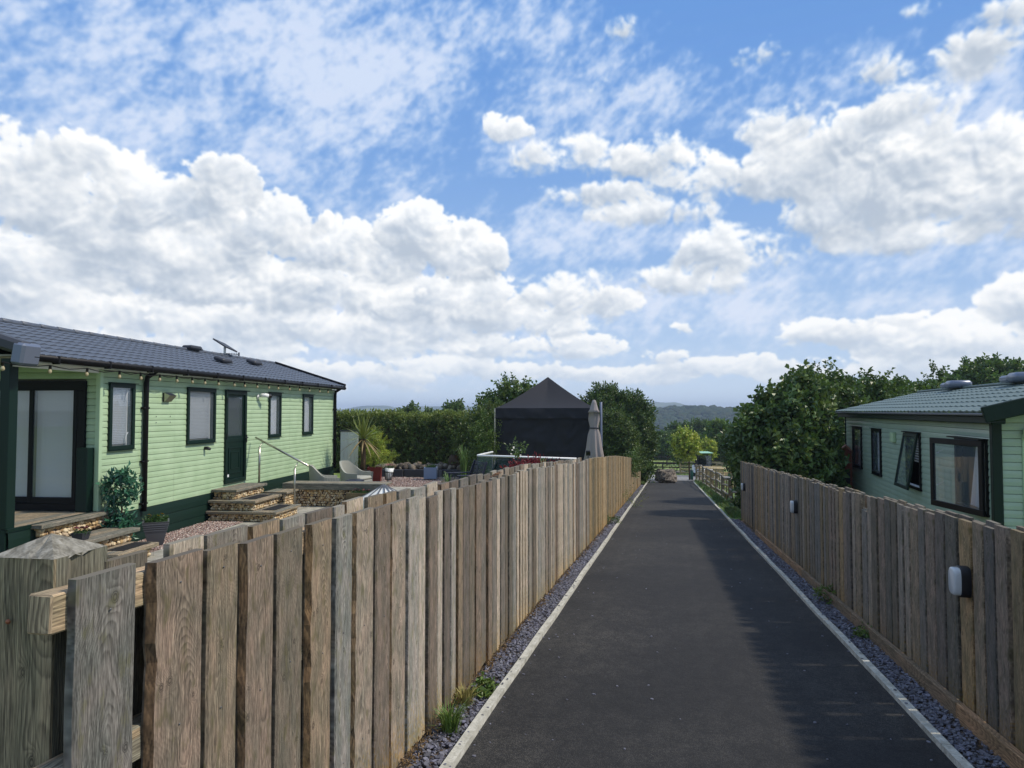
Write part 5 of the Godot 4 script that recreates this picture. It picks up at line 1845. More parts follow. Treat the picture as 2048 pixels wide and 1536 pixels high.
func tub_chair(label: String, at: Vector3, turn: float) -> void:
	var c := thing("wicker_chair", label, "chair", at, turn, "wicker tub chairs")
	var mb := MB.new()
	var n := 110
	var hgt := func(f: float) -> float:        # f from -1 to 1 round the shell, 0 at the back
		return lerpf(0.80, 0.56, smoothstep(0.18, 0.72, absf(f))) + 0.02 * cos(f * 3.0)
	for i in n:
		var q := []
		for k in [i, i + 1]:
			var f: float = k / float(n) * 2.0 - 1.0
			var a: float = f * 2.25
			var rib := 0.006 if k % 2 == 0 else 0.0
			var d := Vector3(sin(a) * 0.34, 0, -cos(a) * 0.34)
			if absf(a) > PI / 2:
				d = Vector3(signf(a) * 0.34, 0, (absf(a) - PI / 2) * 0.40)
			var nn := d.normalized()
			q.append([d * 0.93 + nn * rib, d + nn * (rib + 0.05 * 0.0) + nn * 0.03, hgt.call(f)])
		var b0: Vector3 = q[0][0]; var t0: Vector3 = q[0][1] + Vector3(0, q[0][2], 0)
		var b1: Vector3 = q[1][0]; var t1: Vector3 = q[1][1] + Vector3(0, q[1][2], 0)
		var ctr := Vector3(0, 0.4, 0)
		mb.out(b0, b1, t1, t0, ctr)
		var i0: Vector3 = t0 - Vector3(t0.x, 0, t0.z).normalized() * 0.045
		var i1: Vector3 = t1 - Vector3(t1.x, 0, t1.z).normalized() * 0.045
		mb.out(t0, t1, i1, i0, Vector3(0, 0, 0))
		mb.quad(i0, i1, Vector3(i1.x * 0.95, 0.3, i1.z * 0.95), Vector3(i0.x * 0.95, 0.3, i0.z * 0.95))
	part(c, "shell", mb.mesh(), M.wicker)
	mb = MB.new()
	mb.box(Vector3(0, 0.19, 0.06), Vector3(0.58, 0.36, 0.56), Basis.IDENTITY, 0.03)
	part(c, "seat_base", mb.mesh(), M.wicker_dark)
	mb = MB.new()
	mb.box(Vector3(0, 0.41, 0.07), Vector3(0.54, 0.09, 0.52), Basis.IDENTITY, 0.035)
	part(c, "cushion", mb.mesh(true), M.wicker)

func slat_chair(called: String, label: String, cat: String, at: Vector3, turn: float, w: float, m: Material, lean: float) -> void:
	var c := thing(called, label, cat, at, turn)
	for k in 6:
		var mb := MB.new()
		mb.box(Vector3(0, 0.42, -0.22 + k * 0.092), Vector3(w, 0.022, 0.078), Basis.IDENTITY, 0.004)
		part(c, "seat_slat", mb.mesh(), m)
	for k in 5:
		var mb := MB.new()
		var y := 0.52 + k * 0.092
		mb.box(Vector3(0, y, -0.27 - (y - 0.42) * lean), Vector3(w, 0.078, 0.02), Basis(Vector3.RIGHT, -atan(lean)), 0.004)
		part(c, "back_slat", mb.mesh(), m)
	for sx in [-1.0, 1.0]:
		var x: float = sx * (w * 0.5 + 0.02)
		for z in [-0.25, 0.26]:
			var mb := MB.new()
			mb.bar(Vector3(x, 0.0, z), Vector3(x, 0.64 if z > 0 else 0.62, z), 0.045, 0.045, 0.003, Vector3.BACK)
			part(c, "leg", mb.mesh(), m)
		var mb := MB.new()
		mb.bar(Vector3(x, 0.55, -0.25), Vector3(x, 0.95, -0.27 - 0.5 * lean), 0.045, 0.045, 0.003, Vector3.RIGHT)
		part(c, "back_post", mb.mesh(), m)
		mb = MB.new()
		mb.bar(Vector3(x, 0.652, -0.30), Vector3(x, 0.652, 0.32), 0.07, 0.024, 0.004)
		part(c, "arm", mb.mesh(), m)

# a straight-sided square pot: bottom and top half widths
func square_pot(parent: Node3D, b: float, t: float, h: float, m: Material, bands := 0) -> void:
	var mb := MB.new()
	var prof := [[b, 0.0], [lerpf(b, t, 0.6), h * 0.6]]
	for k in bands:
		var y := h * (0.62 + k * 0.085)
		prof.append([lerpf(b, t, y / h), y])
		prof.append([lerpf(b, t, y / h) + 0.007, y + 0.004])
		prof.append([lerpf(b, t, y / h) + 0.007, y + h * 0.05])
		prof.append([lerpf(b, t, y / h) + 0.001, y + h * 0.055])
	prof.append([t, h]); prof.append([t - 0.025, h]); prof.append([t - 0.03, h - 0.05])
	for i in prof.size() - 1:
		for k in 4:
			var q := []
			for e in [[i, k], [i, k + 1], [i + 1, k + 1], [i + 1, k]]:
				var a: float = PI / 4 + PI / 2 * e[1]
				q.append(Vector3(cos(a), 0, sin(a)) * prof[e[0]][0] * sqrt(2.0) + Vector3(0, prof[e[0]][1], 0))
			if i < prof.size() - 2:
				mb.out(q[0], q[1], q[2], q[3], Vector3(0, prof[i][1] - (0.05 if i == prof.size() - 3 else 0.0), 0))
			else:
				mb.quad(q[0], q[1], q[2], q[3])
	part(parent, "pot", mb.mesh(), m)
	mb = MB.new()
	mb.quad(Vector3(-t + 0.03, h - 0.05, -t + 0.03), Vector3(t - 0.03, h - 0.05, -t + 0.03), Vector3(t - 0.03, h - 0.05, t - 0.03), Vector3(-t + 0.03, h - 0.05, t - 0.03))
	part(parent, "compost", mb.mesh(), M.soil)

func make_garden() -> void:
	make_patio()
	make_steps()
	var yaw := LX.basis.get_euler().y
	tub_chair("grey wicker tub chair closest to the gabion wall", LX * Vector3(6.15, -0.5, 1.12), yaw + 0.42)
	tub_chair("grey wicker tub chair beside the palm pots", LX * Vector3(7.35, -0.5, 1.42), yaw - 0.25)
	var t := thing("side_table", "low dark side table between the wicker chairs", "table", LX * Vector3(6.72, -0.5, 1.62), yaw)
	var mb := MB.new()
	mb.box(Vector3(0, 0.40, 0), Vector3(0.36, 0.04, 0.36), Basis.IDENTITY, 0.006)
	part(t, "table_top", mb.mesh(), M.navy)
	for p in [[-1, -1], [1, -1], [1, 1], [-1, 1]]:
		mb = MB.new()
		mb.box(Vector3(p[0] * 0.15, 0.19, p[1] * 0.15), Vector3(0.035, 0.38, 0.035))
		part(t, "leg", mb.mesh(), M.navy)
	# timber planter in front of the low wall
	var tp := thing("timber_planter", "timber box planter with small red flowers at the end of the gabion wall", "planter", LX * Vector3(4.98, -0.5, 2.36), yaw)
	for k in 3:
		for sgn in [-1.0, 1.0]:
			plank(tp, "plank", Vector3(-0.2, 0.115 * k, sgn * 0.27 - 0.012), Vector3(0.2, 0.115 * k + 0.111, sgn * 0.27 + 0.012), M.planter_wood, 0.003)
			plank(tp, "plank", Vector3(sgn * 0.214 - 0.012, 0.115 * k, -0.282), Vector3(sgn * 0.214 + 0.012, 0.115 * k + 0.111, 0.282), M.planter_wood, 0.003)
	mb = MB.new()
	mb.box(Vector3(0, 0.15, 0), Vector3(0.39, 0.29, 0.51))
	part(tp, "compost", mb.mesh(), M.soil)
	flowers(tp, Vector3(0, 0.30, 0), 0.18, 0.26, 0.10, 130, lin(96, 30, 28), 22)
	# cloth gathered to a peak, behind the fence
	var wc := thing("striped_cloth_cover", "white striped cloth cover drawn up to a peak just behind the grey fence", "cover", LX * Vector3(4.0, -0.44, 3.1))
	mb = MB.new()
	for k in 28:
		var a0 := TAU * k / 28
		var a1 := TAU * (k + 1) / 28
		var r0 := 0.46 + (0.03 if k % 2 else 0.0)
		var r1 := 0.46 + (0.0 if k % 2 else 0.03)
		mb.out3(Vector3(0, 0.54, 0), Vector3(cos(a0) * r0, 0.28, sin(a0) * r0), Vector3(cos(a1) * r1, 0.28, sin(a1) * r1), Vector3.ZERO)
		mb.out(Vector3(cos(a0) * r0, 0.28, sin(a0) * r0), Vector3(cos(a1) * r1, 0.28, sin(a1) * r1), Vector3(cos(a1) * r1, 0.0, sin(a1) * r1), Vector3(cos(a0) * r0, 0.0, sin(a0) * r0), Vector3(0, 0.1, 0))
	part(wc, "cloth", mb.mesh(), M.fascia_white)
	mb = MB.new()
	for k in 14:
		var a := TAU * (k + 0.5) / 14
		mb.bar(Vector3(cos(a) * 0.02, 0.545, sin(a) * 0.02), Vector3(cos(a) * 0.49, 0.292, sin(a) * 0.49), 0.028, 0.004)
	part(wc, "stripe", mb.mesh(), M.zinc)
	# zinc planter with yellow flowers by the porch
	var zp := thing("zinc_planter", "tapered grey square planter with a ribbed band and a yellow flower", "planter", on_y(311, 1090, PATIO), yaw + 0.55)
	square_pot(zp, 0.10, 0.185, 0.37, M.zinc, 4)
	flowers(zp, Vector3(0, 0.34, 0), 0.14, 0.14, 0.13, 150, lin(226, 170, 30), 4)
	var sp := thing("flower_pot", "small dark pot with maroon flowers on the porch steps", "flower pot", LX * Vector3(-0.98, -0.13, 0.48), yaw)
	square_pot(sp, 0.06, 0.085, 0.10, M.charcoal)
	flowers(sp, Vector3(0, 0.08, 0), 0.08, 0.08, 0.08, 50, lin(84, 18, 34), 24)
	# pots at the far end
	var dp := thing("round_pot", "tall dark grey round pot holding the palm", "pot", on_y(729, 972, PATIO))
	mb = MB.new()
	mb.lathe(Vector3.ZERO, [Vector2(0, 0), Vector2(0.11, 0), Vector2(0.145, 0.40), Vector2(0.155, 0.40), Vector2(0.155, 0.42), Vector2(0.135, 0.42), Vector2(0.13, 0.37)], 24)
	part(dp, "pot", mb.mesh(true), M.charcoal)
	mb = MB.new()
	mb.lathe(Vector3(0, 0.37, 0), [Vector2(0.134, 0), Vector2(0, 0.01)], 20)
	part(dp, "compost", mb.mesh(), M.soil)
	var rp := thing("red_planter", "square glossy red planter below the golden conifer", "planter", on_y(745, 967.5, PATIO) + LX.basis.x * 0.2, yaw + 0.2)
	square_pot(rp, 0.17, 0.20, 0.45, M.red_pot)
	# fire basket used as a planter
	var fb := thing("fire_basket", "black iron fire basket on one foot holding a white pot of pink flowers", "planter", LX * Vector3(9.85, -0.5, 1.55), yaw)
	var tilt := Transform3D(Basis(Vector3.RIGHT, 0.10), Vector3.ZERO)
	mb = MB.new()
	for k in 14:
		var a := TAU * k / 14
		mb.bar(Vector3(cos(a) * 0.085, 0.13, sin(a) * 0.085), Vector3(cos(a) * 0.135, 0.38, sin(a) * 0.135), 0.012, 0.006)
	for r in [[0.085, 0.13], [0.125, 0.34]]:
		for k in 20:
			var a := TAU * k / 20
			var b := TAU * (k + 1) / 20
			mb.bar(Vector3(cos(a) * r[0], r[1], sin(a) * r[0]), Vector3(cos(b) * r[0], r[1], sin(b) * r[0]), 0.008, 0.02)
	part(fb, "basket", mb.mesh(), M.black, tilt)
	mb = MB.new()
	mb.bar(Vector3(0, 0.0, -0.03), Vector3(0, 0.14, 0.02), 0.03, 0.03, 0.002, Vector3.RIGHT)
	mb.box(Vector3(0, 0.008, -0.03), Vector3(0.16, 0.016, 0.12))
	part(fb, "foot", mb.mesh(), M.black)
	mb = MB.new()
	mb.lathe(Vector3.ZERO, [Vector2(0, 0.14), Vector2(0.07, 0.14), Vector2(0.132, 0.46), Vector2(0.122, 0.46), Vector2(0.115, 0.42), Vector2(0, 0.425)], 20)
	part(fb, "pot", mb.mesh(true), M.white, tilt)
	flowers(fb, Vector3(0, 0.45, 0.04), 0.11, 0.11, 0.10, 50, lin(206, 150, 146), 34)
	# raised bed of sleepers with stones
	var bed := thing("raised_bed", "black sleeper edging of the raised stone bed along the hedge", "raised bed", LX * Vector3(0, -0.5, 0), yaw)
	for k in 4:
		plank(bed, "sleeper", Vector3(12.32 + k * 0.06, -0.05, 0.15 + k * 1.2), Vector3(12.44 + k * 0.06, 0.20, 0.15 + (k + 1) * 1.2 - 0.012), M.charcoal, 0.01)
	mb = MB.new()
	mb.box(Vector3(12.40, 0.08, 2.53), Vector3(0.12, 0.22, 0.10))
	part(bed, "peg", mb.mesh(), M.zinc)
	mb = MB.new()
	mb.quad(Vector3(12.44, 0.15, 0.15), Vector3(14.2, 0.22, 0.15), Vector3(14.2, 0.22, 5.0), Vector3(12.6, 0.15, 5.0))
	part(bed, "soil_fill", mb.mesh(), M.soil)
	rng.seed = 171
	for k in 5:
		var m: StandardMaterial3D = M.rock.duplicate()
		m.albedo_color = [Color(0.95, 0.93, 0.9), Color(0.75, 0.72, 0.68), Color(1, 1, 1), Color(0.62, 0.6, 0.58), Color(0.85, 0.8, 0.74)][k]
		M["rock%d" % k] = m
	var rocks := []
	for k in 4:
		rocks.append(lump_mesh(230 + k, 9, 6, 0.6, 0.75, 0.8))
	for k in 120:
		var sc := rnd(0.05, 0.13)
		part(bed, "rock", rocks[k % 4], M["rock%d" % (rng.randi() % 5)], Transform3D(any_basis().scaled_local(Vector3(sc * 1.2, sc, sc)), Vector3(rnd(12.55, 13.7), 0.19 + sc * 0.4, rnd(0.2, 4.6))))
	var cube := thing("cube_planter", "blue grey cube planter with a low green plant on the gravel", "planter", LX * Vector3(11.65, -0.5, 2.38), yaw + 0.12)
	square_pot(cube, 0.19, 0.19, 0.34, M.blue_stone)
	flowers(cube, Vector3(0, 0.32, 0), 0.12, 0.12, 0.12, 80, lin(60, 110, 40), 0)
	# log basket
	var lb := thing("log_barrel", "rough brown half barrel heaped with logs on the stone bed", "log barrel", LX * Vector3(13.0, -0.30, 2.95), yaw)
	mb = MB.new()
	mb.lathe(Vector3.ZERO, [Vector2(0, 0.0), Vector2(0.25, 0.0), Vector2(0.32, 0.16), Vector2(0.31, 0.34), Vector2(0.26, 0.42), Vector2(0.23, 0.40), Vector2(0.0, 0.34)], 18, Vector3(1, 1, 1))
	part(lb, "barrel", mb.mesh(true), M.bark, Transform3D(Basis(Vector3(0, 0, 1), 0.0) * Basis(Vector3.RIGHT, 0.18), Vector3.ZERO))
	for q in [[-0.1, 0.40, 0.05], [0.08, 0.42, 0.12], [0.0, 0.52, 0.02], [-0.16, 0.36, 0.22], [0.12, 0.34, 0.28], [-0.02, 0.34, 0.36]]:
		mb = MB.new()
		mb.rod(Vector3(q[0] - 0.22, q[1], q[2]), Vector3(q[0] + 0.16, q[1] + 0.03, q[2] + 0.05), 0.075, 10)
		part(lb, "firewood", mb.mesh(), M.log)
	var lp := thing("lilac_pot", "small pale pot of lilac flowers beside the log barrel", "flower pot", LX * Vector3(12.85, -0.30, 3.42))
	square_pot(lp, 0.05, 0.07, 0.14, M.white)
	flowers(lp, Vector3(0, 0.13, 0), 0.09, 0.09, 0.12, 30, lin(196, 188, 214), 60)
	var bq := thing("kettle_barbecue", "dark round kettle barbecue on three legs by the hedge", "barbecue", LX * Vector3(12.9, -0.30, 3.95))
	mb = MB.new()
	mb.lathe(Vector3(0, 0.42, 0), [Vector2(0, -0.2), Vector2(0.18, -0.14), Vector2(0.27, 0.0), Vector2(0.275, 0.01), Vector2(0.25, 0.1), Vector2(0.12, 0.2), Vector2(0, 0.22)], 20)
	part(bq, "kettle", mb.mesh(true), M.charcoal)
	for k in 3:
		mb = MB.new()
		mb.rod(Vector3(cos(k * 2.1) * 0.15, 0.3, sin(k * 2.1) * 0.15), Vector3(cos(k * 2.1) * 0.27, 0, sin(k * 2.1) * 0.27), 0.012, 6)
		part(bq, "leg", mb.mesh(), M.zinc)
	slat_chair("garden_bench", "dark navy slatted garden bench facing the caravan", "bench", foot(930, 16.6), yaw + PI + 0.5, 0.75, M.navy, 0.25)
	slat_chair("reclining_chair", "dark green reclining chair with a pale label beside the navy bench", "chair", foot(972, 15.6), -0.7, 0.5, M.dark_green, 0.45)
	# white board screen at the caravan's far end
	var sc := thing("board_screen", "pale grey upright board screen closing the gap behind the caravan end", "screen", LX * Vector3(10.2, -0.5, 0.05), yaw)
	for k in 5:
		plank(sc, "board", Vector3(0.0, 0.0, k * 0.105), Vector3(0.022, 1.46, k * 0.105 + 0.10), M.fascia_white, 0.003)
	plank(sc, "coping", Vector3(-0.03, 1.462, -0.02), Vector3(0.05, 1.50, 0.54), M.charcoal, 0.003)
	make_gazebo()
	# glass balustrade
	var a := at_depth(955, 911, 16.6)
	var b := at_depth(1153, 917.5, 16.4)
	var c := at_depth(985, 904, 18.6)
	var g := thing("glass_balustrade", "glass balustrade with a pale tubular top rail beside the black gazebo", "balustrade", Vector3.ZERO)
	mb = MB.new()
	mb.tube(PackedVector3Array([c, a, b]), PackedFloat32Array([0.024]), 10)
	part(g, "top_rail", mb.mesh(true), M.white)
	for e in [[a, b, 3], [a, c, 2]]:
		for k in e[2]:
			var p0: Vector3 = e[0].lerp(e[1], (k + 0.03) / e[2])
			var p1: Vector3 = e[0].lerp(e[1], (k + 0.97) / e[2])
			mb = MB.new()
			var dn0 := Vector3(0, p0.y + 0.62, 0)
			mb.quad(p0 - Vector3(0, 0.03, 0), p1 - Vector3(0, 0.03, 0), Vector3(p1.x, -0.62, p1.z), Vector3(p0.x, -0.62, p0.z))
			part(g, "glass_panel", mb.mesh(), M.glass_green)
	for p in [a, b, c, a.lerp(b, 0.5)]:
		mb = MB.new()
		mb.rod(p - Vector3(0, 0.02, 0), Vector3(p.x, ground_y(p.x, -p.z) - 0.05, p.z), 0.012, 8)
		part(g, "post", mb.mesh(true), M.charcoal)
	# sparrow
	make_sparrow()

func make_gazebo() -> void:
	var at := foot(1096, 22.9)
	at.y = PATIO - 0.12
	var g := thing("black_gazebo", "black pop-up gazebo with closed fabric walls and a pointed roof", "gazebo", at, YAW - 0.10)
	var w := 1.52
	var e := 2.26
	var ap := 3.27
	var nz := noise(77, 0.9, 3)
	for k in 4:
		var mb := MB.new()
		var B := Basis(Vector3.UP, PI / 2 * k)
		var n := 18
		# roof panel, sagging a little between ridge and eave
		for i in n:
			for j in 10:
				var q := []
				for d in [[i, j], [i + 1, j], [i + 1, j + 1], [i, j + 1]]:
					var t: float = d[1] / 10.0
					var x: float = (d[0] / float(n) * 2.0 - 1.0) * w * (1.0 - t)
					var z: float = w * (1.0 - t)
					var y: float = lerpf(e, ap, pow(t, 1.18))
					y -= 0.085 * (1.0 - absf(x) / maxf(0.01, w * (1.0 - t))) * sin(t * PI)
					q.append(B * Vector3(x, y, z))
				mb.out(q[0], q[1], q[2], q[3], Vector3(0, 0.5, 0))
		part(g, "roof_panel", mb.mesh(true), M.canvas_black)
		mb = MB.new()
		for i in 40:                              # valance
			for j in 3:
				var q := []
				for d in [[i, j], [i + 1, j], [i + 1, j + 1], [i, j + 1]]:
					var x: float = (d[0] / 40.0 * 2.0 - 1.0) * w
					var y: float = e - d[1] * 0.105
					var bl: float = 0.045 * nz.get_noise_3d(x * 2.2 + k * 9.0 + d[1], y * 7.0 + x * 1.5, 0) if d[1] > 0 else 0.0
					q.append(B * Vector3(x, y, w + 0.012 + bl + 0.008 * d[1]))
				mb.out(q[0], q[1], q[2], q[3], Vector3(0, e - 0.15, 0))
		part(g, "valance", mb.mesh(true), M.canvas_black)
		mb = MB.new()
		for i in 48:
			for j in 20:
				var q := []
				for d in [[i, j], [i + 1, j], [i + 1, j + 1], [i, j + 1]]:
					var x: float = (d[0] / 48.0 * 2.0 - 1.0) * (w - 0.02)
					var y: float = (e - 0.25) * d[1] / 20.0
					var bl: float = 0.055 * nz.get_noise_3d(x * 1.6 + k * 9.0, y * 2.6 + x * 0.8, 3.0) + 0.034 * nz.get_noise_3d(x * 5.0 + k * 9.0, y * 9.0 + x * 3.0, 7.0)
					for sm in [-0.62, 0.0, 0.62]:
						if absf(x - sm) < 0.03: bl += 0.012
					q.append(B * Vector3(x, y, w - 0.035 + bl))
				mb.out(q[0], q[1], q[2], q[3], Vector3(0, 1, 0))
		part(g, "side_wall", mb.mesh(true), M.canvas_black)
		mb = MB.new()
		mb.box(B * Vector3(w + 0.015, e * 0.5, w + 0.015), Vector3(0.04, e, 0.04), B)
		part(g, "pole", mb.mesh(), M.grey_metal if k != 3 else M.steel)
	# the closed parasol in front of it
	var pb := foot(1188, 20.4)
	pb.y = lerpf(pb.y, PATIO - 0.1, 0.5)
	var base_y := pb.y
	var p := thing("closed_parasol", "closed grey cantilever parasol strapped round its pole beside the gazebo", "parasol", pb)
	var top := 1.82 - base_y
	var mb := MB.new()
	var prof := [[0.02, 0.0, 0], [0.05, 0.02, 0], [0.075, 0.10, 0], [0.12, 0.28, 0.2], [0.17, 0.36, 0.25], [0.135, 0.365, 0.3], [0.15, 0.55, 0.5], [0.115, 0.78, 0.2], [0.115, 0.82, 0.2], [0.16, 1.0, 0.5], [0.20, 1.35, 0.6], [0.26, 1.72, 0.7], [0.255, 1.74, 0.7], [0.1, 1.70, 0.2]]
	var nn := 40
	for i in prof.size() - 1:
		for k in nn:
			var q := []
			for d in [[i, k], [i, k + 1], [i + 1, k + 1], [i + 1, k]]:
				var a: float = TAU * d[1] / nn
				var r: float = prof[d[0]][0] * (1.0 + 0.26 * prof[d[0]][2] * cos(a * 8.0 + d[0] * 0.15))
				q.append(Vector3(cos(a) * r, top - prof[d[0]][1], sin(a) * r * 0.8))
			mb.out(q[0], q[1], q[2], q[3], Vector3(0, (q[0].y + q[2].y) * 0.5 - (0.06 if i < 3 else 0.0), 0))
	part(p, "canopy", mb.mesh(true), M.canvas_grey)
	mb = MB.new()
	mb.lathe(Vector3(0, top - 0.83, 0), [Vector2(0.135, 0.0), Vector2(0.14, 0.02), Vector2(0.135, 0.04)], 20, Vector3(1, 1, 0.85))
	part(p, "strap", mb.mesh(), M.charcoal)
	mb = MB.new()
	mb.rod(Vector3(0.19, 0, -0.12), Vector3(0.19, top - 0.06, -0.12), 0.035, 10)
	mb.rod(Vector3(0, 0, 0), Vector3(0, top - 0.5, 0), 0.025, 10)
	part(p, "pole", mb.mesh(true), M.grey_metal)
	mb = MB.new()
	mb.rod(Vector3(0.19, 0.95, -0.12), Vector3(0.50, 0.2, -0.12), 0.008, 6)
	part(p, "tie_cord", mb.mesh(), M.black)
	mb = MB.new()
	mb.box(Vector3(0.1, 0.03, -0.05), Vector3(0.8, 0.07, 0.8), Basis.IDENTITY, 0.02)
	part(p, "base", mb.mesh(), M.charcoal)
	# floodlight on a stake at its foot
	var f := thing("flood_light", "small black floodlight on a stake in front of the parasol", "lamp", foot(1176, 19.4))
	var hy := at_depth(1175, 906, 19.4).y - f.position.y
	mb = MB.new()
	mb.rod(Vector3.ZERO, Vector3(0, hy - 0.08, 0), 0.012, 6)
	part(f, "stake", mb.mesh(), M.black)
	mb = MB.new()
	mb.box(Vector3(0, hy, 0), Vector3(0.12, 0.15, 0.05), Basis(Vector3.RIGHT, 0.5), 0.01)
	part(f, "head", mb.mesh(), M.black)

func make_sparrow() -> void:
	# perched on top of a board: pixel (993, 952)
	var s := 5.22
	var o := thing("small_bird", "small brown bird perched on top of the grey fence", "bird", Vector3(-1.258, lane_y(s) + curve_at(LEFT_TOP, s) + 0.002, -s), 0.75)
	o.scale = Vector3.ONE * 0.62
	var mb := MB.new()
	# spine from tail to head, facing +x
	var sp := [[-0.085, 0.020, 0.004, 0.012], [-0.055, 0.026, 0.007, 0.015], [-0.035, 0.032, 0.017, 0.020], [-0.010, 0.036, 0.026, 0.026], [0.018, 0.042, 0.027, 0.027], [0.036, 0.052, 0.019, 0.020], [0.046, 0.062, 0.018, 0.018], [0.058, 0.066, 0.016, 0.016], [0.067, 0.064, 0.009, 0.009], [0.072, 0.062, 0.004, 0.004], [0.082, 0.060, 0.0008, 0.0008]]
	var n := 12
	for i in sp.size() - 1:
		for k in n:
			var q := []
			for d in [[i, k], [i, k + 1], [i + 1, k + 1], [i + 1, k]]:
				var a: float = TAU * d[1] / n
				q.append(Vector3(sp[d[0]][0], sp[d[0]][1] + sin(a) * sp[d[0]][2], cos(a) * sp[d[0]][3]))
			var under := sin(TAU * (k + 0.5) / n) < -0.2
			mb.col = lin(150, 134, 116) if under else (lin(112, 82, 56) if (i + k) % 3 else lin(70, 50, 36))
			if i >= 8: mb.col = lin(60, 54, 48)
			if i == 6 and not under: mb.col = lin(126, 108, 88)
			mb.out(q[0], q[1], q[2], q[3], Vector3((sp[i][0] + sp[i + 1][0]) * 0.5, (sp[i][1] + sp[i + 1][1]) * 0.5, 0))
	part(o, "body", mb.mesh(), M.sparrow)
	for sg in [-1.0, 1.0]:
		mb = MB.new()
		mb.col = lin(92, 66, 46)
		mb.out(Vector3(0.022, 0.058, sg * 0.022), Vector3(0.018, 0.036, sg * 0.029), Vector3(-0.06, 0.024, sg * 0.014), Vector3(-0.03, 0.048, sg * 0.020), Vector3(0, 0.04, 0))
		part(o, "wing", mb.mesh(), M.sparrow)
		mb = MB.new()
		mb.col = lin(120, 90, 70)
		mb.rod(Vector3(0.005, 0.014, sg * 0.010), Vector3(0.010, 0.0, sg * 0.012), 0.0015, 5)
		part(o, "leg", mb.mesh(), M.sparrow)

# ---------- plants ----------
# a twig with n leaves along +y; leaf length 1 is scaled by the instance
func sprig(sd: int, n: int, len: float, leaf: float, wide: float, droop := 0.3) -> ArrayMesh:
	rng.seed = sd
	var mb := MB.new()
	for i in n:
		var f := (i + 0.6) / n
		var a := i * 2.4 + rnd(-0.4, 0.4)
		var p := Vector3(rnd(-0.03, 0.03), len * f, rnd(-0.03, 0.03))
		var out_ := Vector3(cos(a), rnd(0.1, 0.9) - droop, sin(a)).normalized()
		if i == n - 1: out_ = Vector3(rnd(-0.3, 0.3), 1, rnd(-0.3, 0.3)).normalized()
		var side := out_.cross(Vector3(rnd(-0.5, 0.5), 1, rnd(-0.5, 0.5))).normalized()
		var nrm := side.cross(out_)
		var l := leaf * rnd(0.7, 1.15)
		var w := l * wide
		var fold := nrm * w * 0.28
		var mid := p + out_ * l * 0.5 + nrm * l * 0.05
		var tip := p + out_ * l - nrm * l * 0.10
		var g := rnd(0.8, 1.2)
		mb.col = Color(g, g, g * rnd(0.85, 1.1))
		mb.tri(p, mid + side * w * 0.5 + fold, tip)
		mb.tri(p, tip, mid - side * w * 0.5 + fold)
	return mb.mesh()

# leaves over lobes: [centre, radii] each; gaps where the noise is low; parts of a plant
func crown(parent: Node3D, called: String, lobes: Array, count: int, mesh: Mesh, m: Material, scale: Vector2, cols: Array, sd: int, deep := 0.35, ragged := 0.35, flat_bottom := -9.0) -> MultiMeshInstance3D:
	rng.seed = sd
	var nz := noise(sd, 1.0, 3)
	var vol := 0.0
	var cum := []
	for l in lobes:
		var r: Vector3 = l[1]
		vol += pow(r.x * r.y * r.z, 0.6667)
		cum.append(vol)
	var where := []
	var tint := []
	var tries := 0
	while where.size() < count and tries < count * 6:
		tries += 1
		var pick := rnd(0, vol)
		var li := 0
		while cum[li] < pick: li += 1
		var c: Vector3 = lobes[li][0]
		var r: Vector3 = lobes[li][1]
		var d := Vector3(rng.randfn(), rng.randfn(), rng.randfn()).normalized()
		var rm := (r.x + r.y + r.z) / 3.0
		var k := 1.0 + ragged * nz.get_noise_3dv((c + d * rm) * (1.1 / maxf(0.25, rm)) * 1.3) * 1.4
		var depth := pow(rng.randf(), 1.0 / maxf(0.05, deep)) if rng.randf() < 0.5 else rng.randf() * 0.35
		var q := c + d * r * k * (1.0 - depth * 0.75)
		if q.y < flat_bottom: continue
		if nz.get_noise_3dv(q * 2.6 / maxf(0.4, rm) + Vector3(50, 0, 0)) < -0.30 + 0.2 * depth: continue
		var inside := false
		for j in lobes.size():
			if j != li:
				var e: Vector3 = (q - lobes[j][0]) / (lobes[j][1] * 0.72)
				if e.length_squared() < 1.0:
					inside = true
					break
		if inside: continue
		var up := (d * 0.8 + Vector3(0, 0.55, 0) + Vector3(rnd(-0.6, 0.6), rnd(-0.4, 0.6), rnd(-0.6, 0.6))).normalized()
		where.append(Transform3D(toward(up, rnd(0, TAU), rnd(scale.x, scale.y)), q))
		var cc: Color = cols[rng.randi() % cols.size()]
		var g := rnd(0.72, 1.28)
		tint.append(Color(cc.r * g * 1.2, cc.g * g * 1.2, cc.b * g * 1.15))
	return copies(parent, called, mesh, m, where, tint)

func trunk_mesh(pts: Array, r0: float, r1: float, n := 8) -> MB:
	var mb := MB.new()
	var p := PackedVector3Array()
	var r := PackedFloat32Array()
	for i in pts.size():
		p.append(pts[i])
		r.append(lerpf(r0, r1, float(i) / (pts.size() - 1)))
	mb.tube(p, r, n)
	return mb

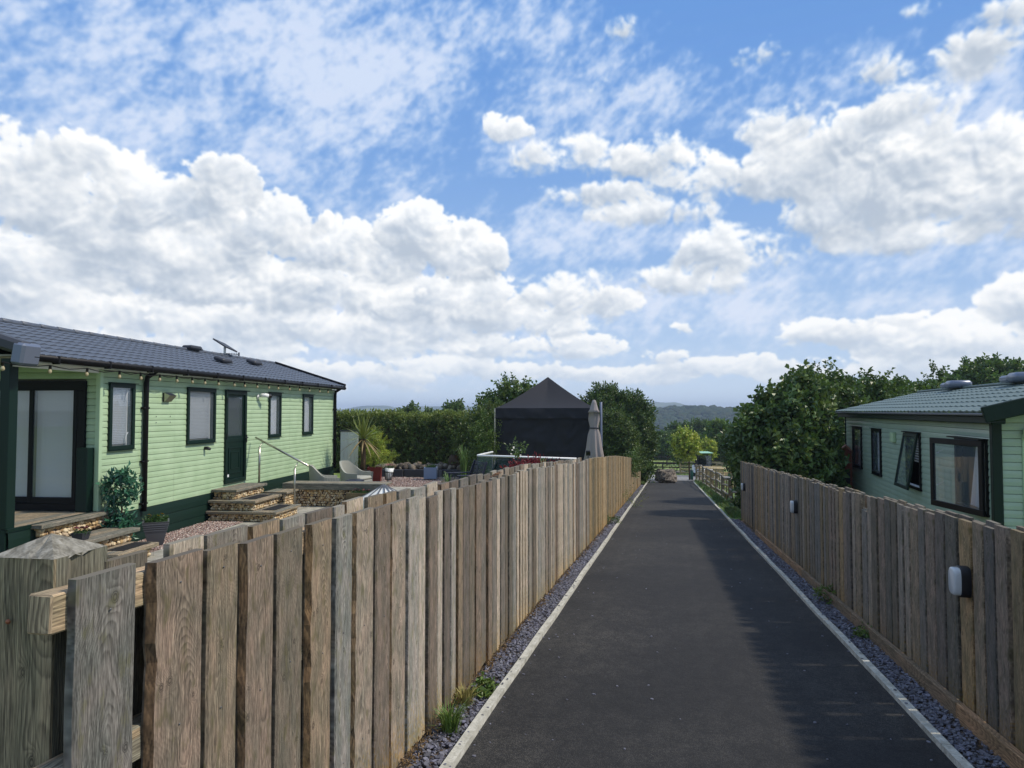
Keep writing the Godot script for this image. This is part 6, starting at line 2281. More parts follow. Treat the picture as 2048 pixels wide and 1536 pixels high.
# a tree from its crown lobes: trunk to the middle and a limb into each lobe
func tree(called: String, label: String, at: Vector3, lobes: Array, count: int, mesh: Mesh, m: Material, scale: Vector2, cols: Array, sd: int, r0 := 0.12, group := "", cat := "tree", ragged := 0.35, core := 0.0) -> Node3D:
	var t := thing(called, label, cat, at, 0.0, group)
	var mid := Vector3.ZERO
	var low := 99.0
	for l in lobes:
		mid += l[0] / lobes.size()
		low = minf(low, l[0].y - l[1].y)
	rng.seed = sd + 3
	var mb := trunk_mesh([Vector3(0, -0.1, 0), Vector3(rnd(-0.05, 0.05), maxf(0.3, low * 0.8), rnd(-0.05, 0.05)), Vector3(mid.x * 0.5, mid.y * 0.75, mid.z * 0.5), mid], r0, r0 * 0.45)
	for l in lobes:
		var c: Vector3 = l[0]
		var st := Vector3(mid.x * 0.5, mid.y * 0.7, mid.z * 0.5)
		var kb := trunk_mesh([st, st.lerp(c, 0.5) + Vector3(rnd(-0.1, 0.1), 0.1, rnd(-0.1, 0.1)), c, c + Vector3(rnd(-0.3, 0.3), 0.7, rnd(-0.3, 0.3)) * l[1]], r0 * 0.5, r0 * 0.12, 6)
		mb.v.append_array(kb.v); mb.t.append_array(kb.t); mb.c.append_array(kb.c)
	part(t, "trunk", mb.mesh(true), M.bark)
	if core > 0.0:          # the dark inner tangle of twigs
		var cb := MB.new()
		for l in lobes:
			var ball := lump_mesh(sd, 10, 7, 0.5)
			var a := ball.surface_get_arrays(0)
			for i in a[Mesh.ARRAY_INDEX]:
				cb.v.append(l[0] + a[Mesh.ARRAY_VERTEX][i] * l[1] * core)
				cb.t.append(Vector2.ZERO); cb.c.append(Color.WHITE)
		part(t, "inner_twigs", cb.mesh(true), M.twigs)
	crown(t, "crown", lobes, count, mesh, m, scale, cols, sd, 0.35, ragged)
	return t

# a low flower clump as children of a planter: foliage and blossom
func flowers(parent: Node3D, at: Vector3, rx: float, rz: float, h: float, n: int, c: Color, heads: int) -> void:
	var where := []
	var cols := []
	for i in n:
		var a := rnd(0, TAU)
		var d := sqrt(rng.randf())
		where.append(Transform3D(toward(Vector3(cos(a) * d, 0.9, sin(a) * d), rnd(0, TAU), rnd(0.7, 1.1) * h), at + Vector3(cos(a) * d * rx * 0.8, -0.01, sin(a) * d * rz * 0.8)))
		var g := rnd(0.6, 1.3)
		cols.append(Color(0.055 * g, 0.12 * g, 0.03 * g))
	copies(parent, "foliage", T.herb, M.leaf, where, cols)
	if heads == 0: return
	where = []
	cols = []
	for i in heads:
		var a := rnd(0, TAU)
		var d := sqrt(rng.randf())
		where.append(Transform3D(toward(Vector3(rnd(-0.5, 0.5), 1, rnd(-0.5, 0.5)), rnd(0, TAU), rnd(0.016, 0.026) * (1.5 if heads < 10 else 1.0)), at + Vector3(cos(a) * d * rx, h * rnd(0.75, 1.15), sin(a) * d * rz)))
		var g := rnd(0.75, 1.25)
		cols.append(Color(c.r * g, c.g * g, c.b * g))
	copies(parent, "blossom", T.blossom, M.petal, where, cols)

func hedge(label: String, pts: Array, width: float, h0: float, h1: float, count: int, cols: Array, sd: int, base := -0.6) -> void:
	# pts: world (x, z) polyline along the hedge
	var t := thing("clipped_hedge" if h1 < 0.35 else "field_hedge", label, "hedge", Vector3.ZERO)
	rng.seed = sd
	var nz := noise(sd, 0.5, 3)
	var where := []
	var tint := []
	var total := 0.0
	for i in pts.size() - 1: total += pts[i].distance_to(pts[i + 1])
	var cb := MB.new()
	for i in pts.size() - 1:
		var a := Vector3(pts[i].x, 0, pts[i].y)
		var b := Vector3(pts[i + 1].x, 0, pts[i + 1].y)
		var len := a.distance_to(b)
		var dir := (b - a) / len
		var side := Vector3(-dir.z, 0, dir.x)
		var gy := func(f: float) -> float:
			var p := a.lerp(b, f)
			return maxf(ground_y(p.x, -p.z), base)
		var steps := maxi(2, int(len / 0.8))
		for k in steps:
			var f := (k + 0.5) / steps
			var p := a.lerp(b, f)
			var hh := h0 + h1 * nz.get_noise_2d(p.x, p.z)
			cb.box(Vector3(p.x, gy.call(f) + hh * 0.44, p.z), Vector3(width * 0.66, hh * 0.86, len / steps * 1.02), Basis(side, Vector3.UP, side.cross(Vector3.UP)))
		for k in int(count * len / total):
			var f := rng.randf()
			var p := a.lerp(b, f)
			var hh := h0 + h1 * nz.get_noise_2d(p.x, p.z)
			var face := rng.randf()
			var q := Vector3.ZERO
			var up := Vector3.UP
			var bump := 0.10 * nz.get_noise_3d(p.x * 3.0, f * 20.0, p.z * 3.0)
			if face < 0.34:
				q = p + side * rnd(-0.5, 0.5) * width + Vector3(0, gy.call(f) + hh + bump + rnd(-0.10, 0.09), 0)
			else:
				var sg := 1.0 if face < 0.67 else -1.0
				var y := rnd(0.02, 1.0)
				bump = 0.16 * nz.get_noise_3d(p.x * 2.5, y * hh * 3.0, p.z * 2.5)
				q = p + side * sg * (width * 0.5 + bump - rnd(0, 0.12)) + Vector3(0, gy.call(f) + hh * y, 0)
				up = side * sg + Vector3(0, 0.5, 0)
			up += Vector3(rnd(-0.6, 0.6), rnd(-0.3, 0.5), rnd(-0.6, 0.6))
			where.append(Transform3D(toward(up, rnd(0, TAU), rnd(0.8, 1.35)), q))
			var c: Color = cols[rng.randi() % cols.size()]
			var g := rnd(0.8, 1.45)
			if face < 0.34 and rng.randf() < 0.75:          # yellow-green shoots, paled so the hedge top has sunlight painted in
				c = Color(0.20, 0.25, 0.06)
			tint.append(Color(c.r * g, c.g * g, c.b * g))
	part(t, "inner_twigs", cb.mesh(), M.twigs)
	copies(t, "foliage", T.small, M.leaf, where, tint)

func make_plant_meshes() -> void:
	T.herb = sprig(301, 6, 0.8, 0.45, 0.3)
	T.small = sprig(302, 11, 0.16, 0.07, 0.55)
	T.broad = sprig(303, 9, 0.34, 0.15, 0.75)
	T.far = sprig(304, 10, 0.45, 0.26, 0.7)
	T.fine = sprig(305, 14, 0.26, 0.07, 0.35)
	var mb := MB.new()
	for k in 6:
		var a := TAU * k / 6
		var d := Vector3(cos(a), 0.25, sin(a))
		var s := Vector3(-sin(a), 0, cos(a)) * 0.45
		mb.quad(Vector3(0, -0.1, 0), d * 0.6 + s, d, d * 0.6 - s)
	T.blossom = mb.mesh()

func L(x: float, y: float, z: float, rx: float, ry: float, rz: float) -> Array:
	return [Vector3(x, y, z), Vector3(rx, ry, rz)]

const DARK := [Color(0.050, 0.090, 0.026), Color(0.066, 0.112, 0.030), Color(0.085, 0.130, 0.038)]
const MIDG := [Color(0.080, 0.135, 0.034), Color(0.105, 0.160, 0.040), Color(0.062, 0.108, 0.030)]
const BRIGHT := [Color(0.095, 0.155, 0.032), Color(0.12, 0.175, 0.040), Color(0.075, 0.135, 0.030)]
const GOLD := [Color(0.30, 0.36, 0.05), Color(0.38, 0.40, 0.07), Color(0.24, 0.32, 0.05)]

func make_plants() -> void:
	# ficus by the porch
	var at := LX * Vector3(0.15, -0.5, 0.25)
	var f := thing("potted_fig", "slender fig tree with a bare twisted stem and glossy green leaves beside the porch", "potted tree", at)
	var mb := trunk_mesh([Vector3(0, 0.0, 0), Vector3(0.02, 0.25, 0.0), Vector3(-0.02, 0.5, 0.02), Vector3(0.03, 0.75, 0), Vector3(-0.02, 1.0, 0.0), Vector3(0.01, 1.3, 0)], 0.026, 0.010)
	for q in [[0.55, 0.25, 0.1], [0.6, -0.22, 0.05], [0.95, 0.2, -0.05], [1.0, -0.2, 0.1], [1.1, 0.1, 0.2]]:
		var kb := trunk_mesh([Vector3(0, q[0], 0), Vector3(q[1] * 0.6, q[0] + 0.12, q[2]), Vector3(q[1], q[0] + 0.26, q[2] * 1.5)], 0.010, 0.004, 6)
		mb.v.append_array(kb.v); mb.t.append_array(kb.t); mb.c.append_array(kb.c)
	part(f, "stem", mb.mesh(true), M.bark)
	crown(f, "foliage", [L(0, 1.10, 0, 0.27, 0.27, 0.26), L(0.05, 1.28, 0.02, 0.2, 0.16, 0.2), L(0.02, 0.44, 0.02, 0.24, 0.20, 0.22), L(-0.08, 0.72, 0.03, 0.13, 0.13, 0.12)], 120, sprig(330, 9, 0.12, 0.12, 0.5, 0.7), M.leaf_gloss, Vector2(0.8, 1.2), [Color(0.034, 0.115, 0.066), Color(0.050, 0.150, 0.088), Color(0.024, 0.085, 0.048)], 81)
	square_pot(f, 0.08, 0.10, 0.14, M.charcoal)
	f.scale = Vector3(0.74, 0.80, 0.74)
	# cordyline
	at = on_y(729, 972, PATIO) + Vector3(-0.06, 0.38, -0.02)
	var cp := thing("cordyline_palm", "spiky cordyline palm with arching strap leaves in the dark round pot", "palm", at)
	var tall := at_depth(718, 880, 18.9).y - at.y
	part(cp, "trunk", trunk_mesh([Vector3(0, -0.05, 0), Vector3(0.02, tall * 0.4, 0.01), Vector3(0, tall * 0.75, 0), Vector3(0.0, tall, 0)], 0.07, 0.075, 9).mesh(true), M.bark)
	rng.seed = 92
	for pack in [[60, "leaf_blades", false], [14, "withered_blades", true]]:
		mb = MB.new()
		for i in pack[0]:
			var a: float = i * 2.399 + rnd(-0.2, 0.2)
			var el: float = lerpf(1.45, 0.05, pow(i / 60.0, 1.2)) + rnd(-0.1, 0.1)
			if pack[2]: el = rnd(-0.5, -0.05)
			var ln := rnd(0.62, 0.86)
			var dir := Vector3(cos(a) * cos(el), sin(el), sin(a) * cos(el))
			var side := dir.cross(Vector3.UP)
			side = (side if side.length() > 0.05 else Vector3.RIGHT).normalized()
			var prev := Vector3(0, tall, 0)
			var w0 := 0.010
			var g := rnd(0.7, 1.3)
			mb.col = Color(0.20 * g, 0.24 * g, 0.055 * g) if not pack[2] else Color(0.34 * g, 0.25 * g, 0.12 * g)
			for k in 6:
				var t := (k + 1) / 6.0
				var sag: float = (0.30 if not pack[2] else 0.75) * cos(el) * t * t * ln * (0.8 if i > 30 else 0.45)
				var p := Vector3(0, tall, 0) + dir * ln * t - Vector3(0, sag, 0)
				var w1: float = 0.019 * sin(clampf(t * 0.9 + 0.12, 0, 1) * PI) + 0.0015
				mb.quad(prev - side * w0, p - side * w1, p + side * w1, prev + side * w0)
				prev = p
				w0 = w1
		part(cp, pack[1], mb.mesh(), M.blade)
	# golden conifer in the red planter
	at = on_y(745, 967.5, PATIO) + LX.basis.x * 0.2 + Vector3(0, 0.42, 0)
	tree("golden_conifer", "bright yellow green layered conifer growing in the red planter", at, [L(0, 0.18, 0, 0.42, 0.08, 0.40), L(0.1, 0.38, 0.1, 0.44, 0.07, 0.38), L(-0.1, 0.56, 0, 0.38, 0.07, 0.36), L(0.08, 0.74, 0, 0.30, 0.07, 0.28), L(-0.03, 0.90, 0, 0.20, 0.07, 0.2), L(0, 1.02, 0, 0.10, 0.10, 0.10)], 330, sprig(331, 16, 0.15, 0.05, 0.35, 0.4), M.leaf, Vector2(0.7, 1.2), [Color(0.30, 0.36, 0.045), Color(0.20, 0.28, 0.04), Color(0.36, 0.40, 0.06)], 93, 0.025, "", "conifer", 0.5)
	# red maple, a white-flowered stem, tufts
	at = foot(1062, 15.3)
	var top := at_depth(1062, 913, 15.3).y - at.y
	tree("red_maple", "low dark red Japanese maple spreading above the grey fence", at, [L(-0.22, top - 0.40, 0, 0.26, 0.20, 0.30), L(0.18, top - 0.32, 0.1, 0.30, 0.18, 0.3), L(0.0, top - 0.58, 0.0, 0.36, 0.22, 0.36), L(-0.02, top - 0.28, -0.15, 0.16, 0.12, 0.2)], 480, sprig(332, 12, 0.13, 0.075, 0.28, 0.6), M.leaf, Vector2(0.8, 1.3), [Color(0.16, 0.014, 0.022), Color(0.24, 0.026, 0.034), Color(0.11, 0.012, 0.018)], 94, 0.03, "", "shrub", 0.45)
	at = foot(1033, 16.0)
	var wf := thing("white_flowered_plant", "tall thin plant with small white buds rising behind the red maple", "plant", at)
	var wt := at_depth(1033, 890, 16.0).y - at.y
	part(wf, "stem", trunk_mesh([Vector3.ZERO, Vector3(0.03, wt * 0.6, 0), Vector3(0, wt, 0)], 0.012, 0.005, 6).mesh(true), M.bark)
	crown(wf, "foliage", [L(0, wt - 0.16, 0, 0.13, 0.2, 0.12)], 14, T.small, M.leaf, Vector2(0.9, 1.3), MIDG, 95)
	var ww := []
	for i in 9: ww.append(Transform3D(toward(Vector3(rnd(-0.4, 0.4), 1, 0.4), 0, 0.026), Vector3(rnd(-0.12, 0.12), wt - rnd(0.0, 0.34), rnd(-0.05, 0.1))))
	copies(wf, "blossom", T.blossom, M.petal, ww, [lin(226, 226, 214)])
	# tufts of strap leaves
	for q in [[899, 962, 16.6, 0.42, "bushy green day lily clump beside the paving edge", 0.34], [1093, 935, 14.6, 0.40, "light green grassy clump beside the red maple", 0.32], [928, 905, 20.6, 0.62, "tall green upright clump against the hedge beside the barbecue", 0.3]]:
		at = foot(q[0], q[2])
		var t := thing("leafy_clump", q[4], "plant", at)
		part(t, "leaf_blades", blades(int(q[0]), 70, at_depth(q[0], q[1] - 12.0, q[2]).y - at.y + 0.1, q[5], 0.012), M.blade)
	at = foot(967, 21.5)
	tree("upright_shrub", "narrow light green shrub with upright shoots beside the gazebo pole", at, [L(0, 1.0, 0, 0.28, 0.55, 0.26), L(0.12, 1.55, 0, 0.18, 0.4, 0.18), L(-0.1, 0.5, 0, 0.25, 0.4, 0.25)], 260, T.fine, M.leaf, Vector2(0.9, 1.4), BRIGHT, 96, 0.03, "", "shrub")
	# fence-foot weeds along the lane
	weeds()
	# hedges: behind the garden
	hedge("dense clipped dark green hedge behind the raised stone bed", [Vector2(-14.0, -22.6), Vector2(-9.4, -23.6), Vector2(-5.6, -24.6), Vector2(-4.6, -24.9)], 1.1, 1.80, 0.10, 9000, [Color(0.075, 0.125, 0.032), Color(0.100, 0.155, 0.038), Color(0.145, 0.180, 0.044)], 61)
	var bush := foot(966, 23.2)
	tree("hedge_shrub", "taller shaggy shrub rising from the hedge beside the gazebo", bush, [L(-0.1, 1.0, 0, 0.6, 0.9, 0.6), L(0.35, 1.5, 0.1, 0.5, 0.7, 0.5), L(0.05, 1.75, -0.2, 0.32, 0.4, 0.4), L(-0.45, 0.9, 0.2, 0.4, 0.8, 0.5)], 1900, T.small, M.leaf, Vector2(0.9, 1.5), [Color(0.065, 0.105, 0.028), Color(0.09, 0.135, 0.034), Color(0.12, 0.16, 0.04)], 62, 0.05, "", "shrub", 0.4, 0.62)
	# trees beyond the hedge: [pixel x, depth, top pixel y, width in pixels, label]
	for q in [[712, 62.0, 826, 36, "small round tree beyond the hedge behind the palm leaves"], [757, 66.0, 825, 30, "low bushy tree beyond the hedge, next to the palm"], [818, 55.0, 806, 44, "leafy tree with a pointed top beyond the clipped hedge"], [862, 58.0, 818, 40, "rounded lower tree between two pointed trees beyond the hedge"], [905, 52.0, 800, 50, "tallest pointed tree beyond the clipped hedge"], [780, 70.0, 822, 46, "dense low tree beyond the hedge, beside the leafy pointed tree"]]:
		at = foot(q[0], q[1])
		var hgt := (at_depth(q[0], q[2] + 6.0, q[1]).y - at.y) * 0.93
		var wd: float = q[3] / F * q[1] * 0.40
		tree("field_tree", q[4], at, [L(0, hgt * 0.62, 0, wd, hgt * 0.34, wd), L(wd * 0.3, hgt * 0.80, 0, wd * 0.55, hgt * 0.20, wd * 0.6), L(-wd * 0.4, hgt * 0.42, 0, wd * 0.8, hgt * 0.3, wd * 0.8)], 500, T.far, M.leaf, Vector2(0.8, 1.3), [Color(0.085, 0.135, 0.050), Color(0.110, 0.160, 0.056)], int(q[0]), 0.13, "trees beyond the hedge", "tree", 0.45, 0.45)
	# the tree behind the gazebo
	at = foot(1012, 31.0)
	var th := at_depth(1012, 770, 31.0).y - at.y
	tree("hazel_tree", "bright leafy tree standing just behind the gazebo roof", at, [L(0.3, th - 0.55, 0, 0.6, 0.55, 0.6), L(-0.45, th - 1.15, 0, 0.65, 0.6, 0.7), L(0.8, th - 1.3, 0, 0.8, 0.8, 0.8), L(-0.1, th - 2.1, 0, 1.0, 0.9, 1.0), L(1.3, th - 0.6, 0.2, 0.4, 0.4, 0.4), L(-1.0, th - 1.9, 0, 0.5, 0.5, 0.6)], 1300, T.broad, M.leaf, Vector2(0.8, 1.3), [Color(0.095, 0.15, 0.036), Color(0.13, 0.18, 0.042), Color(0.07, 0.12, 0.032)], 63, 0.12, "", "tree", 0.5, 0.35)
	# right of the gazebo: dark tree, lighter shrub before it
	at = foot(1240, 37.0)
	th = at_depth(1215, 782, 37.0).y - at.y
	tree("ash_tree", "big dark green tree with a domed top beside the end of the newer fence", at, [L(-0.75, th - 1.0, 0, 1.05, 1.0, 1.0), L(0.55, th - 1.5, 0.1, 1.0, 1.1, 1.0), L(-0.9, th - 2.3, 0, 1.0, 1.2, 1.0), L(0.7, th - 2.7, 0, 0.95, 1.1, 1.0), L(0.0, th - 3.6, 0, 1.3, 1.2, 1.2), L(0.7, th - 3.9, 0.1, 0.75, 0.9, 0.8)], 5200, T.small, M.leaf, Vector2(1.5, 2.6), [Color(0.060, 0.105, 0.030), Color(0.080, 0.130, 0.036), Color(0.105, 0.150, 0.044)], 64, 0.16, "", "tree", 0.35, 0.62)
	at = foot(1222, 29.5)
	th = at_depth(1230, 826, 29.5).y - at.y
	tree("laurel_shrub", "lighter green shrub in front of the big dark tree, beside the gazebo", at, [L(0.0, th - 0.65, 0, 0.62, 0.65, 0.6), L(0.45, th - 1.2, 0.1, 0.55, 0.7, 0.5), L(-0.35, th - 1.35, 0, 0.6, 0.8, 0.6), L(0.1, th - 2.1, 0.1, 0.75, 0.8, 0.6), L(0.75, th - 1.9, 0.1, 0.4, 0.6, 0.4)], 3000, T.small, M.leaf, Vector2(1.0, 1.8), [Color(0.095, 0.145, 0.046), Color(0.13, 0.175, 0.055), Color(0.07, 0.11, 0.034)], 65, 0.06, "", "shrub", 0.4, 0.6)
	# the big hazel at the end of the brown fence
	at = Vector3(2.95, ground_y(2.95, 19.2), -19.2)
	tree("hazel_bush", "large dark hazel bush with broad leaves at the end of the brown fence", at, [L(0.1, 2.65, 0, 0.65, 0.75, 0.8), L(0.42, 3.2, -0.2, 0.40, 0.6, 0.5), L(-0.45, 2.3, 0.2, 0.6, 0.7, 0.7), L(0.4, 2.0, 0.1, 0.55, 0.85, 0.8), L(-0.5, 1.5, 0.1, 0.5, 0.8, 0.7), L(0.1, 1.5, 0.6, 0.75, 0.9, 0.7), L(0.42, 1.2, 0.4, 0.48, 0.85, 0.7), L(-0.15, 2.95, -0.2, 0.3, 0.5, 0.4), L(0.05, 0.6, 0.3, 0.75, 0.7, 0.8)], 4300, T.broad, M.leaf, Vector2(0.75, 1.3), [Color(0.052, 0.100, 0.030), Color(0.075, 0.128, 0.036), Color(0.115, 0.165, 0.044)], 66, 0.07, "", "bush", 0.6, 0.4)
	at = Vector3(3.1, ground_y(3.1, 23.5), -23.5)
	tree("hawthorn_bush", "fine-leaved dark hawthorn behind the hazel, overhanging the rail fence", at, [L(-0.55, 2.1, 0, 0.6, 0.8, 0.9), L(0.1, 2.4, 0, 0.6, 0.8, 0.8), L(-0.2, 3.0, 0, 0.35, 0.5, 0.5), L(0.6, 1.5, 0, 0.8, 1.3, 1.0), L(0.0, 1.2, 0, 0.5, 0.8, 0.7)], 3400, T.small, M.leaf, Vector2(1.0, 1.8), DARK, 67, 0.07, "", "bush", 0.5, 0.6)
	# behind the pale caravan
	for q in [[1735, 25.5, 762, 100, "leafy hazel tree above the far end of the pale caravan", 68], [1800, 27.0, 776, 70, "rounded hazel tree peeping over the pale caravan roof", 69], [1850, 28.0, 784, 40, "low hazel top just above the pale caravan roof", 70], [1640, 24.0, 752, 100, "tall hazel tree with gaps of sky rising behind the dark bush", 71]]:
		at = foot(q[0], q[1])
		th = at_depth(q[0], q[2], q[1]).y - at.y
		var wd: float = q[3] / F * q[1] * 0.5
		tree("hazel_tree", q[4], at, [L(0, th - wd * 0.8, 0, wd * 0.8, wd * 0.8, wd * 0.8), L(-wd * 0.6, th - wd * 1.5, 0, wd * 0.8, wd, wd * 0.8), L(wd * 0.6, th - wd * 1.4, 0, wd * 0.7, wd, wd * 0.8), L(0, th - wd * 2.3, 0, wd * 1.1, wd, wd)], 1100, T.broad, M.leaf, Vector2(0.8, 1.3), MIDG, q[5], 0.08, "hazel trees behind the pale caravan", "tree", 0.65, 0.25)
	at = foot(1874, 30.0)
	th = at_depth(1874, 738, 30.0).y - at.y
	tree("sapling", "thin sapling with a single leafy shoot above the pale caravan roof", at, [L(0, th - 0.35, 0, 0.16, 0.35, 0.16), L(0.12, th - 0.8, 0, 0.2, 0.4, 0.2)], 60, T.broad, M.leaf, Vector2(0.8, 1.2), MIDG, 72, 0.03)
	at = foot(1985, 48.0)
	th = at_depth(1985, 735, 48.0).y - at.y
	tree("oak_tree", "broad round-topped oak beyond the pale caravan roof", at, [L(0, th - 1.7, 0, 2.4, 1.7, 2.2), L(-1.7, th - 2.2, 0, 1.5, 1.4, 1.6), L(1.9, th - 2.0, 0, 1.9, 1.6, 1.9), L(0, th - 3.6, 0, 3.2, 1.6, 2.6)], 3000, T.far, M.leaf, Vector2(0.8, 1.3), MIDG, 73, 0.25, "", "tree", 0.35, 0.6)
	# at the end of the lane
	for q in [[1378, 42.6, 866, 914, 40, "small golden-leaved tree on a bare stem at the corner of the lane", 74], [1413, 58.0, 884, 914, 26, "smaller golden-leaved tree farther along the side road", 75]]:
		at = foot(q[0], q[1])
		var y1 := at_depth(q[0], q[2], q[1]).y - at.y
		var y0 := at_depth(q[0], q[3], q[1]).y - at.y
		var wd: float = q[4] / F * q[1] * 0.5
		var cx := -0.25 if q[0] < 1400 else 0.0
		tree("golden_maple", q[5], at, [L(cx, lerpf(y0, y1, 0.5), 0, wd, (y1 - y0) * 0.5, wd), L(cx + wd * 0.4, lerpf(y0, y1, 0.35), 0, wd * 0.7, (y1 - y0) * 0.38, wd * 0.7)], 420, T.broad, M.leaf, Vector2(0.7, 1.1), GOLD, q[6], 0.05, "golden trees by the side road", "tree", 0.4)
	at = foot(1359, 56.0)
	th = at_depth(1359, 862, 56.0).y - at.y
	tree("young_lime", "young green tree behind the golden-leaved tree by the paddock", at, [L(0, th - 0.8, 0, 0.55, 0.8, 0.55), L(0.1, th - 1.7, 0, 0.7, 0.9, 0.7)], 420, T.broad, M.leaf, Vector2(0.8, 1.3), BRIGHT, 76, 0.06)
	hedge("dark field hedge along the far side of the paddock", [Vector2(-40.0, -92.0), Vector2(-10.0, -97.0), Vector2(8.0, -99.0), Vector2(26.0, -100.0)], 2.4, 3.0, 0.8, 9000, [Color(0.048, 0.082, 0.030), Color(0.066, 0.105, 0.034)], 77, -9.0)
	for q in [[1368, 112.0, 850, 56, "broad green tree beyond the paddock hedge"], [1404, 106.0, 848, 60, "tall green tree beyond the hedge, beside the dark hawthorn"], [1440, 78.0, 852, 40, "bright green tree half hidden by the dark hawthorn"], [1315, 96.0, 872, 60, "low dark tree in the paddock hedge"]]:
		at = foot(q[0], q[1])
		th = at_depth(q[0], q[2], q[1]).y - at.y
		var wd: float = q[3] / F * q[1] * 0.5
		tree("far_tree", q[4], at, [L(0, th * 0.62, 0, wd, th * 0.36, wd), L(-wd * 0.5, th * 0.5, 0, wd * 0.8, th * 0.4, wd), L(wd * 0.5, th * 0.45, 0, wd * 0.8, th * 0.4, wd)], 900, T.far, M.leaf, Vector2(1.0, 1.8), BRIGHT if q[0] > 1430 else MIDG, int(q[0]), 0.2, "trees beyond the paddock", "tree", 0.4, 0.55)

func blades(sd: int, n: int, h: float, spread: float, w: float) -> ArrayMesh:
	rng.seed = sd
	var mb := MB.new()
	for i in n:
		var a := rnd(0, TAU)
		var r := rnd(0, spread * 0.25)
		var p := Vector3(cos(a) * r, 0, sin(a) * r)
		var dir := Vector3(cos(a + rnd(-0.6, 0.6)), 0, sin(a + rnd(-0.6, 0.6)))
		var side := Vector3(-dir.z, 0, dir.x)
		var hh := h * rnd(0.55, 1.0)
		var lean := spread * rnd(0.2, 1.0)
		var g := rnd(0.7, 1.35)
		mb.col = Color(0.085 * g, 0.16 * g, 0.035 * g)
		var prev := p
		var w0 := w * 0.6
		for k in 4:
			var t := (k + 1) / 4.0
			var q := p + dir * lean * t * t + Vector3(0, hh * sin(t * 1.9) / sin(1.57) * (1.0 if t < 0.85 else 0.97), 0)
			var w1 := w * (1.0 - t) + 0.001
			mb.quad(prev - side * w0, q - side * w1, q + side * w1, prev + side * w0)
			prev = q
			w0 = w1
	return mb.mesh()

func weeds() -> void:
	# grass and weeds at the foot of the fences: [s, x, height, label, seed]
	for q in [[3.72, -1.15, 0.20, "tuft of long green grass at the foot of the grey fence, the biggest one", 4], [4.15, -1.19, 0.15, "yellowing grass tuft beside the long green tuft at the fence foot", 5]]:
		var t := thing("grass_tuft", q[3], "grass tuft", Vector3(q[1], lane_y(q[0]) - 0.01, -q[0]), 0.0, "grass tufts at the fence foot")
		part(t, "blades", grass_mesh(q[4], 110, q[2], 0.13), M.blade)
		t.get_child(0).material_override = M["tuft%d" % q[4]] if M.has("tuft%d" % q[4]) else tuft_mat(q[4])
	for q in [[4.35, -1.13, 0.055, "pale green dandelion rosette in the slate by the grey fence", 31], [7.9, 1.60, 0.10, "dark leafy weed growing over the gravel board of the brown fence", 32], [6.5, 1.63, 0.06, "small fern-like weed on the gravel board farther up the brown fence", 33], [15.3, -1.17, 0.14, "leafy bramble seedling at the foot of the newer fence", 34], [20.6, -1.16, 0.36, "yellowish bushy weed at the foot of the newer fence", 35]]:
		var t := thing("weed", q[3], "weed", Vector3(q[1], lane_y(q[0]) - 0.005, -q[0]))
		var h: float = q[2]
		crown(t, "foliage", [L(0, h * 0.5, 0, h * 1.1, h * 0.6, h * 1.2)], 26 if h < 0.2 else 60, sprig(q[4], 8, h * 0.8, 0.05, 0.5), M.leaf, Vector2(0.7, 1.1), BRIGHT if q[4] != 35 else [Color(0.2, 0.22, 0.05), Color(0.10, 0.15, 0.03)], q[4], 0.5)
	# withered litter against the fence foot
	rng.seed = 207
	var where := []
	var cols := []
	for i in 520:
		var s := 3.2 + pow(rng.randf(), 1.4) * 14.0
		where.append(Transform3D(any_basis(rnd(0.5, 1.1)), Vector3(-1.235 + rnd(-0.01, 0.04), lane_y(s) + rnd(0.0, 0.035), -s)))
		var g := rnd(0.6, 1.3)
		cols.append(Color(0.26 * g, 0.165 * g, 0.075 * g))
	for i in 60:
		var s := 4.0 + rng.randf() * 9.0
		where.append(Transform3D(any_basis(rnd(0.5, 1.0)), Vector3(1.60 + rnd(-0.05, 0.02), lane_y(s) + 0.01, -s)))
		cols.append(Color(0.20, 0.12, 0.06))
	var o := copies(self, "dead_leaves", sprig(340, 4, 0.03, 0.03, 0.4), M.leaf, where, cols)
	stuff(o)
	tag(o, "withered brown leaf litter gathered at the foot of the fences", "litter")

func tuft_mat(i: int) -> StandardMaterial3D:
	var m := leaf_mat("tuft%d" % i, 0.6, 0.5)
	m.albedo_color = c8(96, 122, 54) if i == 4 else c8(150, 142, 84)
	return m

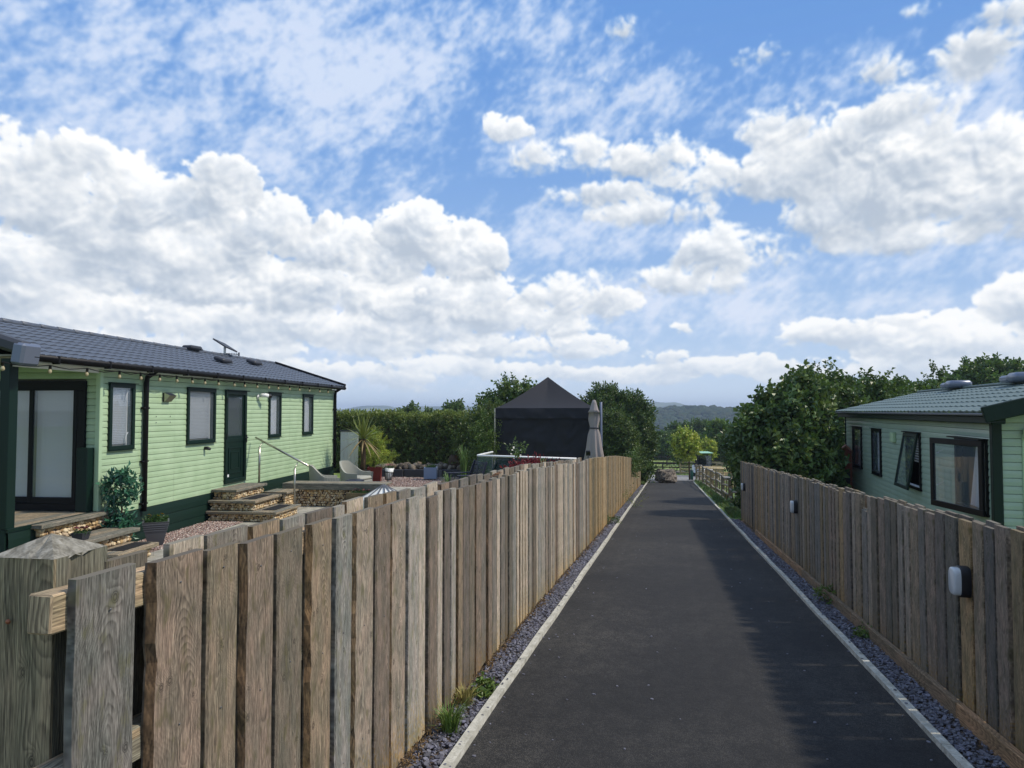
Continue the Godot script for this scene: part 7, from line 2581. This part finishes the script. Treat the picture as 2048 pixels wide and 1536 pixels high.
# ---------- along and beyond the lane's end ----------
func rail_fence(called: String, label: String, pts: Array, gap: float, rails: Array, hgt: float, post: Material, rail: Material, rr: float, wavy := 0.0, group := "") -> void:
	# pts: (x, s) polyline on the ground
	var f := thing(called, label, "fence", Vector3.ZERO, 0.0, group)
	for i in pts.size() - 1:
		var a: Vector2 = pts[i]
		var b: Vector2 = pts[i + 1]
		var n := maxi(1, int(round(a.distance_to(b) / gap)))
		for k in n + 1:
			var p := a.lerp(b, float(k) / n)
			var g := ground_y(p.x, p.y) + 0.05
			var mb := MB.new()
			mb.uo = Vector2(rnd(0, 3), rnd(0, 3))
			mb.box(Vector3(p.x, g + hgt * 0.5 - 0.1, -p.y), Vector3(rr * 2.2, hgt + 0.2, rr * 2.2), Basis(Vector3.UP, rnd(-0.1, 0.1)), 0.005)
			part(f, "post", mb.mesh(), post)
			if k == n: continue
			var q := a.lerp(b, float(k + 1) / n)
			for h in rails:
				mb = MB.new()
				mb.uo = Vector2(rnd(0, 3), rnd(0, 3))
				var p0 := Vector3(p.x, g + h + rnd(-wavy, wavy), -p.y)
				var p1 := Vector3(q.x, ground_y(q.x, q.y) + 0.05 + h + rnd(-wavy, wavy), -q.y)
				if wavy > 0.0:
					var m := (p0 + p1) * 0.5 + Vector3(rnd(-0.03, 0.03), rnd(-wavy, wavy), 0)
					mb.tube(PackedVector3Array([p0, p0.lerp(m, 0.5) + Vector3(0, rnd(-0.01, 0.01), 0), m, m.lerp(p1, 0.5), p1]), PackedFloat32Array([rr * 0.6, rr * 0.7, rr * 0.75, rr * 0.7, rr * 0.6]), 7)
				else:
					mb.bar(p0 + Vector3(0, 0, 0.0), p1, rr * 0.9, rr * 2.0, 0.004)
				part(f, "rail", mb.mesh(wavy > 0.0), rail)

func make_far() -> void:
	rng.seed = 303
	rail_fence("cleft_rail_fence", "silver cleft rail fence with wavy rails beside the grass verge", [Vector2(2.25, 18.0), Vector2(1.95, 30.0), Vector2(1.62, 41.6)], 2.4, [0.90, 0.62, 0.34, 0.10], 0.95, M.rail, M.pale_rail, 0.05, 0.05)
	# stakes of the wire fence just behind it
	var st := thing("stake_fence", "row of thin pale stakes holding wire netting behind the silver rails", "fence")
	for i in 22:
		var s := 18.6 + i * 0.95
		var x := lerpf(2.42, 1.92, (s - 18.0) / 22.0)
		var mb := MB.new()
		mb.uo = Vector2(rnd(0, 3), rnd(0, 3))
		mb.box(Vector3(x, ground_y(x, s) + 0.48, -s), Vector3(0.05, 1.05, 0.05), Basis(Vector3(0, 0, 1), rnd(-0.04, 0.04)))
		part(st, "stake", mb.mesh(), M.picnic)
	var wb := MB.new()
	for h in [0.15, 0.3, 0.45, 0.6, 0.75, 0.9]:
		for i in 21:
			var s := 18.6 + i * 0.95
			var p := []
			for k in 2:
				var z := s + k * 0.95
				var x := lerpf(2.42, 1.92, (z - 18.0) / 22.0)
				p.append(Vector3(x - 0.03, ground_y(x, z) + h, -z))
			wb.rod(p[0], p[1], 0.003, 3)
	part(st, "wire_netting", wb.mesh(), M.wire)
	rail_fence("short_rail_fence", "short silver post and rail fence carrying on from the newer board fence", [Vector2(-1.36, 35.1), Vector2(-1.62, 40.6)], 1.8, [0.98, 0.68, 0.38, 0.10], 1.05, M.paddock, M.pale_rail, 0.05)
	rail_fence("paddock_fence", "dark post and rail fence along the near side of the paddock", [Vector2(-26.0, 62.0), Vector2(2.2, 62.4)], 2.6, [0.82, 0.52, 0.22], 0.95, M.paddock, M.paddock, 0.05, 0.0, "paddock fences")
	rail_fence("paddock_fence", "dark post and rail fence across the middle of the paddock", [Vector2(-30.0, 78.0), Vector2(9.0, 79.0)], 3.0, [0.9, 0.6, 0.3], 1.0, M.paddock, M.paddock, 0.05, 0.0, "paddock fences")
	rail_fence("pale_rail_fence", "pale new post and rail fence behind the golden tree", [Vector2(1.0, 57.0), Vector2(4.2, 57.6)], 1.6, [1.0, 0.72, 0.44, 0.18], 1.05, M.picnic, M.picnic, 0.06)
	rail_fence("pen_fence", "pale rail fence round the picnic ground beyond the cleft rails", [Vector2(3.4, 52.0), Vector2(8.5, 49.0)], 1.8, [0.95, 0.6, 0.3], 1.0, M.picnic, M.picnic, 0.055)
	# boulder in the lane
	var b := thing("boulder", "rugged grey brown boulder lying across the end of the lane", "boulder", Vector3(-0.10, lane_y(38.1), -38.1), 0.3)
	var nz := noise(51, 1.0, 4)
	var mb := MB.new()
	var g := []
	for j in 15:
		var row := []
		for k in 26:
			var th := PI * j / 14.0
			var ph := TAU * k / 26.0
			var d := Vector3(sin(th) * cos(ph), cos(th), sin(th) * sin(ph))
			var r := 1.0 + 0.42 * nz.get_noise_3dv(d * 1.1) + 0.30 * absf(nz.get_noise_3dv(d * 2.8)) - 0.12 * floorf(absf(nz.get_noise_3dv(d * 2.0 + Vector3(7, 0, 0))) * 4.0) / 2.0
			var p := Vector3(signf(d.x) * pow(absf(d.x), 0.75), signf(d.y) * pow(absf(d.y), 0.7), d.z) * r * Vector3(0.52, 0.36, 0.38)
			p.y = maxf(p.y + 0.33, -0.02)
			row.append(p)
		g.append(row)
	for j in 14:
		for k in 26:
			var l := (k + 1) % 26
			mb.out(g[j][k], g[j][l], g[j + 1][l], g[j + 1][k], Vector3(0, 0.3, 0))
	part(b, "rock", mb.mesh(), M.boulder)
	# picnic tables
	var n := 0
	for q in [[1440, 36.5, 0.15, "pale picnic table closest to the cleft rail fence"], [1424, 42.0, -0.1, "pale picnic table in the middle of the picnic ground"], [1447, 44.0, 0.2, "pale picnic table half hidden by the dark hawthorn"], [1418, 49.0, 0.0, "pale picnic table beside the white buggy"]]:
		var t := thing("picnic_table", q[3], "picnic table", foot(q[0], q[1]), q[2], "picnic tables")
		for k in 5:
			plank(t, "top_plank", Vector3(-0.85, 0.74, -0.36 + k * 0.146), Vector3(0.85, 0.78, -0.36 + k * 0.146 + 0.138), M.picnic, 0.004)
		for z in [-0.75, 0.62]:
			plank(t, "seat_plank", Vector3(-0.85, 0.42, z), Vector3(0.85, 0.46, z + 0.13), M.picnic, 0.004)
		for x in [-0.6, 0.6]:
			mb = MB.new()
			mb.bar(Vector3(x, 0.74, -0.2), Vector3(x, 0, -0.62), 0.05, 0.09)
			mb.bar(Vector3(x, 0.74, 0.2), Vector3(x, 0, 0.62), 0.05, 0.09)
			mb.bar(Vector3(x + 0.05, 0.39, -0.76), Vector3(x + 0.05, 0.39, 0.76), 0.04, 0.07)
			part(t, "trestle", mb.mesh(), M.picnic)
	# buggy
	var v := thing("golf_buggy", "white golf buggy with a pale green roof parked beyond the golden tree", "golf buggy", foot(1404, 51.5), 0.15)
	mb = MB.new()
	mb.box(Vector3(0, 0.5, 0.75), Vector3(1.12, 0.42, 0.75), Basis.IDENTITY, 0.10)
	mb.box(Vector3(0, 0.38, -0.3), Vector3(1.12, 0.20, 1.5), Basis.IDENTITY, 0.04)
	mb.box(Vector3(0, 0.62, -0.85), Vector3(1.12, 0.4, 0.6), Basis.IDENTITY, 0.08)
	part(v, "body", mb.mesh(), M.white)
	mb = MB.new()
	mb.box(Vector3(0, 0.78, -0.25), Vector3(1.0, 0.18, 0.5), Basis.IDENTITY, 0.05)
	mb.box(Vector3(0, 1.05, -0.55), Vector3(1.0, 0.5, 0.12), Basis.IDENTITY, 0.04)
	part(v, "seat", mb.mesh(), M.black)
	mb = MB.new()
	mb.box(Vector3(0, 1.78, -0.1), Vector3(1.2, 0.06, 1.7), Basis.IDENTITY, 0.025)
	part(v, "roof", mb.mesh(), M.canopy_green)
	for p in [[-0.52, 0.6, 0.68], [0.52, 0.6, 0.68], [-0.52, -0.8, 0.8], [0.52, -0.8, 0.8]]:
		mb = MB.new()
		mb.rod(Vector3(p[0], p[2], p[1]), Vector3(p[0], 1.76, p[1] * 0.9), 0.022, 8)
		part(v, "pillar", mb.mesh(), M.black)
	mb = MB.new()
	mb.box(Vector3(0, 1.2, 0.6), Vector3(1.0, 0.8, 0.012), Basis(Vector3.RIGHT, -0.12))
	part(v, "windscreen", mb.mesh(), M.glass_dark)
	for p in [[-0.5, 0.8], [0.5, 0.8], [-0.5, -0.8], [0.5, -0.8]]:
		mb = MB.new()
		mb.rod(Vector3(p[0] - 0.09, 0.22, p[1]), Vector3(p[0] + 0.09, 0.22, p[1]), 0.22, 18)
		var w := part(v, "wheel", mb.mesh(), M.black)
		mb = MB.new()
		mb.rod(Vector3(p[0] - 0.095, 0.22, p[1]), Vector3(p[0] + 0.095, 0.22, p[1]), 0.12, 14)
		part(w, "rim", mb.mesh(), M.zinc)
	for x in [-0.38, 0.38]:
		mb = MB.new()
		mb.box(Vector3(x, 0.56, 1.115), Vector3(0.18, 0.10, 0.03), Basis.IDENTITY, 0.01)
		part(v, "headlight", mb.mesh(), M.lens)
	# litter bin at the corner
	for q in [[1382.5, 41.6, "slim dark green litter bin at the corner of the lane"], [1379.0, 43.0, "green marker post behind the slim litter bin"]]:
		var t := thing("litter_bin" if q[0] > 1380 else "marker_post", q[2], "bin" if q[0] > 1380 else "post", foot(q[0], q[1]))
		t.position.y = maxf(t.position.y, lane_y(q[1]) - 0.05)
		mb = MB.new()
		mb.lathe(Vector3.ZERO, [Vector2(0.0, 0.0), Vector2(0.075, 0.0), Vector2(0.08, 0.52), Vector2(0.06, 0.58), Vector2(0, 0.59)], 14)
		part(t, "body", mb.mesh(true), M.teal)
		mb = MB.new()
		mb.lathe(Vector3(0, 0.5, 0), [Vector2(0.085, 0.0), Vector2(0.088, 0.03), Vector2(0.083, 0.05)], 14)
		part(t, "band", mb.mesh(true), M.zinc)
	# stones on the far verge, trough by the fence end
	var vs := thing("verge_stone", "small pale stone lying on the grass before the paddock fence", "stone", foot(1360, 57.5))
	part(vs, "rock", lump_mesh(260, 10, 7, 0.5, 0.7, 0.9), M.rock, Transform3D(Basis.IDENTITY.scaled(Vector3(0.42, 0.25, 0.3)), Vector3(0, 0.16, 0)))
	var tr := thing("log_stack", "dark stack of logs beside the end of the newer fence", "log stack", foot(1291, 58.0), 0.2)
	for j in 3:
		for k in 5 - j:
			mb = MB.new()
			var x := -0.6 + k * 0.28 + j * 0.14
			mb.rod(Vector3(x, 0.19 + j * 0.25, -0.7), Vector3(x, 0.19 + j * 0.25, 0.7), 0.135 + rnd(-0.01, 0.01), 10)
			part(tr, "log", mb.mesh(), M.paddock)
	var hp := thing("hose_arch", "pale bent hoop of pipe beside the short rail fence", "pipe hoop", foot(1292, 46.0), 0.0)
	mb = MB.new()
	var arc := PackedVector3Array()
	for k in 13:
		var a := PI * k / 12.0
		arc.append(Vector3(-cos(a) * 0.30, sin(a) * 0.95 - 0.05, 0))
	mb.tube(arc, PackedFloat32Array([0.022]), 8)
	part(hp, "pipe", mb.mesh(true), M.fascia_white)
	# playhouse behind the brown fence
	var ph := thing("playhouse", "small red brown wooden playhouse between the hazel bush and the pale caravan", "playhouse", foot(1690, 18.6), YAW - 0.45)
	var ht: float = at_depth(1684, 893, 18.6).y - ph.position.y
	var ev := ht - 0.32
	for k in 7:
		plank(ph, "wall_board", Vector3(-0.40, ev * k / 7.0, 0.36), Vector3(0.40, ev * (k + 1) / 7.0 - 0.004, 0.38), M.shed_red, 0.003)
		plank(ph, "wall_board", Vector3(-0.40, ev * k / 7.0, -0.36), Vector3(-0.38, ev * (k + 1) / 7.0 - 0.004, 0.359), M.shed_red, 0.003)
	mb = MB.new()
	mb.tri(Vector3(-0.40, ev, 0.37), Vector3(0, ht, 0.37), Vector3(0.40, ev, 0.37))
	part(ph, "gable", mb.mesh(), M.shed_red)
	for sg in [-1.0, 1.0]:
		mb = MB.new()
		mb.bar(Vector3(sg * 0.24, (ev + ht) * 0.5, -0.45), Vector3(sg * 0.24, (ev + ht) * 0.5, 0.45), 0.64, 0.025, 0.0, Vector3(sg * 0.32, 0.40, 0).normalized())
		part(ph, "roof_panel", mb.mesh(), M.shed_roof)
	mb = MB.new()
	mb.span(Vector3(-0.10, ev * 0.25, 0.381), Vector3(0.10, ev * 0.85, 0.392))
	part(ph, "window", mb.mesh(), M.navy)
	# ivy over the far end of the newer fence, leaves hanging over the brown one
	var iv := thing("ivy", "ivy and shrub leaves spilling over the top of the newer fence", "ivy", Vector3(-1.25, lane_y(26.5) + 1.2, -26.5))
	crown(iv, "foliage", [L(0, 0.1, 0, 0.14, 0.22, 1.0), L(0.03, -0.2, 0.6, 0.09, 0.25, 0.5), L(0.02, -0.25, -0.9, 0.08, 0.2, 0.4)], 130, T.small, M.leaf, Vector2(0.9, 1.5), MIDG, 401, 0.5)

func _ready() -> void:
	make_light()
	make_materials()
	LX = Transform3D(Basis(Vector3.UP, PI / 2 + deg_to_rad(6.5856)), Vector3(-8.065, -0.05, -8.836))
	make_plant_meshes()
	make_ground()
	make_fences()
	make_left_caravan()
	make_right_caravan()
	make_garden()
	make_plants()
	make_far()
